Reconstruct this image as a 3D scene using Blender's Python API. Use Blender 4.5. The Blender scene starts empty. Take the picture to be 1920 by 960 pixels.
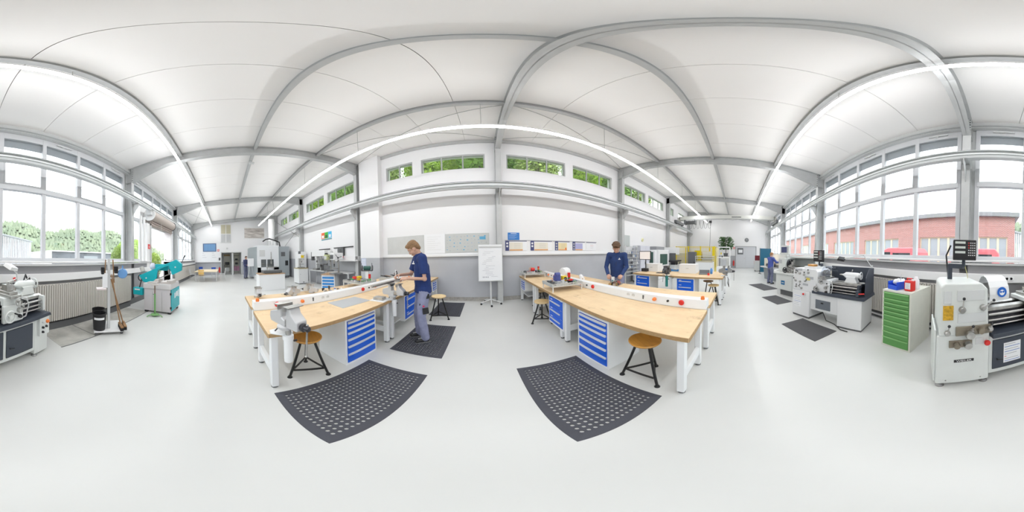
import bpy, bmesh, math, random
from mathutils import Matrix, Vector
R_ = math.radians
rng = random.Random(7)
scene = bpy.context.scene
COL = scene.collection
# ---------------------------------------------------------------- camera
cam_data = bpy.data.cameras.new('camera')
cam_data.type = 'PANO'
try:
    cam_data.panorama_type = 'EQUIRECTANGULAR'
except Exception:
    cam_data.cycles.panorama_type = 'EQUIRECTANGULAR'
cam_data.clip_start = 0.02
cam_data.clip_end = 2000
cam = bpy.data.objects.new('camera', cam_data)
COL.objects.link(cam)
Rw = Matrix.Rotation(R_(-10.715), 3, 'Z') @ Matrix.Rotation(R_(-0.924), 3, 'X') @ Matrix.Rotation(R_(0.912), 3, 'Y')
Rw = Rw @ Matrix.Rotation(R_(90), 3, 'X')
cam.matrix_world = Matrix.Translation((0, 0, 1.6)) @ Rw.to_4x4()
scene.camera = cam
# ---------------------------------------------------------------- sky, exposure
world = bpy.data.worlds.new('overcast_sky')
scene.world = world
world.use_nodes = True
bg = world.node_tree.nodes['Background']
bg.inputs[0].default_value = (0.93, 0.965, 1.0, 1)
bg.inputs[1].default_value = 2.4
scene.view_settings.view_transform = 'Standard'
scene.view_settings.look = 'None'
scene.view_settings.exposure = 0.97
scene.view_settings.gamma = 1.0
scene.view_settings.use_curve_mapping = False
LIGHT_STRENGTH = 23.0
ADDED_UPLIGHT_STRENGTH = 2.2
try:
    scene.cycles.max_bounces = 8
    scene.cycles.diffuse_bounces = 5
    scene.cycles.transparent_max_bounces = 16
    scene.cycles.sample_clamp_indirect = 6.0
except Exception:
    pass

# ---------------------------------------------------------------- materials
_m = {}
def mat(name, col, rough=0.5, metal=0.0, var=0.0, vscale=6.0, bump=0.0, bscale=60.0, spec=0.5, coat=0.0, emis=0.0, col2=None, stretch=None):
    if name in _m:
        return _m[name]
    m = bpy.data.materials.new(name)
    m.use_nodes = True
    nt = m.node_tree
    b = nt.nodes['Principled BSDF']
    c = (col[0], col[1], col[2], 1)
    b.inputs['Base Color'].default_value = c
    b.inputs['Roughness'].default_value = rough
    b.inputs['Metallic'].default_value = metal
    b.inputs['Specular IOR Level'].default_value = spec
    if coat:
        b.inputs['Coat Weight'].default_value = coat
        b.inputs['Coat Roughness'].default_value = 0.12
    if emis:
        b.inputs['Emission Color'].default_value = c
        b.inputs['Emission Strength'].default_value = emis
    if var or bump:
        tc = nt.nodes.new('ShaderNodeTexCoord')
        src = tc.outputs['Object']
        if stretch:
            mp = nt.nodes.new('ShaderNodeMapping')
            mp.inputs['Scale'].default_value = stretch
            nt.links.new(src, mp.inputs[0])
            src = mp.outputs[0]
    if var:
        n = nt.nodes.new('ShaderNodeTexNoise')
        n.inputs['Scale'].default_value = vscale
        n.inputs['Detail'].default_value = 5
        nt.links.new(src, n.inputs['Vector'])
        r = nt.nodes.new('ShaderNodeValToRGB')
        d = col2 if col2 else tuple(x * (1 - var) for x in col)
        r.color_ramp.elements[0].position = 0.35
        r.color_ramp.elements[0].color = (d[0], d[1], d[2], 1)
        r.color_ramp.elements[1].position = 0.65
        r.color_ramp.elements[1].color = c
        nt.links.new(n.outputs['Fac'], r.inputs[0])
        nt.links.new(r.outputs[0], b.inputs['Base Color'])
    if bump:
        n2 = nt.nodes.new('ShaderNodeTexNoise')
        n2.inputs['Scale'].default_value = bscale
        n2.inputs['Detail'].default_value = 4
        nt.links.new(src, n2.inputs['Vector'])
        bp = nt.nodes.new('ShaderNodeBump')
        bp.inputs['Strength'].default_value = bump
        bp.inputs['Distance'].default_value = 0.02
        nt.links.new(n2.outputs['Fac'], bp.inputs['Height'])
        nt.links.new(bp.outputs[0], b.inputs['Normal'])
    _m[name] = m
    return m

def two_tone(name, low, high, z, rough=0.6):
    """paint: one colour up to a dado height, another above"""
    m = bpy.data.materials.new(name)
    m.use_nodes = True
    nt = m.node_tree
    b = nt.nodes['Principled BSDF']
    b.inputs['Roughness'].default_value = rough
    g = nt.nodes.new('ShaderNodeNewGeometry')
    s = nt.nodes.new('ShaderNodeSeparateXYZ')
    nt.links.new(g.outputs['Position'], s.inputs[0])
    t = nt.nodes.new('ShaderNodeMath')
    t.operation = 'GREATER_THAN'
    t.inputs[1].default_value = z
    nt.links.new(s.outputs['Z'], t.inputs[0])
    n = nt.nodes.new('ShaderNodeTexNoise')
    n.inputs['Scale'].default_value = 1.3
    n.inputs['Detail'].default_value = 6
    nt.links.new(g.outputs['Position'], n.inputs['Vector'])
    r = nt.nodes.new('ShaderNodeValToRGB')
    r.color_ramp.elements[0].position = 0.3
    r.color_ramp.elements[0].color = (*[x * 0.9 for x in low], 1)
    r.color_ramp.elements[1].position = 0.7
    r.color_ramp.elements[1].color = (*low, 1)
    nt.links.new(n.outputs['Fac'], r.inputs[0])
    mx = nt.nodes.new('ShaderNodeMix')
    mx.data_type = 'RGBA'
    nt.links.new(t.outputs[0], mx.inputs[0])
    nt.links.new(r.outputs[0], mx.inputs[6])
    mx.inputs[7].default_value = (*high, 1)
    nt.links.new(mx.outputs[2], b.inputs['Base Color'])
    return m

def glass_mat(name, tint=(0.96, 0.98, 0.98), gloss=0.06):
    if name in _m:
        return _m[name]
    m = bpy.data.materials.new(name)
    m.use_nodes = True
    nt = m.node_tree
    nt.nodes.clear()
    o = nt.nodes.new('ShaderNodeOutputMaterial')
    t = nt.nodes.new('ShaderNodeBsdfTransparent')
    t.inputs[0].default_value = (*tint, 1)
    g = nt.nodes.new('ShaderNodeBsdfGlossy')
    g.inputs['Roughness'].default_value = 0.02
    x = nt.nodes.new('ShaderNodeMixShader')
    x.inputs[0].default_value = gloss
    nt.links.new(t.outputs[0], x.inputs[1])
    nt.links.new(g.outputs[0], x.inputs[2])
    nt.links.new(x.outputs[0], o.inputs[0])
    _m[name] = m
    return m

WHITE = mat('white_paint', (0.82, 0.82, 0.82), 0.45)
BWHITE = mat('white_powder_coat', (0.82, 0.83, 0.84), 0.35)
GREY = mat('grey_steel_paint', (0.50, 0.51, 0.51), 0.45, var=0.06)
LGREY = mat('light_grey_paint', (0.62, 0.63, 0.63), 0.4)
DGREY = mat('dark_grey_paint', (0.12, 0.125, 0.13), 0.5)
BLACK = mat('black_plastic', (0.015, 0.015, 0.017), 0.45)
BLACKMET = mat('black_enamel', (0.012, 0.012, 0.012), 0.3)
STEEL = mat('bare_steel', (0.55, 0.54, 0.52), 0.3, 1.0, var=0.25, vscale=12)
CAST = mat('cast_iron', (0.36, 0.36, 0.36), 0.45, 0.7, var=0.2, vscale=20, bump=0.1)
DSTEEL = mat('oily_dark_steel', (0.10, 0.10, 0.11), 0.35, 0.8, var=0.3)
BLUE = mat('drawer_blue', (0.004, 0.115, 0.70), 0.4)
SILVER = mat('handle_silver', (0.68, 0.71, 0.75), 0.35, 0.3)
RED = mat('signal_red', (0.70, 0.03, 0.025), 0.4)
ORANGE = mat('signal_orange', (0.85, 0.22, 0.04), 0.4)
YELLOW = mat('signal_yellow', (0.85, 0.62, 0.02), 0.4)
GREEN = mat('signal_green', (0.02, 0.40, 0.08), 0.4)
TEAL = mat('saw_teal', (0.0, 0.40, 0.46), 0.4)
LATHEW = mat('lathe_off_white', (0.74, 0.77, 0.75), 0.35, var=0.05, vscale=4)
def beech_mat():
    """worn beech ply: soft patches, faint grain, a few dark knocks"""
    m = bpy.data.materials.new('beech_ply')
    m.use_nodes = True
    nt = m.node_tree
    b = nt.nodes['Principled BSDF']
    b.inputs['Roughness'].default_value = 0.5
    g = nt.nodes.new('ShaderNodeNewGeometry')
    def noise(scale, detail, lo, hi, c0, c1, vec):
        n = nt.nodes.new('ShaderNodeTexNoise')
        n.inputs['Scale'].default_value = scale
        n.inputs['Detail'].default_value = detail
        n.inputs['Roughness'].default_value = 0.65
        nt.links.new(vec, n.inputs['Vector'])
        r = nt.nodes.new('ShaderNodeValToRGB')
        r.color_ramp.elements[0].position = lo
        r.color_ramp.elements[0].color = (*c0, 1)
        r.color_ramp.elements[1].position = hi
        r.color_ramp.elements[1].color = (*c1, 1)
        nt.links.new(n.outputs['Fac'], r.inputs[0])
        return r.outputs[0]
    def mul(a, c):
        x = nt.nodes.new('ShaderNodeMix')
        x.data_type = 'RGBA'
        x.blend_type = 'MULTIPLY'
        x.inputs[0].default_value = 1.0
        nt.links.new(a, x.inputs[6])
        nt.links.new(c, x.inputs[7])
        return x.outputs[2]
    mp = nt.nodes.new('ShaderNodeMapping')
    mp.inputs['Scale'].default_value = (9, 1.2, 9)
    nt.links.new(g.outputs['Position'], mp.inputs[0])
    base = noise(2.2, 7, 0.30, 0.70, (0.74, 0.53, 0.31), (0.84, 0.65, 0.41), g.outputs['Position'])
    grain = noise(1.5, 4, 0.35, 0.65, (0.93, 0.91, 0.88), (1, 1, 1), mp.outputs[0])
    wear = noise(5.5, 8, 0.28, 0.40, (0.72, 0.69, 0.66), (1, 1, 1), g.outputs['Position'])
    knock = noise(24, 2, 0.20, 0.235, (0.40, 0.34, 0.28), (1, 1, 1), g.outputs['Position'])
    nt.links.new(mul(mul(mul(base, grain), wear), knock), b.inputs['Base Color'])
    return m
BEECH = beech_mat()
PLYEDGE = mat('ply_edge_brown', (0.50, 0.32, 0.15), 0.55, var=0.3, vscale=30, stretch=(1, 1, 12))
STOOLW = mat('varnished_stool_wood', (0.62, 0.30, 0.05), 0.3, var=0.18, vscale=5, stretch=(6, 1, 1))
BIRCH = mat('pale_birch', (0.85, 0.64, 0.34), 0.4, var=0.12, vscale=4, stretch=(6, 1, 1))
RUBBER = mat('black_rubber', (0.060, 0.062, 0.078), 0.65, bump=0.15, bscale=120)
GLASS = glass_mat('window_glass')

# ---------------------------------------------------------------- mesh helper
class M:
    def __init__(s):
        s.v = []
        s.f = []
    def add(s, vs, fs):
        o = len(s.v)
        s.v += [tuple(p) for p in vs]
        s.f += [tuple(i + o for i in q) for q in fs]
        return s
    def box(s, x0, x1, y0, y1, z0, z1):
        vs = [(x, y, z) for z in (z0, z1) for y in (y0, y1) for x in (x0, x1)]
        return s.add(vs, [(0, 2, 3, 1), (4, 5, 7, 6), (0, 1, 5, 4), (2, 6, 7, 3), (0, 4, 6, 2), (1, 3, 7, 5)])
    def cb(s, cx, cy, cz, sx, sy, sz, rot=None):
        vs = [Vector((x * sx / 2, y * sy / 2, z * sz / 2)) for z in (-1, 1) for y in (-1, 1) for x in (-1, 1)]
        if rot is not None:
            vs = [rot @ p for p in vs]
        vs = [(p[0] + cx, p[1] + cy, p[2] + cz) for p in vs]
        return s.add(vs, [(0, 2, 3, 1), (4, 5, 7, 6), (0, 1, 5, 4), (2, 6, 7, 3), (0, 4, 6, 2), (1, 3, 7, 5)])
    def bar(s, p0, p1, w, h):
        """rectangular bar between two points, w sideways, h upwards"""
        p0 = Vector(p0); p1 = Vector(p1)
        d = (p1 - p0).normalized()
        up = Vector((0, 0, 1)) if abs(d.z) < 0.95 else Vector((0, 1, 0))
        a = d.cross(up).normalized(); b = a.cross(d).normalized()
        vs = [p + a * i * w / 2 + b * j * h / 2 for p in (p0, p1) for j in (-1, 1) for i in (-1, 1)]
        return s.add(vs, [(0, 2, 3, 1), (4, 5, 7, 6), (0, 1, 5, 4), (2, 6, 7, 3), (0, 4, 6, 2), (1, 3, 7, 5)])
    def cyl(s, p0, p1, r0, r1=None, n=12, cap=True):
        if r1 is None:
            r1 = r0
        p0 = Vector(p0); p1 = Vector(p1)
        d = (p1 - p0).normalized()
        up = Vector((0, 0, 1)) if abs(d.z) < 0.9 else Vector((1, 0, 0))
        a = d.cross(up).normalized(); b = d.cross(a).normalized()
        vs = []
        for p, r in ((p0, r0), (p1, r1)):
            for i in range(n):
                t = 2 * math.pi * i / n
                vs.append(p + (a * math.cos(t) + b * math.sin(t)) * r)
        fs = [(i, (i + 1) % n, n + (i + 1) % n, n + i) for i in range(n)]
        if cap:
            fs += [tuple(range(n))[::-1], tuple(range(n, 2 * n))]
        return s.add(vs, fs)
    def tube(s, pts, r, n=8, cap=True):
        pts = [Vector(p) for p in pts]
        rs = r if isinstance(r, (list, tuple)) else [r] * len(pts)
        vs = []
        prev = None
        for k, p in enumerate(pts):
            if k == 0:
                d = pts[1] - pts[0]
            elif k == len(pts) - 1:
                d = pts[-1] - pts[-2]
            else:
                d = (pts[k + 1] - pts[k]).normalized() + (pts[k] - pts[k - 1]).normalized()
            d = d.normalized()
            if prev is None:
                up = Vector((0, 0, 1)) if abs(d.z) < 0.9 else Vector((1, 0, 0))
                a = d.cross(up).normalized()
            else:
                a = (prev - d * prev.dot(d)).normalized()
            prev = a
            b = d.cross(a)
            for i in range(n):
                t = 2 * math.pi * i / n
                vs.append(p + (a * math.cos(t) + b * math.sin(t)) * rs[k])
        fs = []
        for k in range(len(pts) - 1):
            for i in range(n):
                j = (i + 1) % n
                fs.append((k * n + i, k * n + j, (k + 1) * n + j, (k + 1) * n + i))
        if cap:
            fs += [tuple(range(n))[::-1], tuple(range((len(pts) - 1) * n, len(pts) * n))]
        return s.add(vs, fs)
    def rev(s, prof, o=(0, 0, 0), axis='z', n=16):
        """profile [(r, h)] turned about an axis through o"""
        vs = []
        for r, h in prof:
            for i in range(n):
                t = 2 * math.pi * i / n
                c, q = r * math.cos(t), r * math.sin(t)
                p = {'z': (c, q, h), 'y': (c, h, q), 'x': (h, c, q)}[axis]
                vs.append((p[0] + o[0], p[1] + o[1], p[2] + o[2]))
        fs = []
        for k in range(len(prof) - 1):
            for i in range(n):
                j = (i + 1) % n
                fs.append((k * n + i, k * n + j, (k + 1) * n + j, (k + 1) * n + i))
        fs += [tuple(range(n))[::-1], tuple(range((len(prof) - 1) * n, len(prof) * n))]
        return s.add(vs, fs)
    def prism(s, poly, axis, a, b):
        n = len(poly)
        f = {'x': lambda u, v, w: (w, u, v), 'y': lambda u, v, w: (u, w, v), 'z': lambda u, v, w: (u, v, w)}[axis]
        vs = [f(u, v, w) for w in (a, b) for u, v in poly]
        return s.add(vs, [tuple(range(n))[::-1], tuple(range(n, 2 * n))] + [(i, (i + 1) % n, n + (i + 1) % n, n + i) for i in range(n)])
    def sph(s, c, r, n=12, m=8):
        if not isinstance(r, (tuple, list)):
            r = (r, r, r)
        return s.rev_xyz([(math.sin(math.pi * k / m), -math.cos(math.pi * k / m)) for k in range(m + 1)], c, r, n)
    def rev_xyz(s, prof, c, r, n):
        vs = []
        for q, h in prof:
            q = max(q, 0.001)
            for i in range(n):
                t = 2 * math.pi * i / n
                vs.append((c[0] + r[0] * q * math.cos(t), c[1] + r[1] * q * math.sin(t), c[2] + r[2] * h))
        fs = []
        for k in range(len(prof) - 1):
            for i in range(n):
                j = (i + 1) % n
                fs.append((k * n + i, k * n + j, (k + 1) * n + j, (k + 1) * n + i))
        fs += [tuple(range(n))[::-1], tuple(range((len(prof) - 1) * n, len(prof) * n))]
        return s.add(vs, fs)
    def torus(s, c, R, r, axis='z', n=20, m=8):
        vs = []
        for i in range(n):
            t = 2 * math.pi * i / n
            for j in range(m):
                u = 2 * math.pi * j / m
                a = (R + r * math.cos(u)) * math.cos(t); b = (R + r * math.cos(u)) * math.sin(t); h = r * math.sin(u)
                p = {'z': (a, b, h), 'y': (a, h, b), 'x': (h, a, b)}[axis]
                vs.append((p[0] + c[0], p[1] + c[1], p[2] + c[2]))
        fs = [(i * m + j, i * m + (j + 1) % m, ((i + 1) % n) * m + (j + 1) % m, ((i + 1) % n) * m + j) for i in range(n) for j in range(m)]
        return s.add(vs, fs)
    def mesh(s, name):
        me = bpy.data.meshes.new(name)
        me.from_pydata(s.v, [], s.f)
        bm = bmesh.new()
        bm.from_mesh(me)
        bmesh.ops.recalc_face_normals(bm, faces=bm.faces)
        bm.to_mesh(me)
        bm.free()
        return me
    def obj(s, name, material, parent=None, bev=0.0, smooth=True, seg=2, angle=38):
        me = s.mesh(name)
        if material:
            me.materials.append(material)
        if smooth:
            me.polygons.foreach_set('use_smooth', [True] * len(me.polygons))
            me.set_sharp_from_angle(angle=R_(angle))
        return link(name, me, parent, bev, seg)

def link(name, me, parent=None, bev=0.0, seg=2):
    o = bpy.data.objects.new(name, me)
    COL.objects.link(o)
    if parent is not None:
        o.parent = parent
    if bev:
        md = o.modifiers.new('bevel', 'BEVEL')
        md.width = bev
        md.segments = seg
        md.limit_method = 'ANGLE'
        md.angle_limit = R_(40)
        md.harden_normals = True
    return o

def tag(o, label, cat, group=None):
    o['label'] = label
    o['category'] = cat
    if group:
        o['group'] = group
    return o
def struct(o, label=None):
    o['kind'] = 'structure'
    if label:
        o['label'] = label
    return o
def thing(name, label, cat, loc=(0, 0, 0), rz=0, group=None):
    o = bpy.data.objects.new(name, None)
    o.empty_display_size = 0.1
    COL.objects.link(o)
    o.location = loc
    o.rotation_euler = (0, 0, R_(rz))
    return tag(o, label, cat, group)
def dup(root, loc, rz=0, label=None, group=None):
    r = root.copy()
    COL.objects.link(r)
    r.location = loc
    r.rotation_euler = (0, 0, R_(rz))
    if label:
        r['label'] = label
    if group:
        r['group'] = group
    for ch in list(root.children):
        c = ch.copy()
        COL.objects.link(c)
        c.parent = r
        for g in list(ch.children):
            e = g.copy()
            COL.objects.link(e)
            e.parent = c
    return r
def repl(o, name, parent, loc=(0, 0, 0), rot=None):
    """another object sharing the mesh of o"""
    c = o.copy()
    c.name = name
    COL.objects.link(c)
    c.parent = parent
    c.location = loc
    if rot:
        c.rotation_euler = rot
    return c
def text(name, body, size, material, parent, loc, rot, align='CENTER', depth=0.001, sx=1.0):
    cu = bpy.data.curves.new(name, 'FONT')
    cu.body = body
    cu.size = size
    cu.align_x = align
    cu.align_y = 'CENTER'
    cu.extrude = depth
    cu.materials.append(material)
    o = bpy.data.objects.new(name, cu)
    COL.objects.link(o)
    o.parent = parent
    o.location = loc
    o.rotation_euler = [R_(a) for a in rot]
    o.scale = (sx, 1, 1)
    dg = bpy.context.evaluated_depsgraph_get()
    me = bpy.data.meshes.new_from_object(o.evaluated_get(dg))
    o2 = bpy.data.objects.new(name, me)
    COL.objects.link(o2)
    o2.parent = parent
    o2.location = loc
    o2.rotation_euler = [R_(a) for a in rot]
    o2.scale = (sx, 1, 1)
    bpy.data.objects.remove(o)
    o2.name = name
    return o2
# ================================================================ the building
FR = [-16.2, -10.42, -4.93, 0.58, 6.08, 11.58, 17.0]      # portal frames along the hall
XL, XR = -16.45, 17.3
BY = 5.42
def ceil_z(y):
    return 5.57 + 0.106 * y
WALLM = two_tone('dado_wall_paint', (0.50, 0.51, 0.54), (0.83, 0.83, 0.84), 1.53)
# floor
FLOORM = mat('pale_epoxy_floor', (0.66, 0.665, 0.65), 0.33, var=0.05, vscale=0.9, coat=0.0)
m = M().box(XL - 0.3, XR + 0.3, -3.5, BY + 0.3, -0.2, 0)
struct(m.obj('floor', FLOORM, smooth=False), 'pale grey glossy epoxy floor')
# back wall with clerestory openings
CW = [(-15.2, -13.5), (-13.1, -11.1), (-9.9, -7.75), (-7.4, -5.3), (-3.5, -2.36), (-2.03, 0.17), (0.89, 3.1), (3.44, 5.59), (6.54, 8.55), (8.9, 11.07), (12.0, 13.1), (14.2, 16.3)]
WZ0, WZ1 = 4.75, 5.42
m = M()
m.box(XL - 0.3, XR + 0.3, BY, BY + 0.3, 0, WZ0)
m.box(XL - 0.3, XR + 0.3, BY, BY + 0.3, WZ1, 6.35)
xs = [XL - 0.3] + [q for w in CW for q in w] + [XR + 0.3]
for i in range(0, len(xs), 2):
    m.box(xs[i], xs[i + 1], BY, BY + 0.3, WZ0, WZ1)
struct(m.obj('wall_back', WALLM, smooth=False), 'white back wall painted grey below the ledge')
# pilaster and ledge
struct(M().box(-4.72, -3.72, 5.16, BY, 0, 6.14).obj('wall_pilaster', WALLM, smooth=False))
for i, (a, b) in enumerate([(-3.7, 0.48), (0.7, 5.98), (6.2, 8.9)]):
    struct(M().box(a, b, BY - 0.07, BY, 1.53, 1.60).obj('trim_%d' % (i + 1), WHITE, bev=0.005), 'white ledge along the back wall')
# kerb at the foot of the back wall
KERB = mat('worn_plaster_skirting', (0.45, 0.43, 0.40), 0.8, var=0.3, vscale=9)
for i, (a, b) in enumerate([(-3.7, 0.46), (0.7, 5.96)]):
    struct(M().box(a, b, BY - 0.03, BY, 0, 0.13).obj('baseboard_back_%d' % (i + 1), KERB), 'worn skirting at the foot of the back wall')
# clerestory windows
CFR = mat('grey_window_frame', (0.42, 0.43, 0.43), 0.5)
for i, (a, b) in enumerate(CW):
    n = 2 if b - a < 1.4 else 3
    root = thing('window_%d' % (i + 1), 'clerestory window', 'window', (a, BY, WZ0))
    del root['category']
    struct(root, 'long low clerestory window high in the back wall')
    w = b - a; h = WZ1 - WZ0
    f = M()
    t = 0.045
    f.box(0, w, 0.06, 0.12, 0, t); f.box(0, w, 0.06, 0.12, h - t, h)
    f.box(0, t, 0.06, 0.12, t, h - t); f.box(w - t, w, 0.06, 0.12, t, h - t)
    for k in range(1, n):
        x = w * k / n
        f.box(x - t / 2, x + t / 2, 0.06, 0.12, t, h - t)
    f.obj('window_frame', CFR, root)
    for k in range(n):
        x0 = w * k / n + (t if k == 0 else t / 2); x1 = w * (k + 1) / n - (t if k == n - 1 else t / 2)
        for q in range(4):                     # louvre panes
            z0 = t + (h - 2 * t) * q / 4
            M().box(x0, x1, 0.085, 0.091, z0 + 0.004, z0 + (h - 2 * t) / 4 - 0.004).obj('pane', GLASS, root, smooth=False)
# grey eave cap along the back wall
struct(M().box(XL, XR, BY - 0.05, BY - 0.001, 5.98, 6.13).obj('trim_4', GREY), 'grey eave channel under the ceiling')
# end walls
def end_wall(name, x0, x1, holes, material, label):
    m = M()
    ys = [-3.5, BY + 0.3]
    cuts = sorted(holes)
    y = -3.5
    for (a, b, z0, z1) in cuts:
        def seg(ya, yb, za, zb):
            if yb - ya < 1e-4:
                return
            if zb is None:
                m.prism([(ya, za), (yb, za), (yb, ceil_z(yb) + 0.2), (ya, ceil_z(ya) + 0.2)], 'x', x0, x1)
            elif zb > za:
                m.box(x0, x1, ya, yb, za, zb)
        seg(y, a, 0, None)
        seg(a, b, 0, z0)
        seg(a, b, z1, None)
        y = b
    m.prism([(y, 0), (BY + 0.3, 0), (BY + 0.3, ceil_z(BY + 0.3) + 0.2), (y, ceil_z(y) + 0.2)], 'x', x0, x1)
    return struct(m.obj(name, material, smooth=False), label)
WALLL = two_tone('end_wall_paint', (0.46, 0.47, 0.50), (0.83, 0.83, 0.84), 1.30)
end_wall('wall_left', XL - 0.25, XL, [(-0.42, 1.6, 0, 2.25)], WALLL, 'white end wall with an open doorway')
end_wall('wall_right', XR, XR + 0.25, [], WALLL, 'white end wall behind the grey double door')
# ceiling: panels from eave to eave, each a piece
ceil_root = struct(thing('ceiling', 'white panelled sloping ceiling', 'ceiling'), 'white panelled shed roof ceiling')
del ceil_root['category']
CEILM = mat('white_ceiling_panel', (0.905, 0.89, 0.875), 0.6, var=0.02, vscale=0.7)
JOINT = mat('ceiling_joint_grey', (0.30, 0.29, 0.28), 0.8)  # dark grey deck colour seen in the panel joints
pw = 1.1
x = XL
k = 0
def cpanel(x0, x1, y0, y1):
    return [(x0, y0, ceil_z(y0)), (x1, y0, ceil_z(y0)), (x1, y1, ceil_z(y1)), (x0, y1, ceil_z(y1)),
            (x0, y0, ceil_z(y0) + 0.05), (x1, y0, ceil_z(y0) + 0.05), (x1, y1, ceil_z(y1) + 0.05), (x0, y1, ceil_z(y1) + 0.05)]
CF = [(0, 1, 2, 3), (7, 6, 5, 4), (0, 4, 5, 1), (1, 5, 6, 2), (2, 6, 7, 3), (3, 7, 4, 0)]
edges = [XL]
for i in range(len(FR) - 1):
    n = 5
    for j in range(n):
        q = FR[i] + 0.06 + (FR[i + 1] - FR[i]) * j / n
        if q > edges[-1] + 0.3:
            edges.append(q)
edges.append(XR)
for i in range(len(edges) - 1):
    g = 0.009
    mm = M().add(cpanel(edges[i] + g / 2, edges[i + 1] - g / 2, -3.45, BY), CF)
    mm.obj('ceiling_panel', CEILM, ceil_root, smooth=False)
mm = M().add([(a, b, c + 0.052) for a, b, c in cpanel(XL - 0.3, XR + 0.3, -3.8, BY + 0.4)], CF)
mm.obj('roof_deck', JOINT, ceil_root, smooth=False)

# ---------------------------------------------------------------- portal frames
def sweep(pts, w, t, m):
    """plate of width w (x) following points (y,z)"""
    for (y0, z0), (y1, z1) in zip(pts[:-1], pts[1:]):
        m.add([(-w / 2, y0, z0), (w / 2, y0, z0), (w / 2, y1, z1), (-w / 2, y1, z1), (-w / 2, y0, z0 + t), (w / 2, y0, z0 + t), (w / 2, y1, z1 + t), (-w / 2, y1, z1 + t)], CF)
ye0, ye1 = -3.15, 5.12
low = [(ye0 - 0.27, ceil_z(ye0) - 0.66), (ye0, ceil_z(ye0) - 0.66), (-1.75, ceil_z(-1.75) - 0.32), (3.75, ceil_z(3.75) - 0.32), (ye1, ceil_z(ye1) - 0.62), (ye1 + 0.28, ceil_z(ye1) - 0.62)]
def frame_parts(root):
    m = M()
    sweep(low, 0.17, 0.016, m)
    top = [(y, ceil_z(y) - 0.02) for y, z in low]
    sweep(top, 0.17, 0.016, m)
    for (a, b), (c, d) in zip(zip(low[:-1], low[1:]), zip(top[:-1], top[1:])):
        m.add([(-0.006, *a), (0.006, *a), (0.006, *b), (-0.006, *b), (-0.006, *c), (0.006, *c), (0.006, *d), (-0.006, *d)], CF)
    m.obj('rafter', GREY, root)
    for (ya, yb) in ((5.12, 5.40), (-3.42, -3.15)):
        yi = ya if ya > 0 else yb
        zt = ceil_z(yi) - 0.64
        c = M()
        c.box(-0.085, 0.085, ya, ya + 0.015, 0, zt + (0.0 if ya > 0 else 0.6))
        c.box(-0.085, 0.085, yb - 0.015, yb, 0, zt + (0.6 if ya > 0 else 0.0))
        c.box(-0.006, 0.006, ya + 0.015, yb - 0.015, 0, zt + 0.5)
        c.obj('column', GREY, root)
    for s, y in ((1, ye1), (-1, ye0)):      # stiffener and haunch bolts
        st = M()
        st.box(-0.08, 0.08, y - 0.012, y + 0.012, ceil_z(y) - 0.62, ceil_z(y) - 0.03)
        st.obj('stiffener_plate', GREY, root)
        b = M()
        for q in range(6):
            b.cyl((0.06, y - s * 0.012, ceil_z(y) - 0.58 + q * 0.1), (0.06, y - s * 0.035, ceil_z(y) - 0.58 + q * 0.1), 0.013, n=6)
            b.cyl((-0.06, y - s * 0.012, ceil_z(y) - 0.58 + q * 0.1), (-0.06, y - s * 0.035, ceil_z(y) - 0.58 + q * 0.1), 0.013, n=6)
        bo = b.obj('bolt_row', DGREY, root); bo['kind'] = 'stuff'
    for s, yc in ((1, 5.12), (-1, -3.15)):  # crane rail brackets
        br = M()
        yy = 4.80 if s > 0 else -2.90
        br.prism([(yc, 3.20), (yc, 3.68), (yy, 3.68), (yy, 3.55)], 'x', -0.008, 0.008)
        br.box(-0.07, 0.07, min(yc, yy), max(yc, yy), 3.665, 3.68)
        br.obj('rail_bracket', GREY, root)
flab = ['grey steel portal frame against the white end wall with the doorway', 'grey steel portal frame beside the rolled-up gate, next to the milling centre',
        'grey steel portal frame between the band saw and the grey pilaster', 'grey steel portal frame beside the flipchart',
        'grey steel portal frame beyond the curly-haired worker', 'grey steel portal frame beside the monitor bench', 'grey steel portal frame at the double door end wall']
proto = thing('portal_frame', flab[0], 'steel frame', (FR[0], 0, 0), 0, 'portal frames of the hall')
frame_parts(proto)
for i in range(1, 7):
    dup(proto, (FR[i], 0, 0), 0, flab[i])
# purlins, crane rails
for y, lab in ((3.17, 'grey roof purlin above the suspended light strip along the back wall'), (0.957, 'grey roof purlin along the middle of the ceiling'), (-1.34, 'grey roof purlin above the light strip by the big windows')):
    root = thing('roof_purlin', lab, 'purlin', (0, y, ceil_z(y)), 0, 'roof purlins')
    for i in range(len(FR) - 1):
        p = M()
        a, b = FR[i] + 0.02, FR[i + 1] - 0.02
        p.box(a, b, -0.05, 0.05, -0.14, -0.132); p.box(a, b, -0.05, 0.05, -0.008, 0.0); p.box(a, b, -0.004, 0.004, -0.132, -0.008)
        p.obj('purlin_section', GREY, root)
RAILM = mat('pale_rail_paint', (0.58, 0.60, 0.60), 0.4)
for y, lab in ((4.87, 'pale grey crane rail running along the back wall'), (-2.98, 'pale grey crane rail running along the window wall')):
    root = thing('crane_rail', lab, 'crane rail', (0, y, 3.68), 0, 'crane rails')
    p = M()
    p.box(-16.3, 16.9, -0.06, 0.06, 0, 0.014); p.box(-16.3, 16.9, -0.06, 0.06, 0.196, 0.21); p.box(-16.3, 16.9, -0.005, 0.005, 0.014, 0.196)
    p.obj('beam', RAILM, root)
    M().box(-16.3, 16.9, -0.02, 0.02, 0.21, 0.25).obj('running_rail', DSTEEL, root)
    s = -1 if y > 0 else 1
    M().box(-16.3, 16.9, min(s * 0.06, s * 0.10), max(s * 0.06, s * 0.10), 0.06, 0.10).obj('conductor_bar', RAILM, root)
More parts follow.
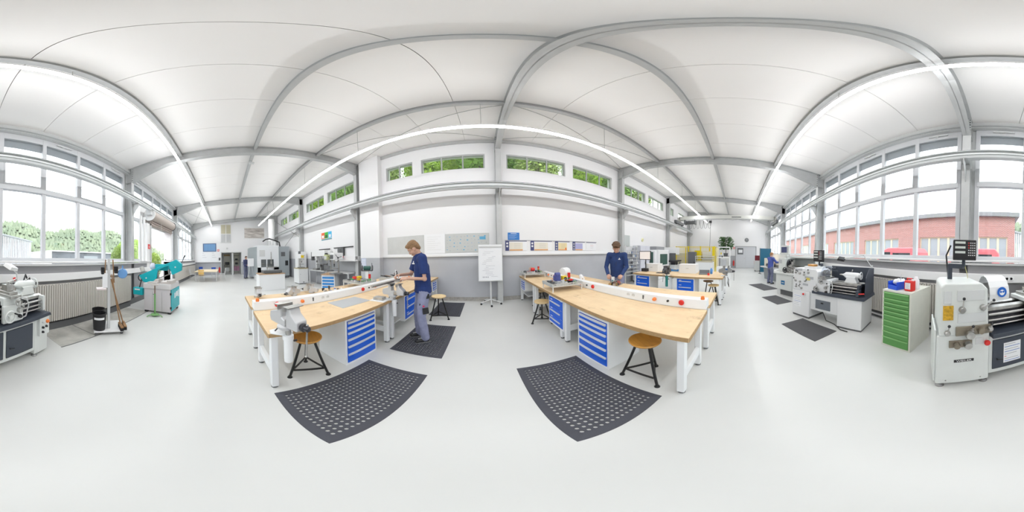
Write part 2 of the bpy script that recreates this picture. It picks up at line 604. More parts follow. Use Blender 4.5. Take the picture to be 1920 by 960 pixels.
# bracing rods under the ceiling and on the walls
ROD = mat('grey_rod', (0.40, 0.40, 0.39), 0.5)
def rod(p0, p1, lab, r=0.012):
    tag(M().cyl(p0, p1, r, n=6).obj('bracing_rod', ROD), lab, 'rod', 'thin bracing rods')
for i in (0, 2, 3):
    a, b = FR[i] + 0.11, FR[i + 1] - 0.11
    for (y0, y1) in ((3.2, 5.1), (-3.1, -1.4)) if i == 0 else ((3.2, 5.1),):
        where = 'over the end wall doorway bay' if i == 0 else ('between flipchart and pilaster frames' if i == 2 else 'between the flipchart and curly-haired worker frames')
        rod((a, y0, ceil_z(y0) - 0.13), (b, y1, ceil_z(y1) - 0.13), 'thin grey diagonal bracing rod under the ceiling ' + where)
        rod((a, y1, ceil_z(y1) - 0.16), (b, y0, ceil_z(y0) - 0.16), 'thin grey diagonal bracing rod under the ceiling ' + where)
rod((FR[0] + 0.01, 5.28, 5.4), (FR[1] - 0.01, 5.28, 3.0), 'grey diagonal wall brace above the milling centre', 0.02)
rod((FR[0] + 0.01, 5.20, 1.6), (FR[1] - 0.01, 5.20, 3.9), 'grey diagonal wall brace rising behind the milling centre', 0.02)
rod((FR[1] - 0.12, -3.2, 3.4), (FR[0] + 0.12, -3.2, 1.6), 'pale diagonal wall brace across the windows beside the gate', 0.02)
# suspended light strips
LED = mat('luminous_diffuser', (0.98, 0.99, 1.0), 0.5, emis=LIGHT_STRENGTH)
for y, z, a, b, lab in ((3.17, 4.77, -15.1, 16.8, 'long glowing suspended light strip facing the back wall'), (-1.34, 4.95, -16.1, 16.8, 'long glowing suspended light strip near the big windows')):
    root = thing('light_strip', lab, 'ceiling light', (0, y, z), 0, 'suspended light strips')
    M().box(a, b, -0.035, 0.035, 0.0, 0.045).obj('housing', WHITE, root)
    M().box(a, b, -0.026, 0.026, 0.045, 0.052).obj('added_uplight', mat('added_uplight_glow', (0.98, 0.99, 1.0), 0.5, emis=ADDED_UPLIGHT_STRENGTH), root)  # glowing top face added to the strip to brighten the ceiling
    M().prism([(-0.034, 0), (-0.026, -0.035), (0.026, -0.035), (0.034, 0)], 'x', a, b).obj('diffuser', LED, root)
    hx = a + 0.4
    top = ceil_z(y) - 0.14 - z
    while hx < b:
        M().cyl((hx, 0, 0.045), (hx, 0, top), 0.006, n=6).obj('hanger_rod', ROD, root)
        hx += 2.95

# ---------------------------------------------------------------- window wall
FRAMEW = mat('window_profile', (0.56, 0.57, 0.59), 0.4)
FY = -3.45
LOWM = mat('grey_parapet_paint', (0.30, 0.30, 0.31), 0.6, var=0.08, vscale=2)
GATE = (-8.95, -6.3)
m = M()
for a, b in ((XL - 0.25, GATE[0]), (GATE[1], XR + 0.25)):
    m.box(a, b, FY - 0.15, -3.15, 0, 1.47)
struct(m.obj('wall_front', LOWM, smooth=False), 'grey painted parapet wall under the big windows')
struct(M().box(XL - 0.25, XR + 0.25, FY - 0.15, FY + 0.15, 5.0, 5.35).obj('wall_front_top', LGREY, smooth=False), 'grey eave wall over the big windows')
struct(M().box(XL, XR, FY + 0.15, FY + 0.22, 5.02, 5.14).obj('trim_5', GREY), 'grey eave channel over the big windows')
n = 6
for a, b in ((XL, GATE[0]), (GATE[1], XR)):
    struct(M().box(a, b, FY - 0.02, -3.06, 1.515, 1.555).obj('trim_%d' % n, WHITE, bev=0.006), 'white window sill board'); n += 1
    struct(M().box(a, b, -3.15, -3.10, 1.455, 1.50).obj('trim_%d' % n, WHITE, bev=0.004), 'white batten under the window sill'); n += 1
    struct(M().box(a, b, -3.15, -3.05, 1.13, 1.295).obj('trim_%d' % n, WHITE, bev=0.008), 'white cable trunking along the parapet'); n += 1
    struct(M().box(a, b, -3.15, -3.12, 0.0, 0.2).obj('baseboard_front_%d' % n, DGREY), 'dark base strip below the radiators'); n += 1
# glazing: one window unit per bay, five lights wide and three high
ROWS = [(1.56, 3.20), (3.31, 4.12), (4.22, 4.90)]
LOUV = mat('grey_sun_louvre', (0.33, 0.34, 0.37), 0.6)
wn = len(CW)
def bar(mb, x0, x1, z0, z1, d=0.04):
    mb.box(x0, x1, -d, d, z0, z1)
for i in range(6):
    a = FR[i] + 0.2; b = FR[i + 1] - 0.2
    a = max(a, XL + 0.02); b = min(b, XR - 0.02)
    wn += 1
    root = thing('window_%d' % wn, 'big window', 'window', (0, FY, 0))
    del root['category']
    struct(root, 'tall three-row factory window with grey profiles')
    nx = 5
    gate = (i == 1)
    fm = M()
    xs = [a + (b - a) * k / nx for k in range(nx + 1)]
    rows = ROWS
    for x in xs:
        if gate and GATE[0] - 0.2 < x < GATE[1] + 0.2:
            bar(fm, x - 0.05, x + 0.05, 4.12, 4.995, 0.047)
        else:
            bar(fm, x - 0.05, x + 0.05, 1.557, 4.995, 0.047)
    def hz(z0, z1, d=0.04):
        if gate and z0 < 4.0:
            bar(fm, a, GATE[0], z0, z1, d); bar(fm, GATE[1], b, z0, z1, d)
        else:
            bar(fm, a, b, z0, z1, d)
    hz(1.555, 1.63); hz(3.19, 3.32, 0.06); hz(4.10, 4.24); hz(4.78, 5.0)
    fm.obj('window_frame', FRAMEW, root, bev=0.006)
    # infill strips beside the columns
    fm = M()
    fm.box(FR[i] - 0.0 if i else XL, a - 0.05, -0.05, 0.0, 1.555, 5.0)
    fm.box(b + 0.05, FR[i + 1] if i < 5 else XR, -0.05, 0.0, 1.555, 5.0)
    fm.obj('side_panel', LGREY, root)
    for k in range(nx):
        x0 = xs[k] + 0.05; x1 = xs[k + 1] - 0.05
        for r, (z0, z1) in enumerate(((1.63, 3.19), (3.32, 4.10), (4.24, 4.78))):
            if gate and r < 2 and x1 > GATE[0] - 0.15 and x0 < GATE[1] + 0.15:
                continue
            pn = M().box(x0, x1, -0.004, 0.004, z0, z1).obj('pane', GLASS, root, smooth=False)
            if r == 2:
                M().box(x0 - 0.03, x1 + 0.03, -0.060, -0.045, 4.53, 4.86).obj('sun_louvre', LOUV, root)
            if r == 1 and k in (1, 3):         # openable sash
                s = M()
                t = 0.045
                s.box(x0, x1, 0.005, 0.05, z0, z0 + t); s.box(x0, x1, 0.005, 0.05, z1 - t, z1)
                s.box(x0, x0 + t, 0.005, 0.05, z0 + t, z1 - t); s.box(x1 - t, x1, 0.005, 0.05, z0 + t, z1 - t)
                s.obj('sash', FRAMEW, root, bev=0.004)
    for k in (0, 2, 4):
        x = (xs[k] + xs[k + 1]) / 2
        ac = M(); ac.cyl((x - 0.25, 0.075, 4.9), (x + 0.2, 0.075, 4.9), 0.02, n=8); ac.box(x - 0.02, x + 0.04, 0.04, 0.07, 4.86, 4.94)
        ac.obj('window_actuator', LGREY, root)
# radiators
RADM = mat('radiator_cream', (0.60, 0.575, 0.53), 0.4)
def radiator(x0, x1, label):
    root = thing('radiator', label, 'radiator', (x0, -3.12, 0), 0, 'ribbed radiators under the windows')
    L = x1 - x0
    m = M()
    nn = int(L / 0.055)
    st = L / nn
    for k in range(nn):
        xa = k * st
        m.prism([(xa + 0.004, 0.0), (xa + st - 0.004, 0.0), (xa + st - 0.004, 0.10), (xa + st - 0.014, 0.12), (xa + 0.014, 0.12), (xa + 0.004, 0.10)], 'z', 0.22, 1.04)
    m.obj('ribbed_panel', RADM, root)
    M().box(0, L, 0.0, 0.115, 1.04, 1.06).obj('top_grille', RADM, root, bev=0.003)
    g = M()
    for k in range(int(L / 0.08)):
        g.box(0.02 + k * 0.08, 0.05 + k * 0.08, 0.1155, 0.1165, 1.046, 1.056)
    go = g.obj('grille_slots', DGREY, root); go['kind'] = 'stuff'
    if x0 > 0:
        M().cyl((-0.1, 0.06, 0.10), (L + 0.1, 0.06, 0.10), 0.025).obj('pipe', LGREY, root)
    else:
        M().box(0.0, L, 0.0, 0.085, 0.0, 0.17).obj('base_panel', DGREY, root)
    return root
radiator(-4.6, -0.55, 'long cream ribbed radiator behind the broom trolley')
radiator(0.3, 1.9, 'cream ribbed radiator behind the green drawer cabinet')
radiator(2.15, 5.5, 'cream ribbed radiator behind the lathe with the black splash guard')
radiator(-16.0, -9.6, 'cream ribbed radiator beside the dining table')
radiator(6.4, 11.2, 'cream ribbed radiator behind the worker at the lathe')
# ================================================================ outdoors
ASPH = mat('wet_asphalt_yard', (0.30, 0.30, 0.31), 0.8, var=0.15, vscale=0.5)
struct(M().box(-150, 150, -220, -3.6, -0.35, -0.25).obj('ground_yard', ASPH, smooth=False), 'grey asphalt yard outside the windows')
MEADOW = mat('meadow_green', (0.16, 0.25, 0.06), 0.9, var=0.3, vscale=0.4)
struct(M().box(-60, 60, BY + 0.3, 9.0, -0.35, -0.25).obj('ground_garden', MEADOW, smooth=False), 'green strip behind the back wall')
# wooded slope behind the back wall
def slope_mesh(x0, x1, y0, y1, zf, nx, ny):
    m = M()
    for j in range(ny + 1):
        for i in range(nx + 1):
            x = x0 + (x1 - x0) * i / nx; y = y0 + (y1 - y0) * j / ny
            m.v.append((x, y, zf(x, y)))
    for j in range(ny):
        for i in range(nx):
            a = j * (nx + 1) + i
            m.f.append((a, a + 1, a + nx + 2, a + nx + 1))
    return m
struct(slope_mesh(-60, 60, 8.5, 60, lambda x, y: -0.3 + max(0, y - 8.5) * 0.62 + 0.5 * math.sin(x * 0.35) * math.sin(y * 0.3), 40, 16).obj('hill_slope', MEADOW), 'steep green bank behind the hall')
LEAFS = [mat('leaf_light', (0.42, 0.62, 0.07), 0.7, var=0.4, vscale=2.0), mat('leaf_mid', (0.24, 0.44, 0.06), 0.7, var=0.4, vscale=2.0), mat('leaf_pale', (0.46, 0.60, 0.16), 0.7, var=0.35, vscale=2.0)]
BARK = mat('bark', (0.13, 0.10, 0.08), 0.9, var=0.3)
def crown_mesh(seed, n, rx, rz, size):
    r = random.Random(seed)
    m = M()
    for _ in range(n):
        while True:
            p = Vector((r.uniform(-1, 1), r.uniform(-1, 1), r.uniform(-1, 1)))
            if 0.35 < p.length < 1:
                break
        c = Vector((p.x * rx, p.y * rx, p.z * rz))
        a = Vector((r.gauss(0, 1), r.gauss(0, 1), r.gauss(0, 0.5))).normalized()
        b = a.orthogonal().normalized()
        s = size * r.uniform(0.6, 1.3)
        m.add([c - a * s, c + b * s * 0.5, c + a * s, c - b * s * 0.5], [(0, 1, 2, 3)])
    return m
cr = crown_mesh(3, 5200, 1.5, 2.6, 0.13).mesh('tree_crown')
tk = M().tube([(0, 0, -4.2), (0.1, 0, -2.5), (0.0, 0.1, 0), (0.15, 0, 1.6)], [0.2, 0.16, 0.12, 0.04]).mesh('tree_trunk')
tk.materials.append(BARK)
crs = []
for lm in LEAFS:
    c = cr.copy()
    c.materials.append(lm)
    crs.append(c)
tl = ['light green leafy tree on the bank behind the clerestory windows', 'mid green leafy tree on the bank behind the clerestory windows', 'pale green leafy tree on the bank behind the clerestory windows']
for k in range(36):
    x = -23 + (k % 12) * 3.3 + (1.6 if (k // 12) % 2 else 0)
    y = 9.2 + (k // 12) * 3.4
    z = (7.4, 10.0, 13.2)[k // 12] + (0.7 if k % 2 else -0.3)
    t = thing('leafy_tree', tl[k % 3], 'tree', (x, y, z), rng.uniform(0, 360), ['light', 'mid', 'pale'][k % 3] + ' green trees on the bank')
    c = link('crown', crs[k % 3], t); c.scale = (0.95, 0.95, 1.1)
    c = link('trunk', tk, t); c.scale = (1, 1, 2.0)
# far hill with forest
HILL = mat('haze_paled_hill', (0.20, 0.245, 0.165), 0.9, var=0.5, vscale=0.05, col2=(0.26, 0.30, 0.20))  # distance haze is mixed into the hill colour
def hillz(x, y):
    t = min(1, max(0, (-y - 90) / 80))
    return -0.3 + (t * t * (3 - 2 * t)) * (37 + 4 * math.sin(x * 0.03 + 1.0) + 3 * math.sin(x * 0.09)) * (1.0 if x < 20 else max(0.45, 1 - (x - 20) / 90))
struct(slope_mesh(-330, 160, -230, -85, hillz, 70, 24).obj('hill_forest', HILL), 'haze-paled wooded hillside beyond the yard')
fm = M()
rr = random.Random(5)
for _ in range(3200):
    x = rr.uniform(-300, 60); y = rr.uniform(-175, -95)
    z = hillz(x, y); h = rr.uniform(3.5, 7); r = rr.uniform(1.1, 2.2)
    fm.add([(x + r * math.cos(t * 1.2566), y + r * math.sin(t * 1.2566), z + h * 0.2) for t in range(5)] + [(x, y, z + h)], [(t, (t + 1) % 5, 5) for t in range(5)])
fo = fm.obj('forest', mat('haze_paled_crowns', (0.19, 0.235, 0.16), 0.9, var=0.5, vscale=0.06, col2=(0.27, 0.31, 0.205)), smooth=False)  # crowns greyed and paled in colour for distance haze
fo['kind'] = 'stuff'; fo['label'] = 'haze-paled green forest covering the far hill'; fo['category'] = 'forest'
# brick works building
def brick_mat():
    m = bpy.data.materials.new('red_brick')
    m.use_nodes = True
    nt = m.node_tree
    b = nt.nodes['Principled BSDF']
    b.inputs['Roughness'].default_value = 0.85
    tc = nt.nodes.new('ShaderNodeTexCoord')
    mp = nt.nodes.new('ShaderNodeMapping')
    mp.inputs['Rotation'].default_value = (R_(90), 0, 0)
    nt.links.new(tc.outputs['Object'], mp.inputs[0])
    br = nt.nodes.new('ShaderNodeTexBrick')
    br.inputs['Color1'].default_value = (0.46, 0.17, 0.15, 1)
    br.inputs['Color2'].default_value = (0.38, 0.14, 0.13, 1)
    br.inputs['Mortar'].default_value = (0.55, 0.48, 0.45, 1)
    br.inputs['Scale'].default_value = 1.0
    br.inputs['Brick Width'].default_value = 0.25
    br.inputs['Row Height'].default_value = 0.083
    br.inputs['Mortar Size'].default_value = 0.010
    nt.links.new(mp.outputs[0], br.inputs[0])
    nt.links.new(br.outputs[0], b.inputs['Base Color'])
    return m
BRICK = brick_mat()
bb = thing('brick_building', 'red brick factory building with flat grey roof across the yard', 'building', (0, -13, -0.25))
openings = [(-1.1, 2.9), (2.9, 6.35), (8.6, 13.2), (15.1, 19.4), (21, 25), (27, 31)]
wl = M()
xs = -1.67
for a, b in openings:
    if a > 2.9 or a < 0:
        wl.box(xs, a, -0.4, 0, 0, 3.55)
    xs = b
wl.box(2.0, 2.9, -0.4, 0, 0, 3.55)
wl.box(xs, 46, -0.4, 0, 0, 3.55)
wl.box(-1.67, 46, -0.4, 0, 3.55, 5.2)
wl.box(-1.67, -1.27, -4.6, -0.4, 0, 5.2)
for a, b in openings:
    wl.box(a, b, -0.4, 0, 0, 0.9)
wl.obj('wall', BRICK, bb, smooth=False)
M().box(-2.0, 46.5, -4.8, 0.35, 5.2, 5.55).obj('roof', mat('grey_bitumen_edge', (0.28, 0.28, 0.30), 0.7), bb)
M().box(-1.2, 46, -2.6, -2.5, 0, 5.2).obj('room_back', mat('dim_interior', (0.35, 0.36, 0.38), 0.9), bb)
CREAM = mat('cream_window_frame', (0.72, 0.62, 0.45), 0.6)
SHADEP = mat('dusty_pane', (0.38, 0.42, 0.46), 0.15)
for a, b in openings:
    b2 = 2.0 if abs(b - 2.9) < 0.01 else b
    npn = max(3, round((b2 - a) / 0.85))
    for k in range(npn):
        x0 = a + (b2 - a) * k / npn; x1 = a + (b2 - a) * (k + 1) / npn
        f = M()
        f.box(x0, x1, -0.2, -0.1, 0.9, 1.0); f.box(x0, x1, -0.2, -0.1, 3.45, 3.55)
        f.box(x0, x0 + 0.09, -0.2, -0.1, 1.0, 3.45); f.box(x1 - 0.09, x1, -0.2, -0.1, 1.0, 3.45)
        wi = f.obj('window', CREAM, bb)
        M().box(x0 + 0.09, x1 - 0.09, -0.17, -0.15, 1.0, 3.45).obj('pane', SHADEP, wi, smooth=False)
# red vans in the yard
CARR = mat('haze_paled_car_red', (0.70, 0.17, 0.19), 0.45)  # red paled towards pink to stand for haze and overexposure
def van(x, y, L, lab):
    t = thing('red_van', lab, 'van', (x, y, -0.25), 0)
    prof = [(0, 0.35), (L, 0.35), (L, 1.0), (L - 0.9, 1.25), (L - 1.6, 2.2), (L - 2.1, 2.4), (0.3, 2.4), (0.05, 2.1)]
    M().prism(prof, 'y', -0.9, 0.9).obj('body', CARR, t, bev=0.08, seg=3)
    CGL = mat('car_glass', (0.03, 0.035, 0.04), 0.1)
    for s in (-1, 1):
        M().prism([(L - 1.75, 1.35), (L - 1.2, 1.35), (L - 1.72, 2.1), (L - 2.3, 2.1), (L - 2.3, 1.35)], 'y', s * 0.905 - 0.01, s * 0.905 + 0.01).obj('door_window', CGL, t)
        M().box(0.5, L - 2.5, s * 0.905 - 0.01, s * 0.905 + 0.01, 1.4, 2.05).obj('side_window', CGL, t)
    for xx in (0.8, L - 0.9):
        for s in (-1, 1):
            M().rev([(0.1, -0.1), (0.3, -0.11), (0.33, -0.05), (0.33, 0.05), (0.3, 0.11), (0.1, 0.1)], (xx, s * 0.82, 0.33), 'y', 16).obj('wheel', BLACK, t)
van(4.4, -9.6, 4.3, 'red delivery van parked before the brick building')
van(-0.4, -10.5, 4.3, 'red van parked closer to the brick building corner')
# corrugated shed
cs = thing('corrugated_shed', 'white corrugated metal shed with upright ribs across the yard', 'shed')
p0, p1 = Vector((-2.2, -18.3, -0.25)), Vector((-10.4, -26.3, -0.25))
dv = (p1 - p0).normalized(); nv = Vector((dv.y, -dv.x, 0))
if nv.y < 0:
    nv = -nv
m = M()
L = (p1 - p0).length
nr = 30
for k in range(nr):
    s0 = L * k / nr; s1 = L * (k + 0.62) / nr; s2 = L * (k + 1) / nr
    q = [p0 + dv * s0 + nv * 0.08, p0 + dv * s1 + nv * 0.08, p0 + dv * s1, p0 + dv * s2]
    for a, b in ((q[0], q[1]), (q[1], q[2]), (q[2], q[3])):
        m.add([a, b, b + Vector((0, 0, 4.8)), a + Vector((0, 0, 4.8))], [(0, 1, 2, 3)])
m.obj('ribbed_wall', mat('pale_cladding', (0.62, 0.63, 0.66), 0.5), cs, smooth=False)
m = M()
q = [p0 + nv * 0.2, p1 + nv * 0.2 + dv * 0.2, p1 - nv * 8, p0 - nv * 8]
m.add([a + Vector((0, 0, 4.8)) for a in q] + [a + Vector((0, 0, 5.0)) for a in q], CF)
m.obj('roof', mat('shed_roof', (0.33, 0.34, 0.35), 0.6), cs)
m = M()
q = [p1, p1 - nv * 8, p1 - nv * 8 + Vector((0, 0, 4.8)), p1 + Vector((0, 0, 4.8))]
m.add(q, [(0, 1, 2, 3)]); m.obj('end_wall', mat('pale_cladding', (0.62, 0.63, 0.66), 0.5), cs)
# low grey depot
dp = thing('low_depot', 'low grey depot with pale roof edge beyond the yard', 'depot', (0, -26, -0.25))
M().box(-38, -14.5, -10, 0, 0, 3.3).obj('wall', mat('grey_slate_wall', (0.22, 0.23, 0.26), 0.8, var=0.3, vscale=0.3), dp, smooth=False)
M().box(-38.3, -14.2, -10.3, 0.4, 3.3, 3.5).obj('roof_edge', WHITE, dp)
M().prism([(-14.4, 0), (-14.4, 3.3), (-10.6, 2.2), (-10.6, 0)], 'y', -8, 0).obj('lean_to', WHITE, dp)
M().box(-26, -22, 0.01, 0.03, 0, 2.6).obj('depot_door', mat('depot_door', (0.35, 0.37, 0.40), 0.6), dp)
# greenery and fence seen through the gate
for k, (x, y, s) in enumerate([(-12.5, -9.5, 0.62), (-15.3, -11, 0.75), (-18.6, -12.5, 0.9), (-22.0, -13, 0.95), (-14, -6.6, 0.5)]):
    t = thing('yard_bush', 'bright green bush in the yard beyond the open gate', 'bush', (x, y, 1.6 * s * 2 - 0.6), k * 70, 'bushes beyond the gate')
    c = link('foliage', crs[0 if k % 2 else 2], t); c.scale = (s, s, s)
    c = link('stem', tk, t); c.scale = (s, s, s * 0.85)
fn = thing('yard_fence', 'low paling fence in the yard beyond the open gate', 'fence', (-16, -8.2, -0.25))
for k in range(22):
    M().box(k * 0.28, k * 0.28 + 0.1, -0.01, 0.01, 0, 1.35).obj('paling', LGREY, fn)
M().box(0, 6.2, 0.012, 0.04, 1.05, 1.13).obj('fence_rail', LGREY, fn)
# ================================================================ workbench rows
LIPG = mat('drawer_green_lip', (0.22, 0.46, 0.17), 0.4)
TOPZ = 0.84
def workbench(L, label, loc, rz, group, shelf=None, depth=0.79, z=TOPZ, lab_cat='workbench'):
    """local x along the front edge, y towards the back"""
    t = thing('workbench', label, lab_cat, loc, rz, group)
    M().box(0, L, 0, depth, z - 0.05, z).obj('worktop', BEECH, t, bev=0.004)
    M().box(0.003, L - 0.003, -0.004, 0.0, z - 0.048, z - 0.004).obj('front_edge', PLYEDGE, t)
    for xe in (-0.004, L):
        M().box(xe, xe + 0.004, 0.003, depth - 0.003, z - 0.048, z - 0.004).obj('end_edge', PLYEDGE, t)
    for x in (0.035, L - 0.115):
        for y in (0.03, depth - 0.17):
            M().box(x, x + 0.07, y, y + 0.08, 0.03, z - 0.051).obj('leg', BWHITE, t, bev=0.006)
            M().cyl((x + 0.035, y + 0.04, 0), (x + 0.035, y + 0.04, 0.03), 0.035, n=12).obj('levelling_foot', DGREY, t)
        M().box(x + 0.012, x + 0.058, 0.11, depth - 0.17, 0.22, 0.34).obj('side_rail', BWHITE, t, bev=0.004)
        M().box(x + 0.012, x + 0.058, 0.11, depth - 0.17, z - 0.12, z - 0.052).obj('upper_side_rail', BWHITE, t, bev=0.004)
    M().box(0.105, L - 0.115, depth - 0.15, depth - 0.11, z - 0.12, z - 0.052).obj('rear_rail', BWHITE, t, bev=0.004)
    if shelf:
        M().box(shelf[0], shelf[1], 0.12, depth - 0.2, 0.24, 0.27).obj('lower_shelf', LGREY, t, bev=0.003)
    return t
def drawer_cabinet(w, h, d, hs, label, loc, rz, group, face=BLUE, body=BWHITE, strip='full', front=0.02, z0=0.0):
    t = thing('drawer_cabinet', label, 'cabinet', loc, rz, group)
    b = M()
    b.box(0, 0.03, 0.012, d, z0, h); b.box(w - 0.03, w, 0.012, d, z0, h)
    b.box(0.03, w - 0.03, 0.012, d, z0, z0 + 0.035); b.box(0.03, w - 0.03, 0.012, d, h - 0.03, h)
    b.box(0.03, w - 0.03, d - 0.02, d, z0 + 0.035, h - 0.03)
    b.obj('body', body, t, bev=0.002)
    tot = sum(hs)
    z = h - 0.033
    H = h - z0 - 0.07
    for q in hs:
        dh = H * q / tot
        dr = M().box(0.033, w - 0.033, 0.004, 0.05, z - dh + 0.004, z - 0.003).obj('drawer', face, t, bev=0.002)
        if strip == 'full':
            g = M().prism([(0.004, z - 0.004), (-0.014, z - 0.012), (-0.016, z - 0.030), (0.004, z - 0.034)], 'x', 0.036, w - 0.036)
            g.obj('handle', SILVER, dr)
        elif strip == 'lip':
            g = M().prism([(0.004, z - 0.004), (-0.010, z - 0.008), (-0.012, z - 0.022), (0.004, z - 0.028)], 'x', 0.036, w - 0.036)
            g.obj('handle', mat('lip_' + face.name, tuple(min(1, q * 1.5 + 0.02) for q in face.diffuse_color[:3]), 0.4) if False else LIPG, dr)
        else:
            zc = z - dh * 0.45
            g = M().box(0.09, w * 0.82, -0.014, 0.004, zc - 0.016, zc + 0.010)
            g.obj('handle', SILVER, dr, bev=0.004)
            M().box(0.10, 0.18, 0.002, 0.0045, z - 0.045, z - 0.03).obj('label_plate', WHITE, dr)
        z -= dh
    return t
# row left of the aisle (fronts face the aisle at x = -1.47), row right of it (fronts at x = 1.25)
F1, F2 = -1.47, 1.25
SEC = [(0.38, 2.36), (2.37, 3.86), (3.87, 5.34)]
who = ['at the open end of the row', 'in the middle of the row', 'against the back wall']
extra1 = ['carrying the grey vise and steel plate', 'where the man in the navy polo works', 'beside the pilaster']
extra2 = ['with a bare worn top by the wooden stool', 'under the nearer wiring rack', 'under the wiring rack by the flipchart']
for i, (a, b) in enumerate(SEC):
    L = b - a
    workbench(L, 'beech-topped workbench ' + extra1[i] + ', ' + who[i], (F1, a, 0), 90, 'workbenches of the twin rows', (0.1, 0.6) if i == 1 else None)
    workbench(L, 'beech-topped workbench ' + extra2[i], (F2, b, 0), -90, 'workbenches of the twin rows', (0.1, 0.6) if i == 2 else None)
    workbench(L, ['beech workbench top behind the socket channel with small cast vises', 'cluttered beech workbench behind the polo-shirted man', 'cluttered beech workbench at the pilaster foot'][i], (F1 - 1.78, b, 0), -90, 'workbenches of the twin rows')
    workbench(L, ['beech workbench behind the socket channel, bare, at the aisle end', 'beech workbench where the curly-haired worker stands', 'beech workbench with the white drum, against the back wall'][i], (F2 + 1.78, a, 0), 90, 'workbenches of the twin rows')
drawer_cabinet(0.62, 0.765, 0.62, [0.75, 0.85, 1.05, 1.15, 1.35, 1.7], 'blue six-drawer cabinet under the bench with the grey vise', (F1 - 0.04, 1.345, 0), 90, 'blue drawer cabinets')
drawer_cabinet(0.62, 0.765, 0.62, [0.75, 0.85, 1.05, 1.15, 1.35, 1.7], 'blue six-drawer cabinet beside the orange stool and perforated mat', (F2 + 0.02, 1.92, 0), -90, 'blue drawer cabinets')
drawer_cabinet(0.60, 0.775, 0.62, [1, 1, 1], 'blue three-drawer cabinet hung under the polo-shirted man\'s bench', (F1 - 0.03, 2.90, 0), 90, 'blue drawer cabinets', strip='bar', z0=0.20)
drawer_cabinet(0.60, 0.775, 0.62, [1, 1, 1], 'blue three-drawer cabinet hung beside the small birch stool', (F2 + 0.02, 2.95, 0), -90, 'blue drawer cabinets', strip='bar', z0=0.18)
drawer_cabinet(0.45, 0.775, 0.55, [1, 1, 1, 1], 'small blue drawer unit hung at the wall end of the polo-shirted man\'s row', (F1 - 0.03, 4.82, 0), 90, 'blue drawer cabinets', z0=0.42)
drawer_cabinet(0.45, 0.775, 0.55, [1, 1, 1, 1], 'small blue drawer unit hung at the wall end by the flipchart', (F2 + 0.02, 5.22, 0), -90, 'blue drawer cabinets', z0=0.42)

# socket channels between the twin tables
def socket_channel(x, y0, y1, lab, end_side):
    t = thing('socket_channel', lab, 'socket channel', (x, 0, TOPZ), 0, 'white socket channels')
    prof = [(-0.10, 0), (0.10, 0), (0.075, 0.125), (-0.075, 0.125)]
    M().prism(prof, 'y', y0, y1).obj('channel', BWHITE, t, bev=0.006)
    for s in (-1, 1):
        n = Vector((s * 0.98, 0, 0.2))
        def at(y, z):
            return Vector((s * (0.10 - 0.2 * z), y, z))
        for k, y in enumerate((y0 + 0.34, y0 + 2.13, y0 + 3.9)):
            p = at(y, 0.07)
            o = M().rev([(0.036, 0), (0.040, 0.012), (0.033, 0.03), (0.006, 0.034)], (0, 0, 0), 'x', 16).obj('red_socket', RED, t)
            o.location = p; o.scale = (s, 1, 1)
            c = M().cyl((0, 0, 0), (0.02, 0, 0), 0.016, n=10).obj('black_switch', BLACK, t); c.location = at(y + 0.2, 0.07); c.scale = (s, 1, 1)
            c = M().rev([(0.028, 0), (0.030, 0.018), (0.020, 0.045), (0.004, 0.05)], (0, 0, 0), 'x', 14).obj('orange_plug', ORANGE, t); c.location = at(y + 0.41, 0.07); c.scale = (s, 1, 1)
            c = M().box(-0.004, 0.006, -0.012, 0.012, -0.03, 0.03).obj('outlet', DGREY, t); c.location = at(y + 0.61, 0.07); c.scale = (s, 1, 1)
            for q in range(2):
                c = M().rev([(0.028, 0), (0.028, 0.004), (0.018, 0.003)], (0, 0, 0), 'x', 14).obj('power_outlet', LGREY, t); c.location = at(y + 0.80 + q * 0.1, 0.07); c.scale = (s, 1, 1)
    c = M().rev([(0.026, 0), (0.028, 0.02), (0.02, 0.05), (0.004, 0.055)], (0, 0, 0), 'z', 14).obj('orange_plug', ORANGE, t); c.location = (end_side * 0.04, y0 + 0.06, 0.12)
socket_channel(F1 - 0.89, 0.39, 5.3, 'white sloped socket channel along the row of the polo-shirted man', 1)
socket_channel(F2 + 0.89, 0.39, 5.3, 'white sloped socket channel along the row of the curly-haired worker', -1)
# steel plate lying on the bench
tag(M().box(-0.30, 0.30, -0.27, 0.12, 0, 0.004).obj('steel_plate', mat('zinc_sheet', (0.52, 0.54, 0.56), 0.35, 0.4)), 'flat grey sheet metal plate lying on the beech bench', 'plate')
bpy.data.objects['steel_plate'].location = (-2.02, 1.83, TOPZ)
bpy.data.objects['steel_plate'].rotation_euler = (0, 0, R_(88))

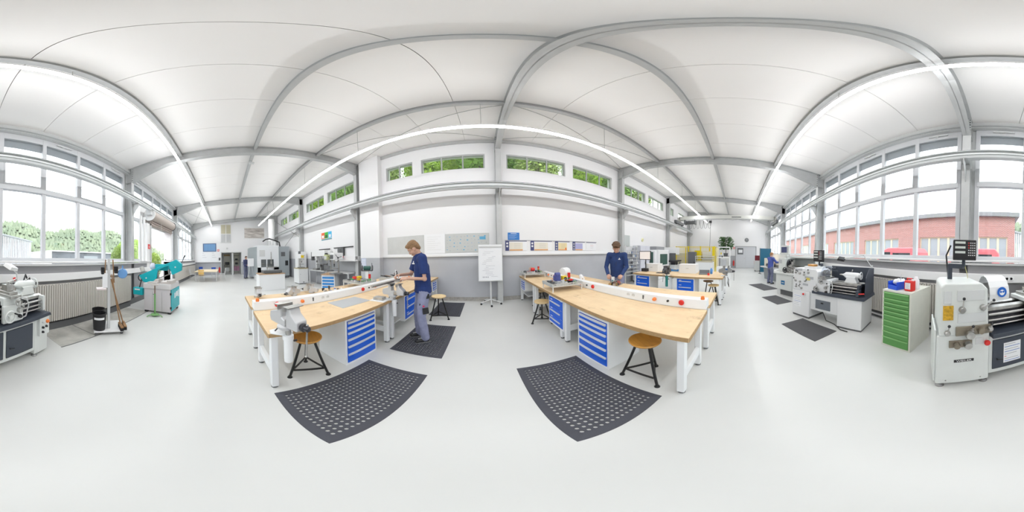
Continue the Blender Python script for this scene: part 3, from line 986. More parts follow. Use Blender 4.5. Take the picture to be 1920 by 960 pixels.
# ---------------------------------------------------------------- stools
def stool(label, loc, rz, group, wood=STOOLW, h=0.60):
    t = thing('work_stool', label, 'stool', loc, rz, group)
    M().rev([(0.10, h - 0.03), (0.165, h - 0.03), (0.178, h - 0.012), (0.172, h), (0.10, h - 0.010), (0.02, h - 0.014)], n=32).obj('seat', wood, t)
    M().cyl((0, 0, h - 0.055), (0, 0, h - 0.03), 0.09, n=16).obj('seat_plate', BLACKMET, t)
    rb, rt = 0.245, 0.085
    for k in range(3):
        a = k * 2 * math.pi / 3 + math.pi / 2
        c, s = math.cos(a), math.sin(a)
        M().cyl((rb * c, rb * s, 0.012), (rt * c, rt * s, h - 0.04), 0.016, n=10).obj('leg', BLACKMET, t)
        M().rev([(0.030, 0), (0.030, 0.008), (0.017, 0.03)], (rb * c, rb * s, 0), 'z', 12).obj('foot', BLACKMET, t)
        a2 = a + 2 * math.pi / 3
        f = 0.12 / (h - 0.04)
        rr = rb + (rt - rb) * f
        M().bar((rr * c, rr * s, 0.12), (rr * math.cos(a2), rr * math.sin(a2), 0.12), 0.012, 0.026).obj('stretcher', BLACKMET, t)
    return t
stool('orange-stained wooden stool on black tripod legs under the grey vise', (-1.69, 0.90, 0), 68, 'tripod work stools')
stool('orange-stained wooden stool on black tripod legs beside the perforated mat and six-drawer cabinet', (1.43, 0.91, 0), 150, 'tripod work stools')
stool('birch-topped tripod stool behind the man in the navy polo', (-1.03, 3.75, 0), 20, 'tripod work stools', BIRCH)
stool('birch-topped tripod stool tucked beside the hung three-drawer cabinet', (1.28, 3.33, 0), 100, 'tripod work stools', BIRCH, h=0.52)
stool('wooden tripod stool tucked under the wall-end bench by the flipchart', (1.62, 4.35, 0), 40, 'tripod work stools', BIRCH, h=0.52)

# ---------------------------------------------------------------- perforated mats
def perf_mat_mesh(W, L, nx, ny):
    m = M()
    z0, z1 = 0.0, 0.012
    bx = 0.062; by = 0.062
    px = (W - 2 * bx) / nx; py = (L - 2 * by) / ny
    n = 8
    for j in range(ny):
        for i in range(nx):
            cx = -W / 2 + bx + (i + 0.5) * px; cy = -L / 2 + by + (j + 0.5) * py
            outer = []; inner = []; low_ = []
            for k in range(n):
                a = 2 * math.pi * k / n
                ca, sa = math.cos(a), math.sin(a)
                q = 1 / max(abs(ca), abs(sa))
                outer.append((cx + ca * q * px / 2, cy + sa * q * py / 2, z1))
                inner.append((cx + ca * px * 0.31, cy + sa * px * 0.31, z1))
                low_.append((cx + ca * px * 0.31, cy + sa * px * 0.31, z0 + 0.001))
            m.add(outer + inner + low_, [(k, (k + 1) % n, n + (k + 1) % n, n + k) for k in range(n)] + [(n + k, n + (k + 1) % n, 2 * n + (k + 1) % n, 2 * n + k) for k in range(n)])
    me = bpy.data.meshes.new('perforated_field')
    me.from_pydata(m.v, [], m.f)
    me.materials.append(RUBBER)
    b = M()
    w2, l2 = W / 2, L / 2
    xi, yi = w2 - bx, l2 - by
    o = [(-w2, -l2, 0.001), (w2, -l2, 0.001), (w2, l2, 0.001), (-w2, l2, 0.001)]
    i4 = [(-xi, -yi, z1), (xi, -yi, z1), (xi, yi, z1), (-xi, yi, z1)]
    b.add(o + i4, [(k, (k + 1) % 4, 4 + (k + 1) % 4, 4 + k) for k in range(4)])
    return me, b.mesh('bevelled_border')
pm, pb = perf_mat_mesh(0.81, 1.25, 15, 24)
pb.materials.append(RUBBER)
def perf_mat(label, loc, rz=0):
    t = thing('floor_mat', label, 'floor mat', loc, rz, 'perforated rubber mats')
    link('perforated_field', pm, t); link('border', pb, t)
perf_mat('black perforated rubber mat before the orange stool and grey vise', (-1.01, 1.03, 0))
perf_mat('black perforated rubber mat before the six-drawer cabinet and bare bench', (0.78, 1.21, 0))
perf_mat('black perforated rubber mat under the man in the navy polo', (-0.96, 2.71, 0))
perf_mat('black perforated rubber mat by the skirting behind the birch stool', (-0.96, 4.55, 0))
FLATR = mat('fine_ribbed_rubber', (0.085, 0.085, 0.09), 0.75, bump=0.3, bscale=200)
def flat_mat(label, c, w, l, rz):
    t = M().prism([(-w / 2, -l / 2), (w / 2, -l / 2), (w / 2, l / 2), (-w / 2, l / 2)], 'z', 0, 0.010).obj('floor_mat', FLATR, bev=0.004)
    t.location = (c[0], c[1], 0); t.rotation_euler = (0, 0, R_(rz))
    tag(t, label, 'floor mat', 'plain rubber mats by the lathes')
flat_mat('dark grey plain rubber mat before the lathe with the black splash guard', (2.95, -1.39), 1.0, 0.6, 18)
flat_mat('dark grey plain rubber mat before the grey computer lathe', (5.35, -1.33), 1.0, 0.6, 20)
flat_mat('dark grey plain rubber mat under the man at the lathe', (7.6, -1.2), 1.5, 0.75, 22)

# ---------------------------------------------------------------- bench vises
def bench_vise(label, loc, rz, group='grey bench vises', lift=True, s=1.0, jaw=0.0, mt=CAST):
    """local y = jaw axis, front (spindle) towards -y; origin on the bench front edge at top height"""
    t = thing('bench_vise', label, 'vise', loc, rz, group)
    t.scale = (s, s, s)
    zb = 0.06
    if lift:
        M().rev([(0.040, -0.34), (0.043, -0.30), (0.043, -0.06), (0.052, -0.055), (0.052, -0.005), (0.042, 0.0)], (0, 0.0, 0), 'z', 20).obj('lift_tube', BWHITE, t)
        M().cyl((0, 0, 0), (0, 0, zb + 0.02), 0.028, n=14).obj('lift_post', STEEL, t)
        p = M(); p.prism([(-0.06, 0.0), (0.06, 0.0), (0.09, 0.12), (0.05, 0.17), (-0.10, 0.17), (-0.13, 0.10)], 'z', 0.0, 0.012)
        p.obj('clamp_plate', BWHITE, t, bev=0.003)
        M().cyl((0.055, -0.01, -0.09), (0.085, -0.02, -0.09), 0.012, n=8).obj('clamp_knob', BLACK, t)
    M().rev([(0.07, zb), (0.085, zb + 0.01), (0.085, zb + 0.035), (0.06, zb + 0.05)], (0, 0.03, 0), 'z', 20).obj('swivel_base', mt, t)
    b = M()
    b.prism([(-0.02, zb + 0.04), (0.22, zb + 0.04), (0.24, zb + 0.09), (0.23, zb + 0.15), (0.10, zb + 0.19), (0.10, zb + 0.255), (0.03, zb + 0.255), (0.03, zb + 0.13), (-0.02, zb + 0.11)], 'x', -0.055, 0.055)
    b.obj('body', mt, t, bev=0.012, seg=3)
    f = M()
    y = -0.03 - jaw
    f.prism([(y, zb + 0.045), (y, zb + 0.255), (y - 0.055, zb + 0.255), (y - 0.075, zb + 0.20), (y - 0.15, zb + 0.14), (y - 0.15, zb + 0.05)], 'x', -0.06, 0.06)
    f.obj('moving_jaw', mt, t, bev=0.014, seg=3)
    M().box(-0.04, 0.04, y, 0.04, zb + 0.055, zb + 0.115).obj('slide', STEEL, t)
    j = M(); j.box(-0.085, 0.085, 0.03, 0.048, zb + 0.215, zb + 0.265); j.box(-0.085, 0.085, 0.048, 0.10, zb + 0.255, zb + 0.265); j.obj('jaw_plate', STEEL, t, bev=0.002)
    j = M(); j.box(-0.085, 0.085, y - 0.018, y, zb + 0.215, zb + 0.265); j.box(-0.085, 0.085, y - 0.075, y - 0.018, zb + 0.255, zb + 0.265); j.obj('jaw_plate', STEEL, t, bev=0.002)
    M().rev([(0.036, y - 0.15), (0.040, y - 0.16), (0.040, y - 0.185), (0.028, y - 0.19), (0.028, y - 0.225), (0.020, y - 0.235)], (0, 0, zb + 0.09), 'y', 18).obj('spindle_head', DSTEEL, t)
    ha, hb = ((0.008, y - 0.205, zb + 0.12), (-0.012, y - 0.205, zb - 0.20)) if lift else ((0.12, y - 0.205, zb + 0.11), (-0.14, y - 0.205, zb + 0.06))
    h = M(); h.cyl(ha, hb, 0.008, n=8); h.sph(hb, 0.013, 8, 6); h.sph(ha, 0.013, 8, 6)
    h.obj('handle_bar', STEEL, t)
    M().cyl((-0.06, 0.06, zb + 0.02), (-0.11, 0.05, zb - 0.01), 0.007, n=8).obj('lock_lever', DSTEEL, t)
    return t
bench_vise('big grey cast vise on white lift tube above the orange stool', (-1.40, 0.55, TOPZ), 104, jaw=0.02, s=1.0, mt=mat('pale_cast', (0.58, 0.58, 0.59), 0.4, 0.3))
bench_vise('grey vise on white lift tube gripping the bar the polo-shirted man marks', (-1.42, 2.36, TOPZ), 90, jaw=0.05, s=0.88, mt=mat('pale_cast', (0.58, 0.58, 0.59), 0.4, 0.3))
# ================================================================ lathes along the window wall
NAVY = mat('anthracite_guard', (0.045, 0.055, 0.075), 0.5)
PAPER = mat('white_paper', (0.85, 0.86, 0.88), 0.7)
PRINTB = mat('print_blue', (0.10, 0.18, 0.50), 0.6)
PRINTG = mat('print_grey', (0.45, 0.46, 0.48), 0.6)
BRONZE = mat('oily_brass_plate', (0.30, 0.26, 0.20), 0.35, 0.6, var=0.25)
LCD = mat('lcd_grey', (0.62, 0.66, 0.62), 0.3)
PLEXI = glass_mat('clear_guard', (0.86, 0.88, 0.92), 0.12)
def lever(t, p, l=0.09, d=(0.15, 0, 1), hub=0.024):
    p = Vector(p); dd = Vector(d).normalized()
    M().rev([(hub, 0), (hub, -0.03), (hub * 0.7, -0.045)], p, 'y', 14).obj('lever_hub', STEEL, t)
    q = p + Vector((0, -0.035, 0)); e = q + dd * l
    lv = M(); lv.cyl(q, e, 0.007, 0.006, n=8)
    lo = lv.obj('lever', STEEL, t)
    M().sph(e, 0.016, 10, 8).obj('knob', BLACK, lo)
def knob(t, p, r, d, m=STEEL, name='dial_knob'):
    M().rev([(r, 0), (r * 1.05, -d * 0.5), (r * 0.9, -d), (r * 0.3, -d * 1.05)], p, 'y', 18).obj(name, m, t)
def handwheel(t, p, r, m, rim=0.012, axis='y', name='handwheel'):
    w = M(); w.torus((0, 0, 0), r, rim, axis, 24, 8)
    for k in range(3):
        a = k * 2.094 + 0.4
        q = (r * math.cos(a), 0, r * math.sin(a)) if axis == 'y' else (0, r * math.cos(a), r * math.sin(a))
        w.cyl((0, 0, 0), q, rim * 0.7, n=8)
    w.rev([(rim * 2, -0.02), (rim * 2, 0.02)], (0, 0, 0), axis, 14)
    o = w.obj(name, m, t); o.location = p
    k = M(); q = (r * 0.8, -0.01, r * 0.5) if axis == 'y' else (0.01, r * 0.8, r * 0.5)
    e = (q[0], q[1] - 0.06, q[2]) if axis == 'y' else (q[0] + 0.06, q[1], q[2])
    k.cyl(q, e, 0.010, n=10)
    k.obj('crank_grip', BLACK, o)
def paper_sheet(t, x0, x1, z0, z1, y, lines, name='paper_sheet'):
    s = M().box(x0, x1, y - 0.001, y, z0, z1).obj(name, PAPER, t)
    n = len(lines)
    for k, (c, w) in enumerate(lines):
        zz = z1 - (z1 - z0) * (k + 0.7) / (n + 0.4)
        M().box(x0 + 0.012, x0 + 0.012 + (x1 - x0 - 0.024) * w, y - 0.002, y - 0.001, zz - 0.004, zz + 0.004).obj('print_line', c, s)
    return s
def dro(t, p, w, h, yaw, arm_from, nd=3):
    """digital read-out on an arm"""
    r = Matrix.Rotation(R_(yaw), 3, 'Z')
    a = M(); a.box(arm_from[0] - 0.025, arm_from[0] + 0.025, arm_from[1] - 0.025, arm_from[1] + 0.025, arm_from[2], p[2] - h / 2 - 0.05)
    a.bar((arm_from[0], arm_from[1], p[2] - h / 2 - 0.07), (p[0], p[1] + 0.03, p[2] - h / 2 - 0.07), 0.05, 0.05)
    a.cyl((p[0], p[1] + 0.03, p[2] - h / 2 - 0.07), (p[0], p[1] + 0.03, p[2] - h / 2), 0.02)
    a.obj('readout_arm', NAVY, t)
    b = M().cb(0, 0, 0, w, 0.07, h).obj('readout', BLACK, t, bev=0.008)
    b.location = p; b.rotation_euler = (0, 0, R_(yaw))
    for k in range(nd):
        z = h * 0.36 - k * h * 0.235
        M().box(-w * 0.42, w * 0.02, -0.038, -0.034, z - h * 0.055, z + h * 0.055).obj('display', LCD, b)
    kb = M()
    for i in range(4):
        for j in range(6):
            kb.box(w * 0.14 + i * w * 0.085, w * 0.19 + i * w * 0.085, -0.038, -0.034, h * 0.32 - j * h * 0.12, h * 0.37 - j * h * 0.12)
    ko = kb.obj('keypad', LGREY, b); ko['kind'] = 'stuff'
    for j in range(3):
        M().box(w * 0.14, w * 0.19, -0.0395, -0.038, h * 0.32 - j * h * 0.12, h * 0.37 - j * h * 0.12).obj('red_key', RED, b)
def chuck(t, p, r, m=STEEL):
    c = M().rev([(r * 0.3, 0), (r, 0.0), (r, 0.07), (r * 0.92, 0.08), (r * 0.25, 0.08), (r * 0.22, 0.05)], p, 'x', 24).obj('chuck', m, t)
    for k in range(3):
        a = k * 2.094 + 0.5
        j = M(); j.cb(0.10, 0, r * 0.6, 0.05, 0.03, r * 0.6)
        o = j.obj('chuck_jaw', STEEL, c); o.location = p; o.rotation_euler = (a, 0, 0)
def tailstock(t, x, z, m, w=0.30):
    b = M()
    b.prism([(0.0, 0), (w, 0), (w - 0.05, 0.10), (w - 0.04, 0.14), (0.02, 0.14), (0.05, 0.10)], 'y', 0.20, 0.36)
    o = b.obj('tailstock', m, t, bev=0.01); o.location = (x, 0, z)
    q = M().rev([(0.010, -0.10), (0.022, -0.06), (0.045, -0.02), (0.062, 0.0), (0.066, 0.05), (0.062, w), (0.045, w + 0.03)], (0, 0.28, 0.16), 'x', 20).obj('quill_barrel', m, o)
    c = M().cyl((-0.15, 0.28, 0.16), (-0.08, 0.28, 0.16), 0.012, 0.022, n=12).obj('centre', STEEL, o)
    h = M(); h.torus((w + 0.06, 0.28, 0.16), 0.075, 0.011, 'x', 20, 8); h.cyl((w + 0.03, 0.28, 0.16), (w + 0.065, 0.28, 0.16), 0.025)
    for k in range(3):
        a = k * 2.094
        h.cyl((w + 0.06, 0.28, 0.16), (w + 0.06, 0.28 + 0.075 * math.cos(a), 0.16 + 0.075 * math.sin(a)), 0.008, n=6)
    h.obj('tailstock_wheel', m, o)
    l = M(); l.cyl((w * 0.45, 0.28, 0.2), (w * 0.62, 0.22, 0.28), 0.007, n=8); l.sph((w * 0.62, 0.22, 0.28), 0.012, 8, 6)
    l.obj('clamp_lever', STEEL, o)
def bed_group(t, x0, x1, z, m_leg):
    b = M()
    for y in (0.14, 0.33):
        b.prism([(y, z), (y + 0.04, z + 0.02), (y + 0.08, z), (y + 0.08, z - 0.04), (y, z - 0.04)], 'x', x0, x1)
    b.obj('bed_ways', STEEL, t)
    M().box(x0, x1, 0.15, 0.40, z - 0.24, z - 0.04).obj('bed', DSTEEL, t, bev=0.01)
    for dz, r in ((-0.07, 0.016), (-0.14, 0.014), (-0.20, 0.012)):
        M().cyl((x0, 0.09, z + dz), (x1 - 0.02, 0.09, z + dz), r, n=12).obj('feed_rod', STEEL, t)
    M().box(x1 - 0.05, x1, 0.05, 0.42, z - 0.24, z + 0.0).obj('bed_end', m_leg, t, bev=0.008)
def saddle(t, x0, x1, z, m, wheel_r=0.085):
    s = M()
    s.box(x0, x1, 0.02, 0.07, z - 0.26, z - 0.02)
    s.box(x0 + 0.02, x1 - 0.02, 0.05, 0.45, z + 0.02, z + 0.075)
    s.box(x0 + 0.02, x1 - 0.02, 0.05, 0.12, z - 0.03, z + 0.03)
    so = s.obj('saddle_apron', m, t, bev=0.010)
    c = M(); xm = (x0 + x1) / 2
    c.box(xm - 0.09, xm + 0.09, -0.02, 0.40, z + 0.075, z + 0.115); c.box(xm - 0.07, xm + 0.07, 0.03, 0.25, z + 0.115, z + 0.15)
    c.obj('cross_slide', STEEL, so, bev=0.004)
    p = M(); p.box(xm - 0.055, xm + 0.055, 0.10, 0.21, z + 0.15, z + 0.235); p.cyl((xm, 0.155, z + 0.235), (xm, 0.155, z + 0.27), 0.02, n=6)
    for k in range(3):
        p.box(xm - 0.045 + k * 0.035, xm - 0.03 + k * 0.035, 0.11, 0.125, z + 0.235, z + 0.26)
    p.obj('tool_post', STEEL, so, bev=0.003)
    l = M(); l.cyl((xm, 0.155, z + 0.26), (xm + 0.10, 0.10, z + 0.30), 0.008, n=8); l.sph((xm + 0.10, 0.10, z + 0.30), 0.014, 8, 6)
    l.obj('tool_post_lever', STEEL, so)
    handwheel(t, (x0 + 0.06, -0.035, z - 0.15), wheel_r, m if m is LATHEW else STEEL, 0.012)
    handwheel(t, (xm + 0.02, -0.05, z + 0.03), 0.05, STEEL, 0.009, name='cross_slide_wheel')
    knob(t, (x1 - 0.08, 0.02, z - 0.10), 0.035, 0.05, STEEL)
    knob(t, (x1 - 0.07, 0.02, z - 0.19), 0.025, 0.04, BLACK)
    lever(t, (x1 - 0.03, 0.02, z - 0.06), 0.08, (0.2, -0.5, 1), 0.018)
    M().tube([(x1 - 0.01, 0.06, z + 0.06), (x1 + 0.06, 0.02, z + 0.04), (x1 + 0.09, 0.01, z - 0.06), (x1 + 0.05, 0.02, z - 0.22), (x1 + 0.0, 0.05, z - 0.25)], 0.010, 8).obj('coolant_hose', LGREY, t)
def machine_lamp(t, base, elbow, head, m=WHITE, size=0.15):
    a = M(); a.tube([base, elbow, head], 0.010, 8); a.sph(elbow, 0.018, 8, 6); a.cyl(base, (base[0], base[1], base[2] + 0.05), 0.022)
    a.obj('lamp_arm', LGREY, t)
    h = M()
    s = size / 2
    h.prism([(-s, -0.02), (s, -0.02), (s * 0.8, 0.035), (-s * 0.8, 0.035)], 'y', -s * 0.75, s * 0.75)
    o = h.obj('lamp_head', m, t, bev=0.006); o.location = head; o.rotation_euler = (R_(25), R_(8), R_(15))
    M().box(-s * 0.85, s * 0.85, -s * 0.6, s * 0.6, -0.024, -0.0205).obj('lamp_glass', mat('lamp_reflector', (0.42, 0.38, 0.30), 0.3), o)

# ---- the near lathe
t = thing('toolroom_lathe', 'off-white toolroom lathe with black cupboard doors and grey gear levers, near the drawer cabinet', 'lathe', (0.503, -1.44, 0), 205, 'engine lathes')
M().box(0.0, 0.545, 0.03, 0.58, 0.06, 0.78).obj('headstock_base', LATHEW, t, bev=0.02, seg=3)
M().prism([(0.02, 0.775), (0.53, 0.775), (0.51, 1.28), (0.44, 1.345), (0.07, 1.345), (0.03, 1.31)], 'y', 0.02, 0.56).obj('headstock', LATHEW, t, bev=0.018, seg=3)
M().box(-0.02, 0.0, 0.05, 0.56, 0.10, 0.84).obj('gear_cover', LATHEW, t, bev=0.008)
pf = M(); pf.box(0.06, 0.135, 0.014, 0.022, 1.14, 1.26); pf.box(0.19, 0.49, 0.014, 0.022, 1.16, 1.27); pf.box(0.20, 0.49, 0.014, 0.022, 0.92, 1.03)
for i, q in enumerate(((0.06, 0.135, 1.14, 1.27), (0.19, 0.47, 1.165, 1.275), (0.20, 0.49, 0.925, 1.03))):
    M().box(q[0], q[1], 0.013, 0.021, q[2], q[3]).obj('data_plate', mat('etched_plate', (0.66, 0.68, 0.68), 0.4), t, bev=0.003)
M().box(0.055, 0.155, 0.012, 0.021, 0.965, 1.12).obj('yellow_notice', mat('amber_plate', (0.72, 0.42, 0.03), 0.4, var=0.4, vscale=40), t)
lever(t, (0.24, 0.02, 1.075), 0.13, (0.03, -0.2, 1), 0.036)
lever(t, (0.455, 0.02, 1.085), 0.13, (0.8, -0.3, 0.75), 0.034)
lever(t, (0.10, 0.02, 0.82), 0.10, (0.1, -0.2, 1), 0.030)
M().box(0.18, 0.56, 0.0, 0.022, 0.78, 0.885).obj('feed_gear_plate', BRONZE, t, bev=0.004)
knob(t, (0.315, 0.0, 0.80), 0.048, 0.06, STEEL); lever(t, (0.335, 0.0, 0.84), 0.07, (0, -0.3, 1), 0.02)
knob(t, (0.43, 0.0, 0.825), 0.034, 0.04, BRONZE); lever(t, (0.53, 0.0, 0.84), 0.07, (0, -0.2, 1), 0.03)
M().box(0.12, 0.35, 0.008, 0.032, 0.63, 0.715).obj('switch_plate', BRONZE, t, bev=0.004)
knob(t, (0.19, 0.008, 0.67), 0.034, 0.05, BRONZE); knob(t, (0.30, 0.008, 0.665), 0.042, 0.055, STEEL)
M().box(0.39, 0.475, 0.026, 0.032, 0.635, 0.72).obj('data_plate', mat('etched_plate', (0.66, 0.68, 0.68), 0.4), t)
e = M().rev([(0.020, 0.03), (0.020, 0.005)], (0.505, 0, 0.655), 'y', 16).obj('stop_button', RED, t)
M().rev([(0.032, 0.005), (0.034, -0.012), (0.028, -0.022)], (0.505, 0, 0.655), 'y', 18).obj('stop_cap', RED, e)
npl = M().box(0.175, 0.375, 0.024, 0.031, 0.41, 0.445).obj('name_plate', BLACK, t)
text('lettering', 'WEILER', 0.034, WHITE, npl, (0.275, 0.023, 0.4275), (90, 0, 0), sx=1.35)
for q in ((0.10, 0.12), (0.45, 0.12)):
    M().cyl((q[0], 0.03, q[1]), (q[0], 0.022, q[1]), 0.008, n=8).obj('screw', STEEL, t)
for q in ((0.05, 0.08), (0.50, 0.08), (0.05, 0.52), (0.50, 0.52), (1.63, 0.08), (1.85, 0.45)):
    M().rev([(0.045, 0), (0.045, 0.015), (0.02, 0.03), (0.02, 0.07)], (q[0], q[1], 0), 'z', 14).obj('levelling_foot', CAST, t)
M().box(0.545, 1.60, 0.05, 0.56, 0.13, 0.70).obj('base_cupboard', LATHEW, t, bev=0.012)
for a, b in ((0.585, 1.04), (1.085, 1.555)):
    dr = M().box(a, b, 0.035, 0.052, 0.20, 0.645).obj('cupboard_door', NAVY, t, bev=0.012, seg=3)
    M().tube([(a + 0.05, 0.035, 0.36), (a + 0.05, 0.015, 0.36), (a + 0.11, 0.015, 0.35)], 0.008, 6).obj('door_handle', BLACK, dr)
paper_sheet(t, 0.715, 0.935, 0.275, 0.58, 0.034, [(PRINTG, 0.7), (PRINTB, 1), (PRINTG, 0.9), (PRINTB, 1), (PRINTG, 0.8), (RED, 0.12), (PRINTG, 0.9), (PRINTB, 1)])
M().box(1.60, 1.90, 0.05, 0.56, 0.04, 0.72).obj('tail_pedestal', LATHEW, t, bev=0.012)
cp = M().box(1.66, 1.87, 0.0, 0.055, 0.38, 0.70).obj('control_box', LATHEW, t, bev=0.008)
for x, z, r, mm in ((1.83, 0.61, 0.034, ORANGE), (1.72, 0.62, 0.018, LGREY), (1.80, 0.53, 0.02, BLACK), (1.72, 0.53, 0.02, BLACK), (1.72, 0.45, 0.02, BLACK)):
    M().rev([(r, 0), (r, -0.014), (r * 0.7, -0.03)], (x, 0, z), 'y', 16).obj('control_knob', mm, cp)
M().box(1.90, 2.02, 0.10, 0.5, 0.30, 0.66).obj('coolant_box', LATHEW, t, bev=0.01)
M().prism([(0.56, 0.70), (1.92, 0.70), (1.88, 0.755), (0.56, 0.755)], 'y', -0.02, 0.58).obj('chip_tray', NAVY, t, bev=0.006)
bed_group(t, 0.55, 1.84, 1.03, LATHEW)
saddle(t, 1.02, 1.34, 1.03, LATHEW, 0.075)
tailstock(t, 1.47, 1.045, LATHEW, 0.30)
chuck(t, (0.55, 0.28, 1.205), 0.10)
g = M()
for k in range(8):
    a0 = R_(-20 + k * 22); a1 = R_(-20 + (k + 1) * 22)
    q = [(0.28 - 0.20 * math.cos(a0), 1.19 + 0.20 * math.sin(a0)), (0.28 - 0.20 * math.cos(a1), 1.19 + 0.20 * math.sin(a1)), (0.28 - 0.192 * math.cos(a1), 1.19 + 0.192 * math.sin(a1)), (0.28 - 0.192 * math.cos(a0), 1.19 + 0.192 * math.sin(a0))]
    g.prism(q, 'x', 0.56, 0.80)
go = g.obj('chuck_guard', BWHITE, t, bev=0.003)
sg = M().rev([(0.058, 0.0), (0.058, -0.003)], (0, 0, 0), 'y', 28).obj('safety_sign', mat('mandatory_blue', (0.01, 0.13, 0.55), 0.5), t)
sg.location = (0.70, 0.072, 1.22); sg.rotation_euler = (R_(-4), 0, 0)
fa = M(); fa.rev([(0.032, 0), (0.032, -0.001)], (0, -0.0035, -0.004), 'y', 18)
fo_ = fa.obj('pictogram_face', PAPER, sg)
go2 = M()
for s in (-1, 1):
    go2.rev([(0.0125, 0), (0.0125, -0.0012)], (s * 0.015, -0.0048, 0.004), 'y', 12)
go2.box(-0.036, 0.036, -0.0058, -0.0048, 0.003, 0.007)
go2.obj('pictogram_goggles', mat('mandatory_blue', (0.01, 0.13, 0.55), 0.5), sg)
dro(t, (0.30, 0.20, 1.68), 0.25, 0.22, -8, (0.17, 0.36, 1.345))
M().tube([(0.16, 0.40, 1.35), (0.13, 0.40, 1.62), (0.18, 0.38, 1.74)], 0.010, 8).obj('readout_cable', BLACK, t)
M().tube([(0.33, 0.30, 1.52), (0.38, 0.36, 1.40), (0.40, 0.40, 1.34)], 0.004, 6).obj('yellow_wire', mat('wire_yellow', (0.6, 0.55, 0.2), 0.5), t)
machine_lamp(t, (1.66, 0.50, 1.20), (1.62, 0.48, 1.36), (1.40, 0.36, 1.47), WHITE, 0.20)
M().tube([(1.78, 0.40, 1.22), (1.86, 0.42, 1.30), (1.92, 0.44, 1.16), (1.92, 0.46, 1.0), (1.98, 0.42, 0.7), (2.08, 0.40, 0.4), (2.06, 0.36, 0.12)], 0.014, 8).obj('power_cable', BLACK, t)
M().tube([(1.72, 0.42, 1.22), (1.80, 0.45, 1.33), (1.89, 0.48, 1.22), (1.88, 0.5, 1.04)], 0.016, 8).obj('hose_loop', BLACK, t)

# ---- the lathe with the anthracite splash guard
t = thing('guarded_lathe', 'white engine lathe with anthracite splash guard and many small levers', 'lathe', (3.93, -1.40, 0), 204, 'engine lathes')
WL = mat('lathe_white', (0.78, 0.79, 0.80), 0.35)
M().box(0.0, 0.56, 0.0, 0.62, 0.05, 0.70).obj('head_pedestal', WL, t, bev=0.012)
M().box(0.01, 0.55, 0.02, 0.60, 0.0, 0.05).obj('plinth', DGREY, t)
M().box(0.56, 1.32, 0.05, 0.60, 0.27, 0.70).obj('base_panel', WL, t, bev=0.008)
M().box(1.32, 1.86, 0.0, 0.62, 0.04, 0.70).obj('tail_pedestal', WL, t, bev=0.012)
M().box(1.33, 1.85, 0.02, 0.60, 0.0, 0.04).obj('plinth', DGREY, t)
dr = M().box(0.72, 1.12, 0.038, 0.052, 0.33, 0.55).obj('hatch', mat('hatch_grey', (0.16, 0.18, 0.21), 0.5), t, bev=0.004)
M().box(0.88, 0.94, 0.025, 0.04, 0.47, 0.50).obj('hatch_grip', BLACK, dr)
hs = M().prism([(0.0, 0.70), (0.80, 0.70), (0.78, 1.20), (0.72, 1.25), (0.05, 1.25), (0.0, 1.18)], 'y', 0.02, 0.55).obj('headstock', WL, t, bev=0.015, seg=3)
M().box(0.28, 0.66, 0.12, 0.50, 1.25, 1.30).obj('top_tray', WL, t, bev=0.006)
ob = M().box(0.34, 0.52, 0.18, 0.36, 1.301, 1.35).obj('amber_dish', mat('amber_wood', (0.60, 0.30, 0.08), 0.4), t, bev=0.01)
for x, z, dd in ((0.10, 1.13, (0.6, -0.2, 0.8)), (0.24, 1.12, (-0.6, -0.2, 0.8)), (0.38, 1.10, (0.5, -0.2, 0.9)), (0.52, 1.16, (0.2, -0.2, 1)), (0.10, 0.93, (-0.5, -0.2, 0.9)), (0.25, 0.92, (0.4, -0.2, -0.9)), (0.42, 0.95, (0.8, -0.2, 0.5)), (0.12, 0.78, (0.5, -0.2, 0.8)), (0.30, 0.76, (-0.6, -0.2, 0.7))):
    lever(t, (x, 0.02, z), 0.075, dd, 0.024)
for q in ((0.06, 0.30, 1.19, 1.24), (0.40, 0.66, 1.01, 1.07), (0.34, 0.50, 0.84, 0.89)):
    M().box(q[0], q[1], 0.013, 0.021, q[2], q[3]).obj('data_plate', PRINTG, t)
M().box(0.45, 0.56, 0.012, 0.021, 0.98, 1.04).obj('yellow_plate', mat('plate_yellow', (0.75, 0.62, 0.12), 0.5), t)
e = M().box(0.36, 0.46, -0.03, 0.0, 0.60, 0.67).obj('switch_box', WL, t, bev=0.005)
M().rev([(0.022, 0), (0.024, -0.025)], (0.41, -0.03, 0.635), 'y', 14).obj('stop_button', RED, e)
paper_sheet(t, 0.06, 0.30, 0.28, 0.58, -0.001, [(PRINTB, 1), (PRINTG, 0.9), (PRINTG, 0.9), (PRINTB, 1), (PRINTG, 0.7), (PRINTG, 0.8)])
M().prism([(0.66, 0.70), (1.92, 0.70), (1.90, 0.76), (0.66, 0.76)], 'y', -0.03, 0.64).obj('chip_tray', NAVY, t, bev=0.006)
gd = M()
gd.box(0.80, 1.90, 0.58, 0.60, 0.74, 1.32)
gd.prism([(0.60, 0.74), (0.60, 1.32), (0.30, 1.32), (0.12, 1.15), (0.08, 0.74)], 'x', 1.88, 1.90)
gd.obj('splash_guard', NAVY, t, bev=0.006)
bed_group(t, 0.80, 1.78, 0.99, NAVY)
saddle(t, 0.72, 1.10, 0.97, WL, 0.06)
tailstock(t, 1.36, 1.0, WL, 0.30)
chuck(t, (0.80, 0.28, 1.14), 0.10)
g = M()
for k in range(7):
    a0 = R_(-10 + k * 24); a1 = R_(-10 + (k + 1) * 24)
    q = [(0.28 - 0.20 * math.cos(a), 1.13 + 0.20 * math.sin(a)) for a in (a0, a1)] + [(0.28 - 0.195 * math.cos(a), 1.13 + 0.195 * math.sin(a)) for a in (a1, a0)]
    g.prism(q, 'x', 0.82, 1.06)
g.obj('clear_chuck_guard', PLEXI, t)
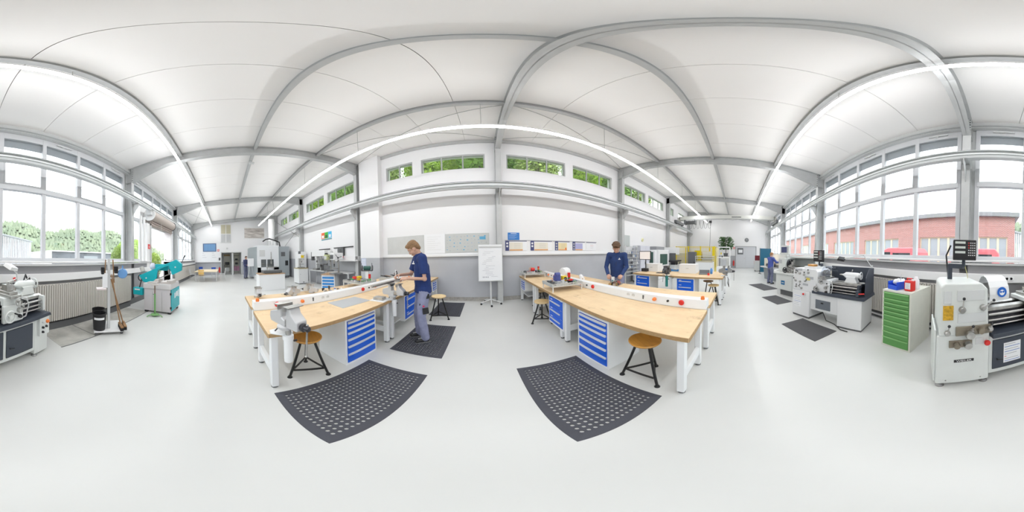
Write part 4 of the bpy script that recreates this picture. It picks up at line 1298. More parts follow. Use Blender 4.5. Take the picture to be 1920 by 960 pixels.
dro(t, (0.62, 0.26, 1.56), 0.34, 0.28, -14, (0.60, 0.42, 1.30))
machine_lamp(t, (1.86, 0.56, 1.33), (1.68, 0.50, 1.60), (1.20, 0.34, 1.50), BLACK, 0.17)
kv = M(); kv.cyl((1.80, -0.02, 0.84), (1.92, -0.03, 0.86), 0.012, n=8)
kv.obj('red_lever', RED, t)
M().box(1.74, 1.80, -0.03, 0.10, 0.78, 0.90).obj('switch_housing', NAVY, t, bev=0.006)
M().tube([(0.70, 0.30, 0.25), (0.95, 0.15, 0.03), (1.2, 0.1, 0.015), (1.45, -0.08, 0.015), (1.62, -0.10, 0.015)], 0.010, 6).obj('floor_cable', BLACK, t)

# ---- computer-controlled lathe beyond it
t = thing('computer_lathe', 'grey-white computer-controlled lathe with swivelling monitor and open chuck guard', 'lathe', (6.25, -1.52, 0), 207, 'engine lathes')
CL = mat('computer_lathe_grey', (0.66, 0.68, 0.66), 0.4)
M().box(0.0, 1.75, 0.0, 0.75, 0.22, 0.82).obj('base_cabinet', CL, t, bev=0.012)
M().box(0.10, 1.65, 0.08, 0.70, 0.0, 0.22).obj('plinth', DGREY, t)
M().box(0.04, 0.22, 0.04, 0.14, 0.0, 0.22).obj('foot_pad', LGREY, t)
M().box(0.88, 0.885, -0.004, 0.0, 0.24, 0.80).obj('panel_seam', DGREY, t)
lg = M().box(0.30, 0.50, -0.006, 0.0, 0.42, 0.58).obj('blue_badge', mat('badge_blue', (0.02, 0.16, 0.36), 0.5), t)
M().box(0.34, 0.46, -0.008, -0.006, 0.49, 0.51).obj('badge_mark', WHITE, lg)
M().box(-0.10, 1.75, -0.06, 0.70, 0.82, 0.90).obj('chip_tray', CL, t, bev=0.02)
M().box(0.0, 0.38, 0.12, 0.70, 0.90, 1.42).obj('headstock', CL, t, bev=0.02)
M().box(0.05, 0.20, 0.112, 0.121, 1.22, 1.36).obj('data_plate', PRINTG, t)
chuck(t, (0.38, 0.36, 1.22), 0.16, DSTEEL)
M().box(0.38, 1.75, 0.68, 0.72, 0.90, 1.44).obj('rear_guard', mat('guard_grey', (0.42, 0.45, 0.44), 0.4), t)
M().box(1.72, 1.75, 0.20, 0.68, 0.90, 1.40).obj('side_guard', CL, t)
M().box(0.30, 1.75, 0.40, 0.72, 1.44, 1.50).obj('guard_top', CL, t, bev=0.01)
bed_group(t, 0.40, 1.68, 1.06, CL)
saddle(t, 0.62, 0.95, 1.06, STEEL, 0.09)
handwheel(t, (0.55, -0.06, 1.0), 0.09, BLACK, 0.018, name='feed_wheel')
sc = M(); sc.cyl((0.30, 0.30, 1.42), (0.30, 0.26, 1.52), 0.025); sc.box(0.08, 0.52, 0.16, 0.26, 1.56, 1.92); sc.box(0.10, 0.50, 0.10, 0.20, 1.50, 1.56)
so = sc.obj('monitor_pod', CL, t, bev=0.012)
M().box(0.12, 0.42, 0.154, 0.160, 1.64, 1.86).obj('screen', mat('screen_navy', (0.05, 0.06, 0.16), 0.2), so)
M().box(0.44, 0.50, 0.154, 0.160, 1.64, 1.86).obj('key_column', PRINTG, so)
M().box(-0.18, -0.01, 0.02, 0.25, 0.86, 0.95).obj('tray_lip', WHITE, t, bev=0.01)

# ---- the lathe the overall-clad worker runs
t = thing('manual_lathe', 'dark grey manual lathe lit by a lamp before the man in the blue shirt', 'lathe', (10.3, -1.62, 0), 200, 'engine lathes')
DL = mat('lathe_slate', (0.24, 0.27, 0.29), 0.45)
M().prism([(0.15, 0.0), (1.7, 0.0), (1.9, 0.72), (0.0, 0.72)], 'y', 0.05, 0.6).obj('base_cabinet', DL, t, bev=0.01)
M().prism([(-0.1, 0.72), (2.0, 0.72), (2.05, 0.80), (-0.15, 0.80)], 'y', -0.12, 0.65).obj('chip_tray', LGREY, t, bev=0.008)
M().box(0.0, 0.55, 0.10, 0.55, 0.80, 1.30).obj('headstock', mat('warm_white', (0.70, 0.66, 0.58), 0.4), t, bev=0.02)
chuck(t, (0.55, 0.30, 1.12), 0.11)
bed_group(t, 0.55, 1.85, 0.98, DL)
saddle(t, 0.85, 1.2, 0.98, DL, 0.09)
tailstock(t, 1.45, 0.99, LGREY, 0.28)
M().box(-0.05, 1.95, 0.66, 0.68, 0.75, 1.55).obj('splash_guard', mat('guard_white', (0.70, 0.71, 0.70), 0.4), t)
handwheel(t, (0.62, -0.05, 0.9), 0.10, BLACK, 0.016)
lamp = M(); lamp.tube([(0.9, 0.6, 1.5), (0.8, 0.5, 1.75), (0.6, 0.35, 1.62)], 0.012, 8); lamp.obj('lamp_arm', LGREY, t)
M().rev([(0.02, 0.05), (0.07, 0.0), (0.07, -0.03)], (0.58, 0.33, 1.60), 'z', 14).obj('lamp_head', WHITE, t)
M().rev([(0.06, 0.0), (0.055, -0.01)], (0.58, 0.33, 1.565), 'z', 14).obj('lamp_bulb', mat('halogen_glow', (1.0, 0.78, 0.5), 0.5, emis=25), t)
g = M()
for k in range(6):
    a0 = R_(0 + k * 24); a1 = R_((k + 1) * 24)
    q = [(0.30 - 0.24 * math.cos(a), 1.15 + 0.24 * math.sin(a)) for a in (a0, a1)] + [(0.30 - 0.232 * math.cos(a), 1.15 + 0.232 * math.sin(a)) for a in (a1, a0)]
    g.prism(q, 'x', 0.5, 0.75)
g.obj('chuck_guard', PLEXI, t)
# blue welding screen and cleaner's trolley beyond
t = thing('blue_partition', 'dark teal-blue steel partition standing behind the manual lathe', 'partition', (12.6, -1.75, 0), -70)
for x in (0.0, 1.0):
    M().box(x - 0.03, x + 0.03, -0.2, 0.2, 0, 0.04).obj('foot', DGREY, t)
    M().box(x - 0.02, x + 0.02, -0.02, 0.02, 0.04, 2.0).obj('post', DGREY, t)
M().box(0.02, 0.98, -0.012, 0.012, 0.12, 1.98).obj('panel', mat('partition_blue', (0.015, 0.13, 0.22), 0.5), t, bev=0.004)
t = thing('tool_trolley', 'grey trolley with an orange drawer and dark red box on top', 'trolley', (14.6, -1.55, 0), 170)
M().box(0, 0.55, 0, 0.5, 0.12, 0.95).obj('body', LGREY, t, bev=0.01)
M().box(0.02, 0.53, -0.012, 0.0, 0.62, 0.93).obj('orange_drawer', ORANGE, t, bev=0.005)
M().box(0.05, 0.50, 0.05, 0.45, 0.96, 1.40).obj('red_box', mat('dark_red_box', (0.16, 0.01, 0.02), 0.4), t, bev=0.008)
M().box(0.0, 0.55, 0.0, 0.5, 0.95, 0.962).obj('top', WHITE, t)
for x in (0.06, 0.49):
    for y in (0.06, 0.44):
        M().rev([(0.03, -0.02), (0.06, -0.015), (0.06, 0.015), (0.03, 0.02)], (x, y, 0.06), 'y', 12).obj('caster', BLACK, t)

# ---------------------------------------------------------------- green drawer cabinet and what stands on it
GCAB = mat('drawer_green', (0.11, 0.32, 0.085), 0.45)
CREAMB = mat('cream_enamel', (0.72, 0.72, 0.64), 0.45, var=0.06, vscale=5)
drawer_cabinet(0.53, 1.05, 0.74, [1.0, 0.72, 0.72, 0.72, 0.72, 1.0, 1.05, 1.05, 1.1, 1.7], 'cream drawer cabinet with ten green drawers by the radiator', (1.665, -2.07, 0), 180, None, GCAB, CREAMB, 'lip')
t = thing('blue_bin', 'blue plastic picking bin full of white rags on the green drawer cabinet', 'bin', (1.50, -2.30, 1.05), 170)
BBIN = mat('bin_blue', (0.02, 0.10, 0.70), 0.4)
b = M(); w, dd, h = 0.105, 0.15, 0.13
b.box(-w, w, -dd, dd, 0, 0.008); b.box(-w, -w + 0.008, -dd, dd, 0, h); b.box(w - 0.008, w, -dd, dd, 0, h); b.box(-w, w, dd - 0.008, dd, 0, h); b.box(-w, w, -dd, -dd + 0.008, 0, h * 0.55)
b.obj('shell', BBIN, t, bev=0.006)
rg = M()
for k in range(14):
    rg.sph((rng.uniform(-0.06, 0.06), rng.uniform(-0.10, 0.10), 0.08 + rng.uniform(0, 0.06)), (rng.uniform(0.025, 0.045), rng.uniform(0.02, 0.05), rng.uniform(0.02, 0.045)), 8, 6)
r_ = rg.obj('rags', PAPER, t); r_['kind'] = 'stuff'
M().cyl((0.02, 0.02, 0.10), (0.03, 0.03, 0.24), 0.006, n=6).obj('brush_stick', LGREY, t)
t = thing('red_canister', 'red plastic canister with white label and lid on the green drawer cabinet', 'canister', (1.25, -2.24, 1.05), 175)
M().box(-0.075, 0.075, -0.06, 0.06, 0, 0.17).obj('body', RED, t, bev=0.02, seg=3)
M().tube([(-0.05, 0, 0.165), (-0.05, 0, 0.20), (0.03, 0, 0.20), (0.05, 0, 0.165)], 0.011, 8).obj('handle', RED, t)
M().rev([(0.022, 0), (0.024, 0.02), (0.02, 0.025)], (0.055, 0, 0.165), 'z', 14).obj('cap', WHITE, t)
lb = M().box(-0.05, 0.05, -0.0615, -0.06, 0.035, 0.135).obj('label', PAPER, t)
for k in range(5):
    M().box(-0.042, 0.03 - 0.012 * (k % 2), -0.0625, -0.0615, 0.05 + k * 0.017, 0.056 + k * 0.017).obj('print_line', PRINTG, lb)
t = thing('white_jug', 'white plastic jug with round handle behind the red canister', 'jug', (1.24, -2.43, 1.05), 180)
M().rev([(0.055, 0), (0.06, 0.01), (0.06, 0.15), (0.03, 0.19), (0.028, 0.21)], n=18).obj('body', PAPER, t)
M().tube([(-0.055, 0, 0.15), (-0.10, 0, 0.14), (-0.11, 0, 0.09), (-0.06, 0, 0.05)], 0.010, 8).obj('handle', PAPER, t)
# ================================================================ window side towards the gate
CONC = mat('oily_bare_concrete', (0.54, 0.53, 0.49), 0.7, var=0.28, vscale=3.5, bump=0.1)
struct(M().box(-4.35, -1.45, -3.12, -2.26, 0.0, 0.003).obj('floor_patch', CONC), 'stained bare concrete strip along the radiator')
struct(M().box(-4.35, -1.44, -2.262, -2.245, 0.0, 0.005).obj('trim_30', DGREY), 'dark joint edging the concrete strip')
struct(M().box(-2.24, -2.225, -3.1, -2.26, 0.003, 0.005).obj('trim_31', DGREY), 'dark joint across the concrete strip')
# ---- broom trolley
t = thing('broom_trolley', 'white wheeled cleaning trolley with tall post by the long radiator', 'trolley', (-2.54, -2.22, 0), 138)
M().box(-0.30, 0.30, -0.18, 0.46, 0.065, 0.10).obj('deck', BWHITE, t, bev=0.01)
for x in (-0.25, 0.25):
    for y in (-0.13, 0.41):
        M().rev([(0.012, -0.014), (0.03, -0.012), (0.03, 0.012), (0.012, 0.014)], (x, y, 0.03), 'y', 12).obj('caster', DGREY, t)
M().box(-0.02, 0.035, -0.03, 0.03, 0.10, 1.62).obj('post', mat('aluminium_profile', (0.66, 0.67, 0.68), 0.35, 0.3), t, bev=0.004)
M().box(-0.10, 0.12, -0.02, 0.02, 1.20, 1.24).obj('cross_arm', LGREY, t)
M().box(-0.25, -0.05, -0.12, 0.06, 0.98, 1.02).obj('tool_holder', mat('pinkish_plastic', (0.72, 0.64, 0.64), 0.5), t, bev=0.01)
M().box(-0.12, -0.02, -0.05, 0.03, 1.02, 1.32).obj('paper_pocket', PAPER, t, bev=0.005)
def bucket(lab, x, y):
    b = thing('black_bucket', lab, 'bucket', (x, y, 0.10), -21)
    m = M().rev([(0.115, 0), (0.12, 0.005), (0.14, 0.36), (0.148, 0.365), (0.148, 0.385), (0.138, 0.385), (0.118, 0.02), (0.02, 0.015)], n=28)
    m.obj('shell', BLACK, b)
    l = M()
    for k in range(10):
        a0 = R_(20 + k * 9); a1 = R_(20 + (k + 1) * 9)
        r0, r1 = 0.1385, 0.1425
        l.add([(r0 * math.cos(a0), r0 * math.sin(a0), 0.26), (r0 * math.cos(a1), r0 * math.sin(a1), 0.26), (r1 * math.cos(a1), r1 * math.sin(a1), 0.31), (r1 * math.cos(a0), r1 * math.sin(a0), 0.31)], [(0, 1, 2, 3)])
    l.obj('label', PAPER, b)
bucket('black bucket with a white label on the trolley deck', -2.37, -2.31)
bucket('black bucket behind the labelled one at the trolley\'s rear', -2.575, -2.535)
WOODS = mat('broom_wood', (0.36, 0.20, 0.09), 0.6, var=0.3, vscale=8)
BRIST = mat('black_bristle', (0.02, 0.02, 0.022), 0.9, bump=0.6, bscale=300)
def broom(label, p, q, head, rz, hw=0.30, hm=WOODS, up=False):
    b = thing('broom', label, 'broom', (0, 0, 0), 0, 'brooms on the cleaning trolley')
    M().cyl(p, q, 0.013, n=10).obj('stick', WOODS, b)
    h = M().box(-hw / 2, hw / 2, -0.03, 0.03, 0, 0.04).obj('head', hm, b, bev=0.008); h.location = head; h.rotation_euler = (0, 0, R_(rz))
    s = M(); s.box(-hw / 2 + 0.005, hw / 2 - 0.005, -0.032, 0.032, 0.041 if up else -0.07, 0.14 if up else -0.001)
    s.obj('bristles', BRIST, h)
broom('long broom with dark bristles leaning from deck, wooden head down', (-2.74, -1.98, 0.20), (-2.56, -2.20, 1.30), (-2.75, -1.97, 0.175), 45)
broom('second long broom leaning on the trolley post, head down', (-2.66, -2.00, 0.20), (-2.55, -2.14, 1.30), (-2.66, -1.99, 0.175), 48)
broom('hand brush hanging bristles up at the post top beside blue dustpan', (-2.615, -2.13, 1.12), (-2.60, -2.15, 1.60), (-2.64, -2.10, 1.32), 48, 0.16, BLACK, True)
broom('hand brush hanging at the post top above the paper pocket', (-2.50, -2.29, 1.18), (-2.51, -2.27, 1.60), (-2.47, -2.32, 1.30), 48, 0.16, BLACK, True)
t = thing('dustpan', 'blue round dustpan hanging on the trolley post', 'dustpan', (-2.72, -1.99, 1.31), 127)
M().rev([(0.02, 0.0), (0.09, 0.004), (0.105, 0.03), (0.10, 0.034), (0.085, 0.012), (0.02, 0.008)], axis='y', n=24).obj('pan', mat('dustpan_blue', (0.16, 0.36, 0.70), 0.4), t)
M().bar((0, 0.01, 0.08), (0.0, 0.01, 0.17), 0.03, 0.015).obj('grip', mat('dustpan_blue', (0.16, 0.36, 0.70), 0.4), t)

# ---- band saw
SAWG = mat('saw_grey', (0.60, 0.57, 0.59), 0.45)
t = thing('band_saw', 'teal and grey metal-cutting band saw with raised sloping bow', 'band saw', (-4.66, -1.92, 0), 0)
M().box(-0.38, 0.38, -0.42, 0.41, 0.06, 0.74).obj('base', SAWG, t, bev=0.008)
for y in (-0.14, 0.15):
    M().box(0.380, 0.383, y - 0.002, y + 0.002, 0.07, 0.66).obj('panel_seam', DGREY, t)
for x in (-0.32, 0.32):
    for y in (-0.36, 0.36):
        M().box(x - 0.05, x + 0.05, y - 0.045, y + 0.045, 0, 0.075).obj('foot_block', BLACK, t)
M().box(-0.40, 0.40, -0.44, 0.43, 0.74, 0.90).obj('coolant_pan', mat('pan_grey', (0.63, 0.61, 0.61), 0.45), t, bev=0.012)
dr = M().box(-0.42, 0.36, 0.415, 0.435, 0.10, 0.74).obj('teal_door', TEAL, t, bev=0.006)
for q in ((-0.20, -0.05, 0.46, 0.62), (0.0, 0.10, 0.44, 0.60), (-0.33, -0.24, 0.42, 0.64)):
    M().box(q[0], q[1], 0.436, 0.438, q[2], q[3]).obj('notice', PAPER, dr)
for z in (0.20, 0.62):
    M().box(0.36, 0.40, 0.40, 0.44, z - 0.03, z + 0.03).obj('hinge', BLACK, dr)
cb = M().box(0.20, 0.42, -0.78, -0.46, 0.52, 0.74).obj('teal_switch_box', TEAL, t, bev=0.012)
M().box(0.421, 0.424, -0.72, -0.54, 0.67, 0.71).obj('box_lettering', WHITE, cb)
M().tube([(0.3, -0.62, 0.74), (0.25, -0.60, 0.90), (0.16, -0.62, 1.02)], 0.02, 8).obj('cable_neck', BLACK, t)
poly = [(-2.62, 1.10), (-1.40, 1.60), (-1.24, 1.47), (-1.25, 1.28), (-1.52, 1.15), (-1.63, 1.42), (-1.98, 1.29), (-2.02, 1.03), (-2.26, 0.86), (-2.48, 0.91)]
bw = M().prism([(a + 1.92, b) for a, b in poly], 'x', 0.06, 0.20).obj('bow', TEAL, t, bev=0.012)
for a, b in ((-2.36, 1.03), (-1.42, 1.38)):
    M().rev([(0.022, 0), (0.022, 0.012)], (0.20, a + 1.92, b), 'x', 14).obj('wheel_cap', LGREY, bw)
M().bar((0.12, -2.0 + 1.92, 1.02), (0.12, -1.55 + 1.92, 1.20), 0.003, 0.03).obj('saw_blade', STEEL, t)
M().cyl((0.13, -0.10, 1.27), (0.13, -0.06, 1.02), 0.035).obj('blade_guide', CAST, t); M().cyl((0.13, 0.27, 1.30), (0.13, 0.30, 1.15), 0.035).obj('blade_guide', CAST, t)
mo = M(); mo.rev([(0.06, 0), (0.075, 0.01), (0.075, 0.16), (0.05, 0.18)], (0, 0, 0), 'z', 16); go_ = mo.obj('gear_motor', mat('motor_grey', (0.45, 0.43, 0.40), 0.5), t)
go_.location = (0.06, -0.62, 1.20); go_.rotation_euler = (R_(25), R_(-10), 0)
M().torus((0.10, -0.68, 1.02), 0.10, 0.018, 'x', 20, 8).obj('cable_coil', BLACK, t)
vi = M(); vi.box(-0.05, 0.30, -0.10, 0.02, 0.90, 1.02); vi.box(-0.10, 0.34, 0.10, 0.44, 0.90, 0.965); vi.box(-0.10, 0.38, 0.30, 0.46, 0.965, 1.01)
vi.obj('clamping_vise', mat('vise_buff', (0.60, 0.55, 0.52), 0.45), t, bev=0.008)
M().box(0.16, 0.40, -0.30, 0.0, 0.90, 0.94).obj('feed_table', mat('vise_buff', (0.60, 0.55, 0.52), 0.45), t, bev=0.006)
M().sph((-0.02, -0.32, 1.38), (0.08, 0.10, 0.12), 14, 10).obj('clear_bottle', mat('milky_plastic', (0.62, 0.62, 0.72), 0.3), t)
M().box(-0.12, 0.02, -0.22, 0.22, 1.26, 1.46).obj('teal_rear_cover', TEAL, t, bev=0.01)
lv = M(); lv.cyl((0.12, 0.66, 1.50), (0.10, 0.75, 1.68), 0.010, n=8); lv.cyl((0.105, 0.72, 1.63), (0.10, 0.76, 1.72), 0.018, 0.022, n=10); lv.obj('pull_handle', BLACK, t)
M().box(0.02, 0.14, -0.44, -0.34, 0.9, 1.00).obj('red_can', RED, t, bev=0.01)
# green roller stand
t = thing('roller_stand', 'slim green roller stand on splayed feet before the band saw', 'stand', (-4.03, -1.87, 0), 0)
GST = mat('stand_green', (0.18, 0.38, 0.14), 0.5)
M().rev([(0.12, 0.045), (0.11, 0.065), (0.03, 0.08), (0.026, 0.09)], n=20).obj('base_plate', GST, t)
for k in range(3):
    a = R_(200 + k * 120)
    c, s = math.cos(a), math.sin(a)
    M().tube([(0.08 * c, 0.08 * s, 0.06), (0.18 * c, 0.18 * s, 0.05), (0.24 * c, 0.24 * s, 0.012)], 0.014, 8).obj('foot', GST, t)
M().cyl((0, 0, 0.08), (0, 0, 0.66), 0.026, n=14).obj('tube', GST, t)
M().cyl((0, 0, 0.66), (0, 0, 0.91), 0.018, n=12).obj('inner_post', mat('rusty_steel', (0.22, 0.16, 0.12), 0.6), t)
M().box(-0.03, 0.03, -0.11, 0.11, 0.89, 0.93).obj('roller_head', mat('vise_buff', (0.60, 0.55, 0.52), 0.45), t, bev=0.008)
M().cyl((0, -0.03, 0.64), (0.0, -0.06, 0.64), 0.008, n=8).obj('clamp_screw', DGREY, t)

# ---- rolled-up gate
BROWN = mat('brown_shutter', (0.30, 0.25, 0.22), 0.5)
root = thing('door_1', 'gate', 'gate', (0, 0, 0)); del root['category']
struct(root, 'open roller gate with brown shutter rolled up above the opening')
for x0, x1 in ((GATE[0] - 0.28, GATE[0]), (GATE[1], GATE[1] + 0.32)):
    M().box(x0, x1, -3.55, -3.12, 0, 3.15).obj('jamb', WHITE, root, bev=0.006)
    M().box(x1 - 0.05 if x0 < -8 else x0, x1 if x0 < -8 else x0 + 0.05, -3.12, -3.06, 0, 3.15).obj('guide_rail', LGREY, root)
for k in range(5):
    z = 3.08 + k * 0.11
    M().prism([(-3.12, z), (-3.05, z + 0.01), (-3.03, z + 0.05), (-3.05, z + 0.10), (-3.12, z + 0.10)], 'x', GATE[0] - 0.05, GATE[1] + 0.05).obj('shutter_slat', BROWN, root)
sl = M(); 
M().rev([(0.24, GATE[0] - 0.1), (0.24, GATE[1] + 0.1)], (0, -3.10, 3.55), 'x', 18).obj('shutter_roll', mat('roll_buff', (0.44, 0.38, 0.34), 0.5), root)
for x in (GATE[0] - 0.15, GATE[1] + 0.1):
    M().rev([(0.27, 0), (0.27, 0.05)], (x, -3.10, 3.55), 'x', 16).obj('end_plate', DGREY if x < -8 else WHITE, root)
M().box(GATE[1] + 0.12, GATE[1] + 0.3, -3.2, -2.95, 3.5, 3.75).obj('drive_motor', LGREY, root, bev=0.02)
M().box(GATE[0] - 0.3, GATE[1] + 0.4, -3.55, -3.40, 3.15, 4.12).obj('lintel_panel', WHITE, root)
M().cyl((-7.2, -2.98, 1.0), (-7.2, -2.98, 3.4), 0.008, n=6).obj('pull_cord', LGREY, root)
fs = thing('fire_sign', 'small red fire extinguisher sign on the gate jamb', 'sign', (GATE[1] + 0.16, -3.115, 2.05))
M().box(-0.09, 0.09, 0, 0.006, 0, 0.2).obj('plate', RED, fs)
M().box(-0.02, 0.02, 0.006, 0.008, 0.04, 0.14).obj('pictogram', WHITE, fs)
# white duct pipes by the gate
for x, lab in ((-5.35, 'white downpipe on the window wall beside the band saw'), (-5.62, 'second white downpipe between band saw and gate')):
    tag(M().cyl((x, -3.06, 1.55), (x, -3.06, 3.3), 0.05, n=14).obj('downpipe', WHITE), lab, 'pipe', 'white wall pipes')

# ---- table and chairs before the end wall
t = thing('canteen_table', 'long birch-topped table with grey legs before the end wall', 'table', (-12.6, -1.40, 0), 0)
M().box(-1.35, 1.35, -0.80, 0.80, 0.71, 0.74).obj('top', mat('birch_laminate', (0.80, 0.66, 0.44), 0.35), t, bev=0.004)
for x in (-1.25, 1.12):
    for y in (-0.74, 0.74):
        M().cyl((x, y, 0), (x, y, 0.71), 0.022, n=10).obj('leg', LGREY, t)
    M().box(x - 0.02, x + 0.02, -0.74, 0.74, 0.66, 0.70).obj('apron', LGREY, t)
def chair(label, loc, rz, m, group='canteen chairs'):
    c = thing('canteen_chair', label, 'chair', loc, rz, group)
    M().prism([(-0.21, -0.20), (0.21, -0.20), (0.19, 0.20), (-0.19, 0.20)], 'z', 0.43, 0.445).obj('seat', m, c, bev=0.004)
    b = M()
    n = 8
    for i in range(n):
        u0 = -0.20 + 0.40 * i / n; u1 = -0.20 + 0.40 * (i + 1) / n
        cv = lambda u: 0.24 - 0.9 * u * u
        b.add([(u0, cv(u0), 0.52), (u1, cv(u1), 0.52), (u1, cv(u1) + 0.04, 0.86), (u0, cv(u0) + 0.04, 0.86), (u0, cv(u0) + 0.012, 0.52), (u1, cv(u1) + 0.012, 0.52), (u1, cv(u1) + 0.052, 0.86), (u0, cv(u0) + 0.052, 0.86)], CF)
    b.obj('backrest', m, c)
    for x in (-0.18, 0.18):
        M().tube([(x, -0.20, 0), (x, -0.17, 0.43)], 0.011, 8).obj('leg', LGREY, c)
        M().tube([(x, 0.24, 0), (x, 0.18, 0.43), (x, 0.225, 0.55)], 0.011, 8).obj('leg', LGREY, c)
    return c
YB = mat('yellow_birch', (0.80, 0.52, 0.16), 0.4)
CBL = mat('chair_blue', (0.02, 0.08, 0.42), 0.5)
chair('yellow birch-shell chair pushed to the end of the birch table', (-11.55, -1.72, 0), -90, YB)
chair('blue chair at the end wall side of the birch table', (-14.5, -1.05, 0), 100, CBL)
chair('grey chair at the radiator side of the birch table', (-12.4, -2.52, 0), 180, LGREY)
chair('grey chair at the aisle side of the birch table', (-12.0, -0.28, 0), 0, LGREY)
chair('second grey chair at the aisle side of the birch table', (-13.0, -0.28, 0), 4, LGREY)
chair('navy chair stacked in the corner by the end wall', (-15.6, -2.3, 0), 120, CBL)
# ================================================================ end wall with the doorway
EX = XL
struct(M().box(EX, EX + 0.12, -3.15, -0.48, 1.28, 1.36).obj('trim_40', WHITE, bev=0.006), 'white ledge on the end wall')
t = thing('planning_board', 'blue planning board hung high on the end wall', 'board', (EX, -1.60, 2.78))
M().box(0, 0.03, -0.68, 0.68, -0.42, 0.42).obj('frame', mat('board_frame', (0.10, 0.16, 0.30), 0.5), t, bev=0.005)
for k in range(7):
    M().box(0.03, 0.035, -0.56 + k * 0.165, -0.41 + k * 0.165, -0.34, 0.34).obj('card_column', mat('card_blue', (0.18, 0.36, 0.62), 0.6), t)
t = thing('wall_whiteboard', 'double whiteboard below the blue planning board', 'whiteboard', (EX, -1.48, 1.88))
for y in (-0.98, 0.02):
    p = M().box(0, 0.02, y, y + 0.98, -0.48, 0.48).obj('panel', PAPER, t, bev=0.004)
    for k in range(3):
        M().box(0.02, 0.0215, y + 0.1, y + 0.3 + 0.12 * k, 0.33 - k * 0.22, 0.355 - k * 0.22).obj('magnet_strip', PRINTG, p)
# doorway and lobby behind
LOBM = mat('lobby_wall', (0.62, 0.63, 0.62), 0.6)
m = M()
m.box(EX - 2.3, EX - 0.25, -0.52, -0.42, 0, 2.6); m.box(EX - 2.3, EX - 0.25, 1.60, 1.70, 0, 2.6)
m.box(EX - 2.3, EX - 2.2, -0.42, -0.20, 0, 2.6); m.box(EX - 2.3, EX - 2.2, 0.50, 0.85, 0, 2.6); m.box(EX - 2.3, EX - 2.2, -0.2, 0.5, 2.1, 2.6); m.box(EX - 2.3, EX - 2.2, 0.85, 1.6, 2.25, 2.6)
struct(m.obj('wall_lobby', LOBM, smooth=False), 'pale walls of the lobby behind the doorway')
struct(M().box(EX - 5.5, EX - 0.25, -2.0, 3.0, -0.1, 0.0).obj('floor_lobby', FLOORM, smooth=False), 'grey floor running through the doorway')
struct(M().box(EX - 5.5, EX - 0.25, -2.0, 3.0, 2.6, 2.7).obj('ceiling_lobby', WHITE, smooth=False), 'white lobby ceiling')
m = M(); m.box(EX - 5.5, EX - 5.4, -2.0, 3.0, 0, 2.6); m.box(EX - 5.5, EX - 2.3, -2.0, -1.9, 0, 2.6); m.box(EX - 5.5, EX - 2.3, 2.9, 3.0, 0, 2.6)
struct(m.obj('wall_office', mat('office_wall', (0.50, 0.48, 0.42), 0.7), smooth=False), 'buff walls of the office beyond the lobby')
m = M(); m.box(EX - 0.26, EX + 0.01, -0.46, -0.40, 0, 2.3); m.box(EX - 0.26, EX + 0.01, 1.58, 1.64, 0, 2.3); m.box(EX - 0.26, EX + 0.01, -0.46, 1.64, 2.24, 2.32)
m.box(EX - 0.18, EX - 0.10, 0.62, 0.80, 0, 2.25)
struct(m.obj('door_2', LGREY, bev=0.004), 'grey steel frame round the open doorway')
t = thing('office_desk', 'dark office desk seen through the doorway', 'desk', (EX - 3.9, 0.2, 0))
M().box(-0.4, 0.4, -0.7, 0.7, 0.70, 0.74).obj('top', DGREY, t); M().box(-0.38, 0.38, -0.68, -0.6, 0, 0.70).obj('side', DGREY, t); M().box(-0.38, 0.38, 0.6, 0.68, 0, 0.70).obj('side', DGREY, t)
M().box(0.1, 0.36, -0.2, 0.25, 0.05, 0.55).obj('pedestal', LGREY, t)
t = thing('office_monitor', 'dark monitor standing on the office desk', 'monitor', (EX - 3.9, 0.2, 0.74))
M().box(-0.02, 0.02, -0.28, 0.28, 0.12, 0.48).obj('screen', BLACK, t, bev=0.006); M().box(-0.08, 0.08, -0.1, 0.1, 0, 0.015).obj('foot', BLACK, t); M().box(-0.01, 0.01, -0.03, 0.03, 0.015, 0.14).obj('neck', BLACK, t)
t = thing('wood_blind', 'wooden valance above the office door opening', 'valance', (EX - 2.18, 0.15, 1.92))
M().box(0, 0.04, -0.35, 0.35, 0, 0.2).obj('board', mat('valance_wood', (0.36, 0.24, 0.12), 0.6), t)
t = thing('rack_cabinet', 'tall grey rack with pink boxes in the lobby', 'rack', (EX - 1.9, 1.22, 0))
for x in (-0.25, 0.25):
    for y in (-0.33, 0.33):
        M().box(x - 0.02, x + 0.02, y - 0.02, y + 0.02, 0, 2.0).obj('upright', LGREY, t)
for z in (0.25, 0.95, 1.45, 1.96):
    M().box(-0.25, 0.25, -0.33, 0.33, z, z + 0.03).obj('shelf', LGREY if z < 1.4 else BLACK, t)
for k, (y, z, h, c) in enumerate(((-0.15, 0.281, 0.5, (0.55, 0.28, 0.42)), (0.17, 0.281, 0.5, (0.55, 0.28, 0.42)), (0.0, 0.981, 0.22, (0.03, 0.03, 0.035)), (0.0, 1.481, 0.16, (0.03, 0.03, 0.035)))):
    o = M().box(-0.2, 0.2, -0.14, 0.14, 0, h).obj('storage_box', mat('box_%d' % k, c, 0.5), bev=0.01)
    o.location = (EX - 1.9, 1.22 + y, z); tag(o, ['pink box low on the lobby rack beside its twin', 'pink box low on the lobby rack next to the wall', 'black box on the middle shelf of the lobby rack', 'black box high on the lobby rack'][k], 'box', 'boxes on the lobby rack')
t = thing('teal_door_leaf', 'pale teal door leaf standing open in the lobby', 'door leaf', (EX - 2.15, 0.79, 0), -3)
M().box(0, 0.72, -0.02, 0.02, 0.01, 2.05).obj('leaf', mat('pale_teal', (0.38, 0.55, 0.56), 0.5), t); M().box(0.6, 0.66, 0.02, 0.06, 0.98, 1.02).obj('handle', STEEL, t)
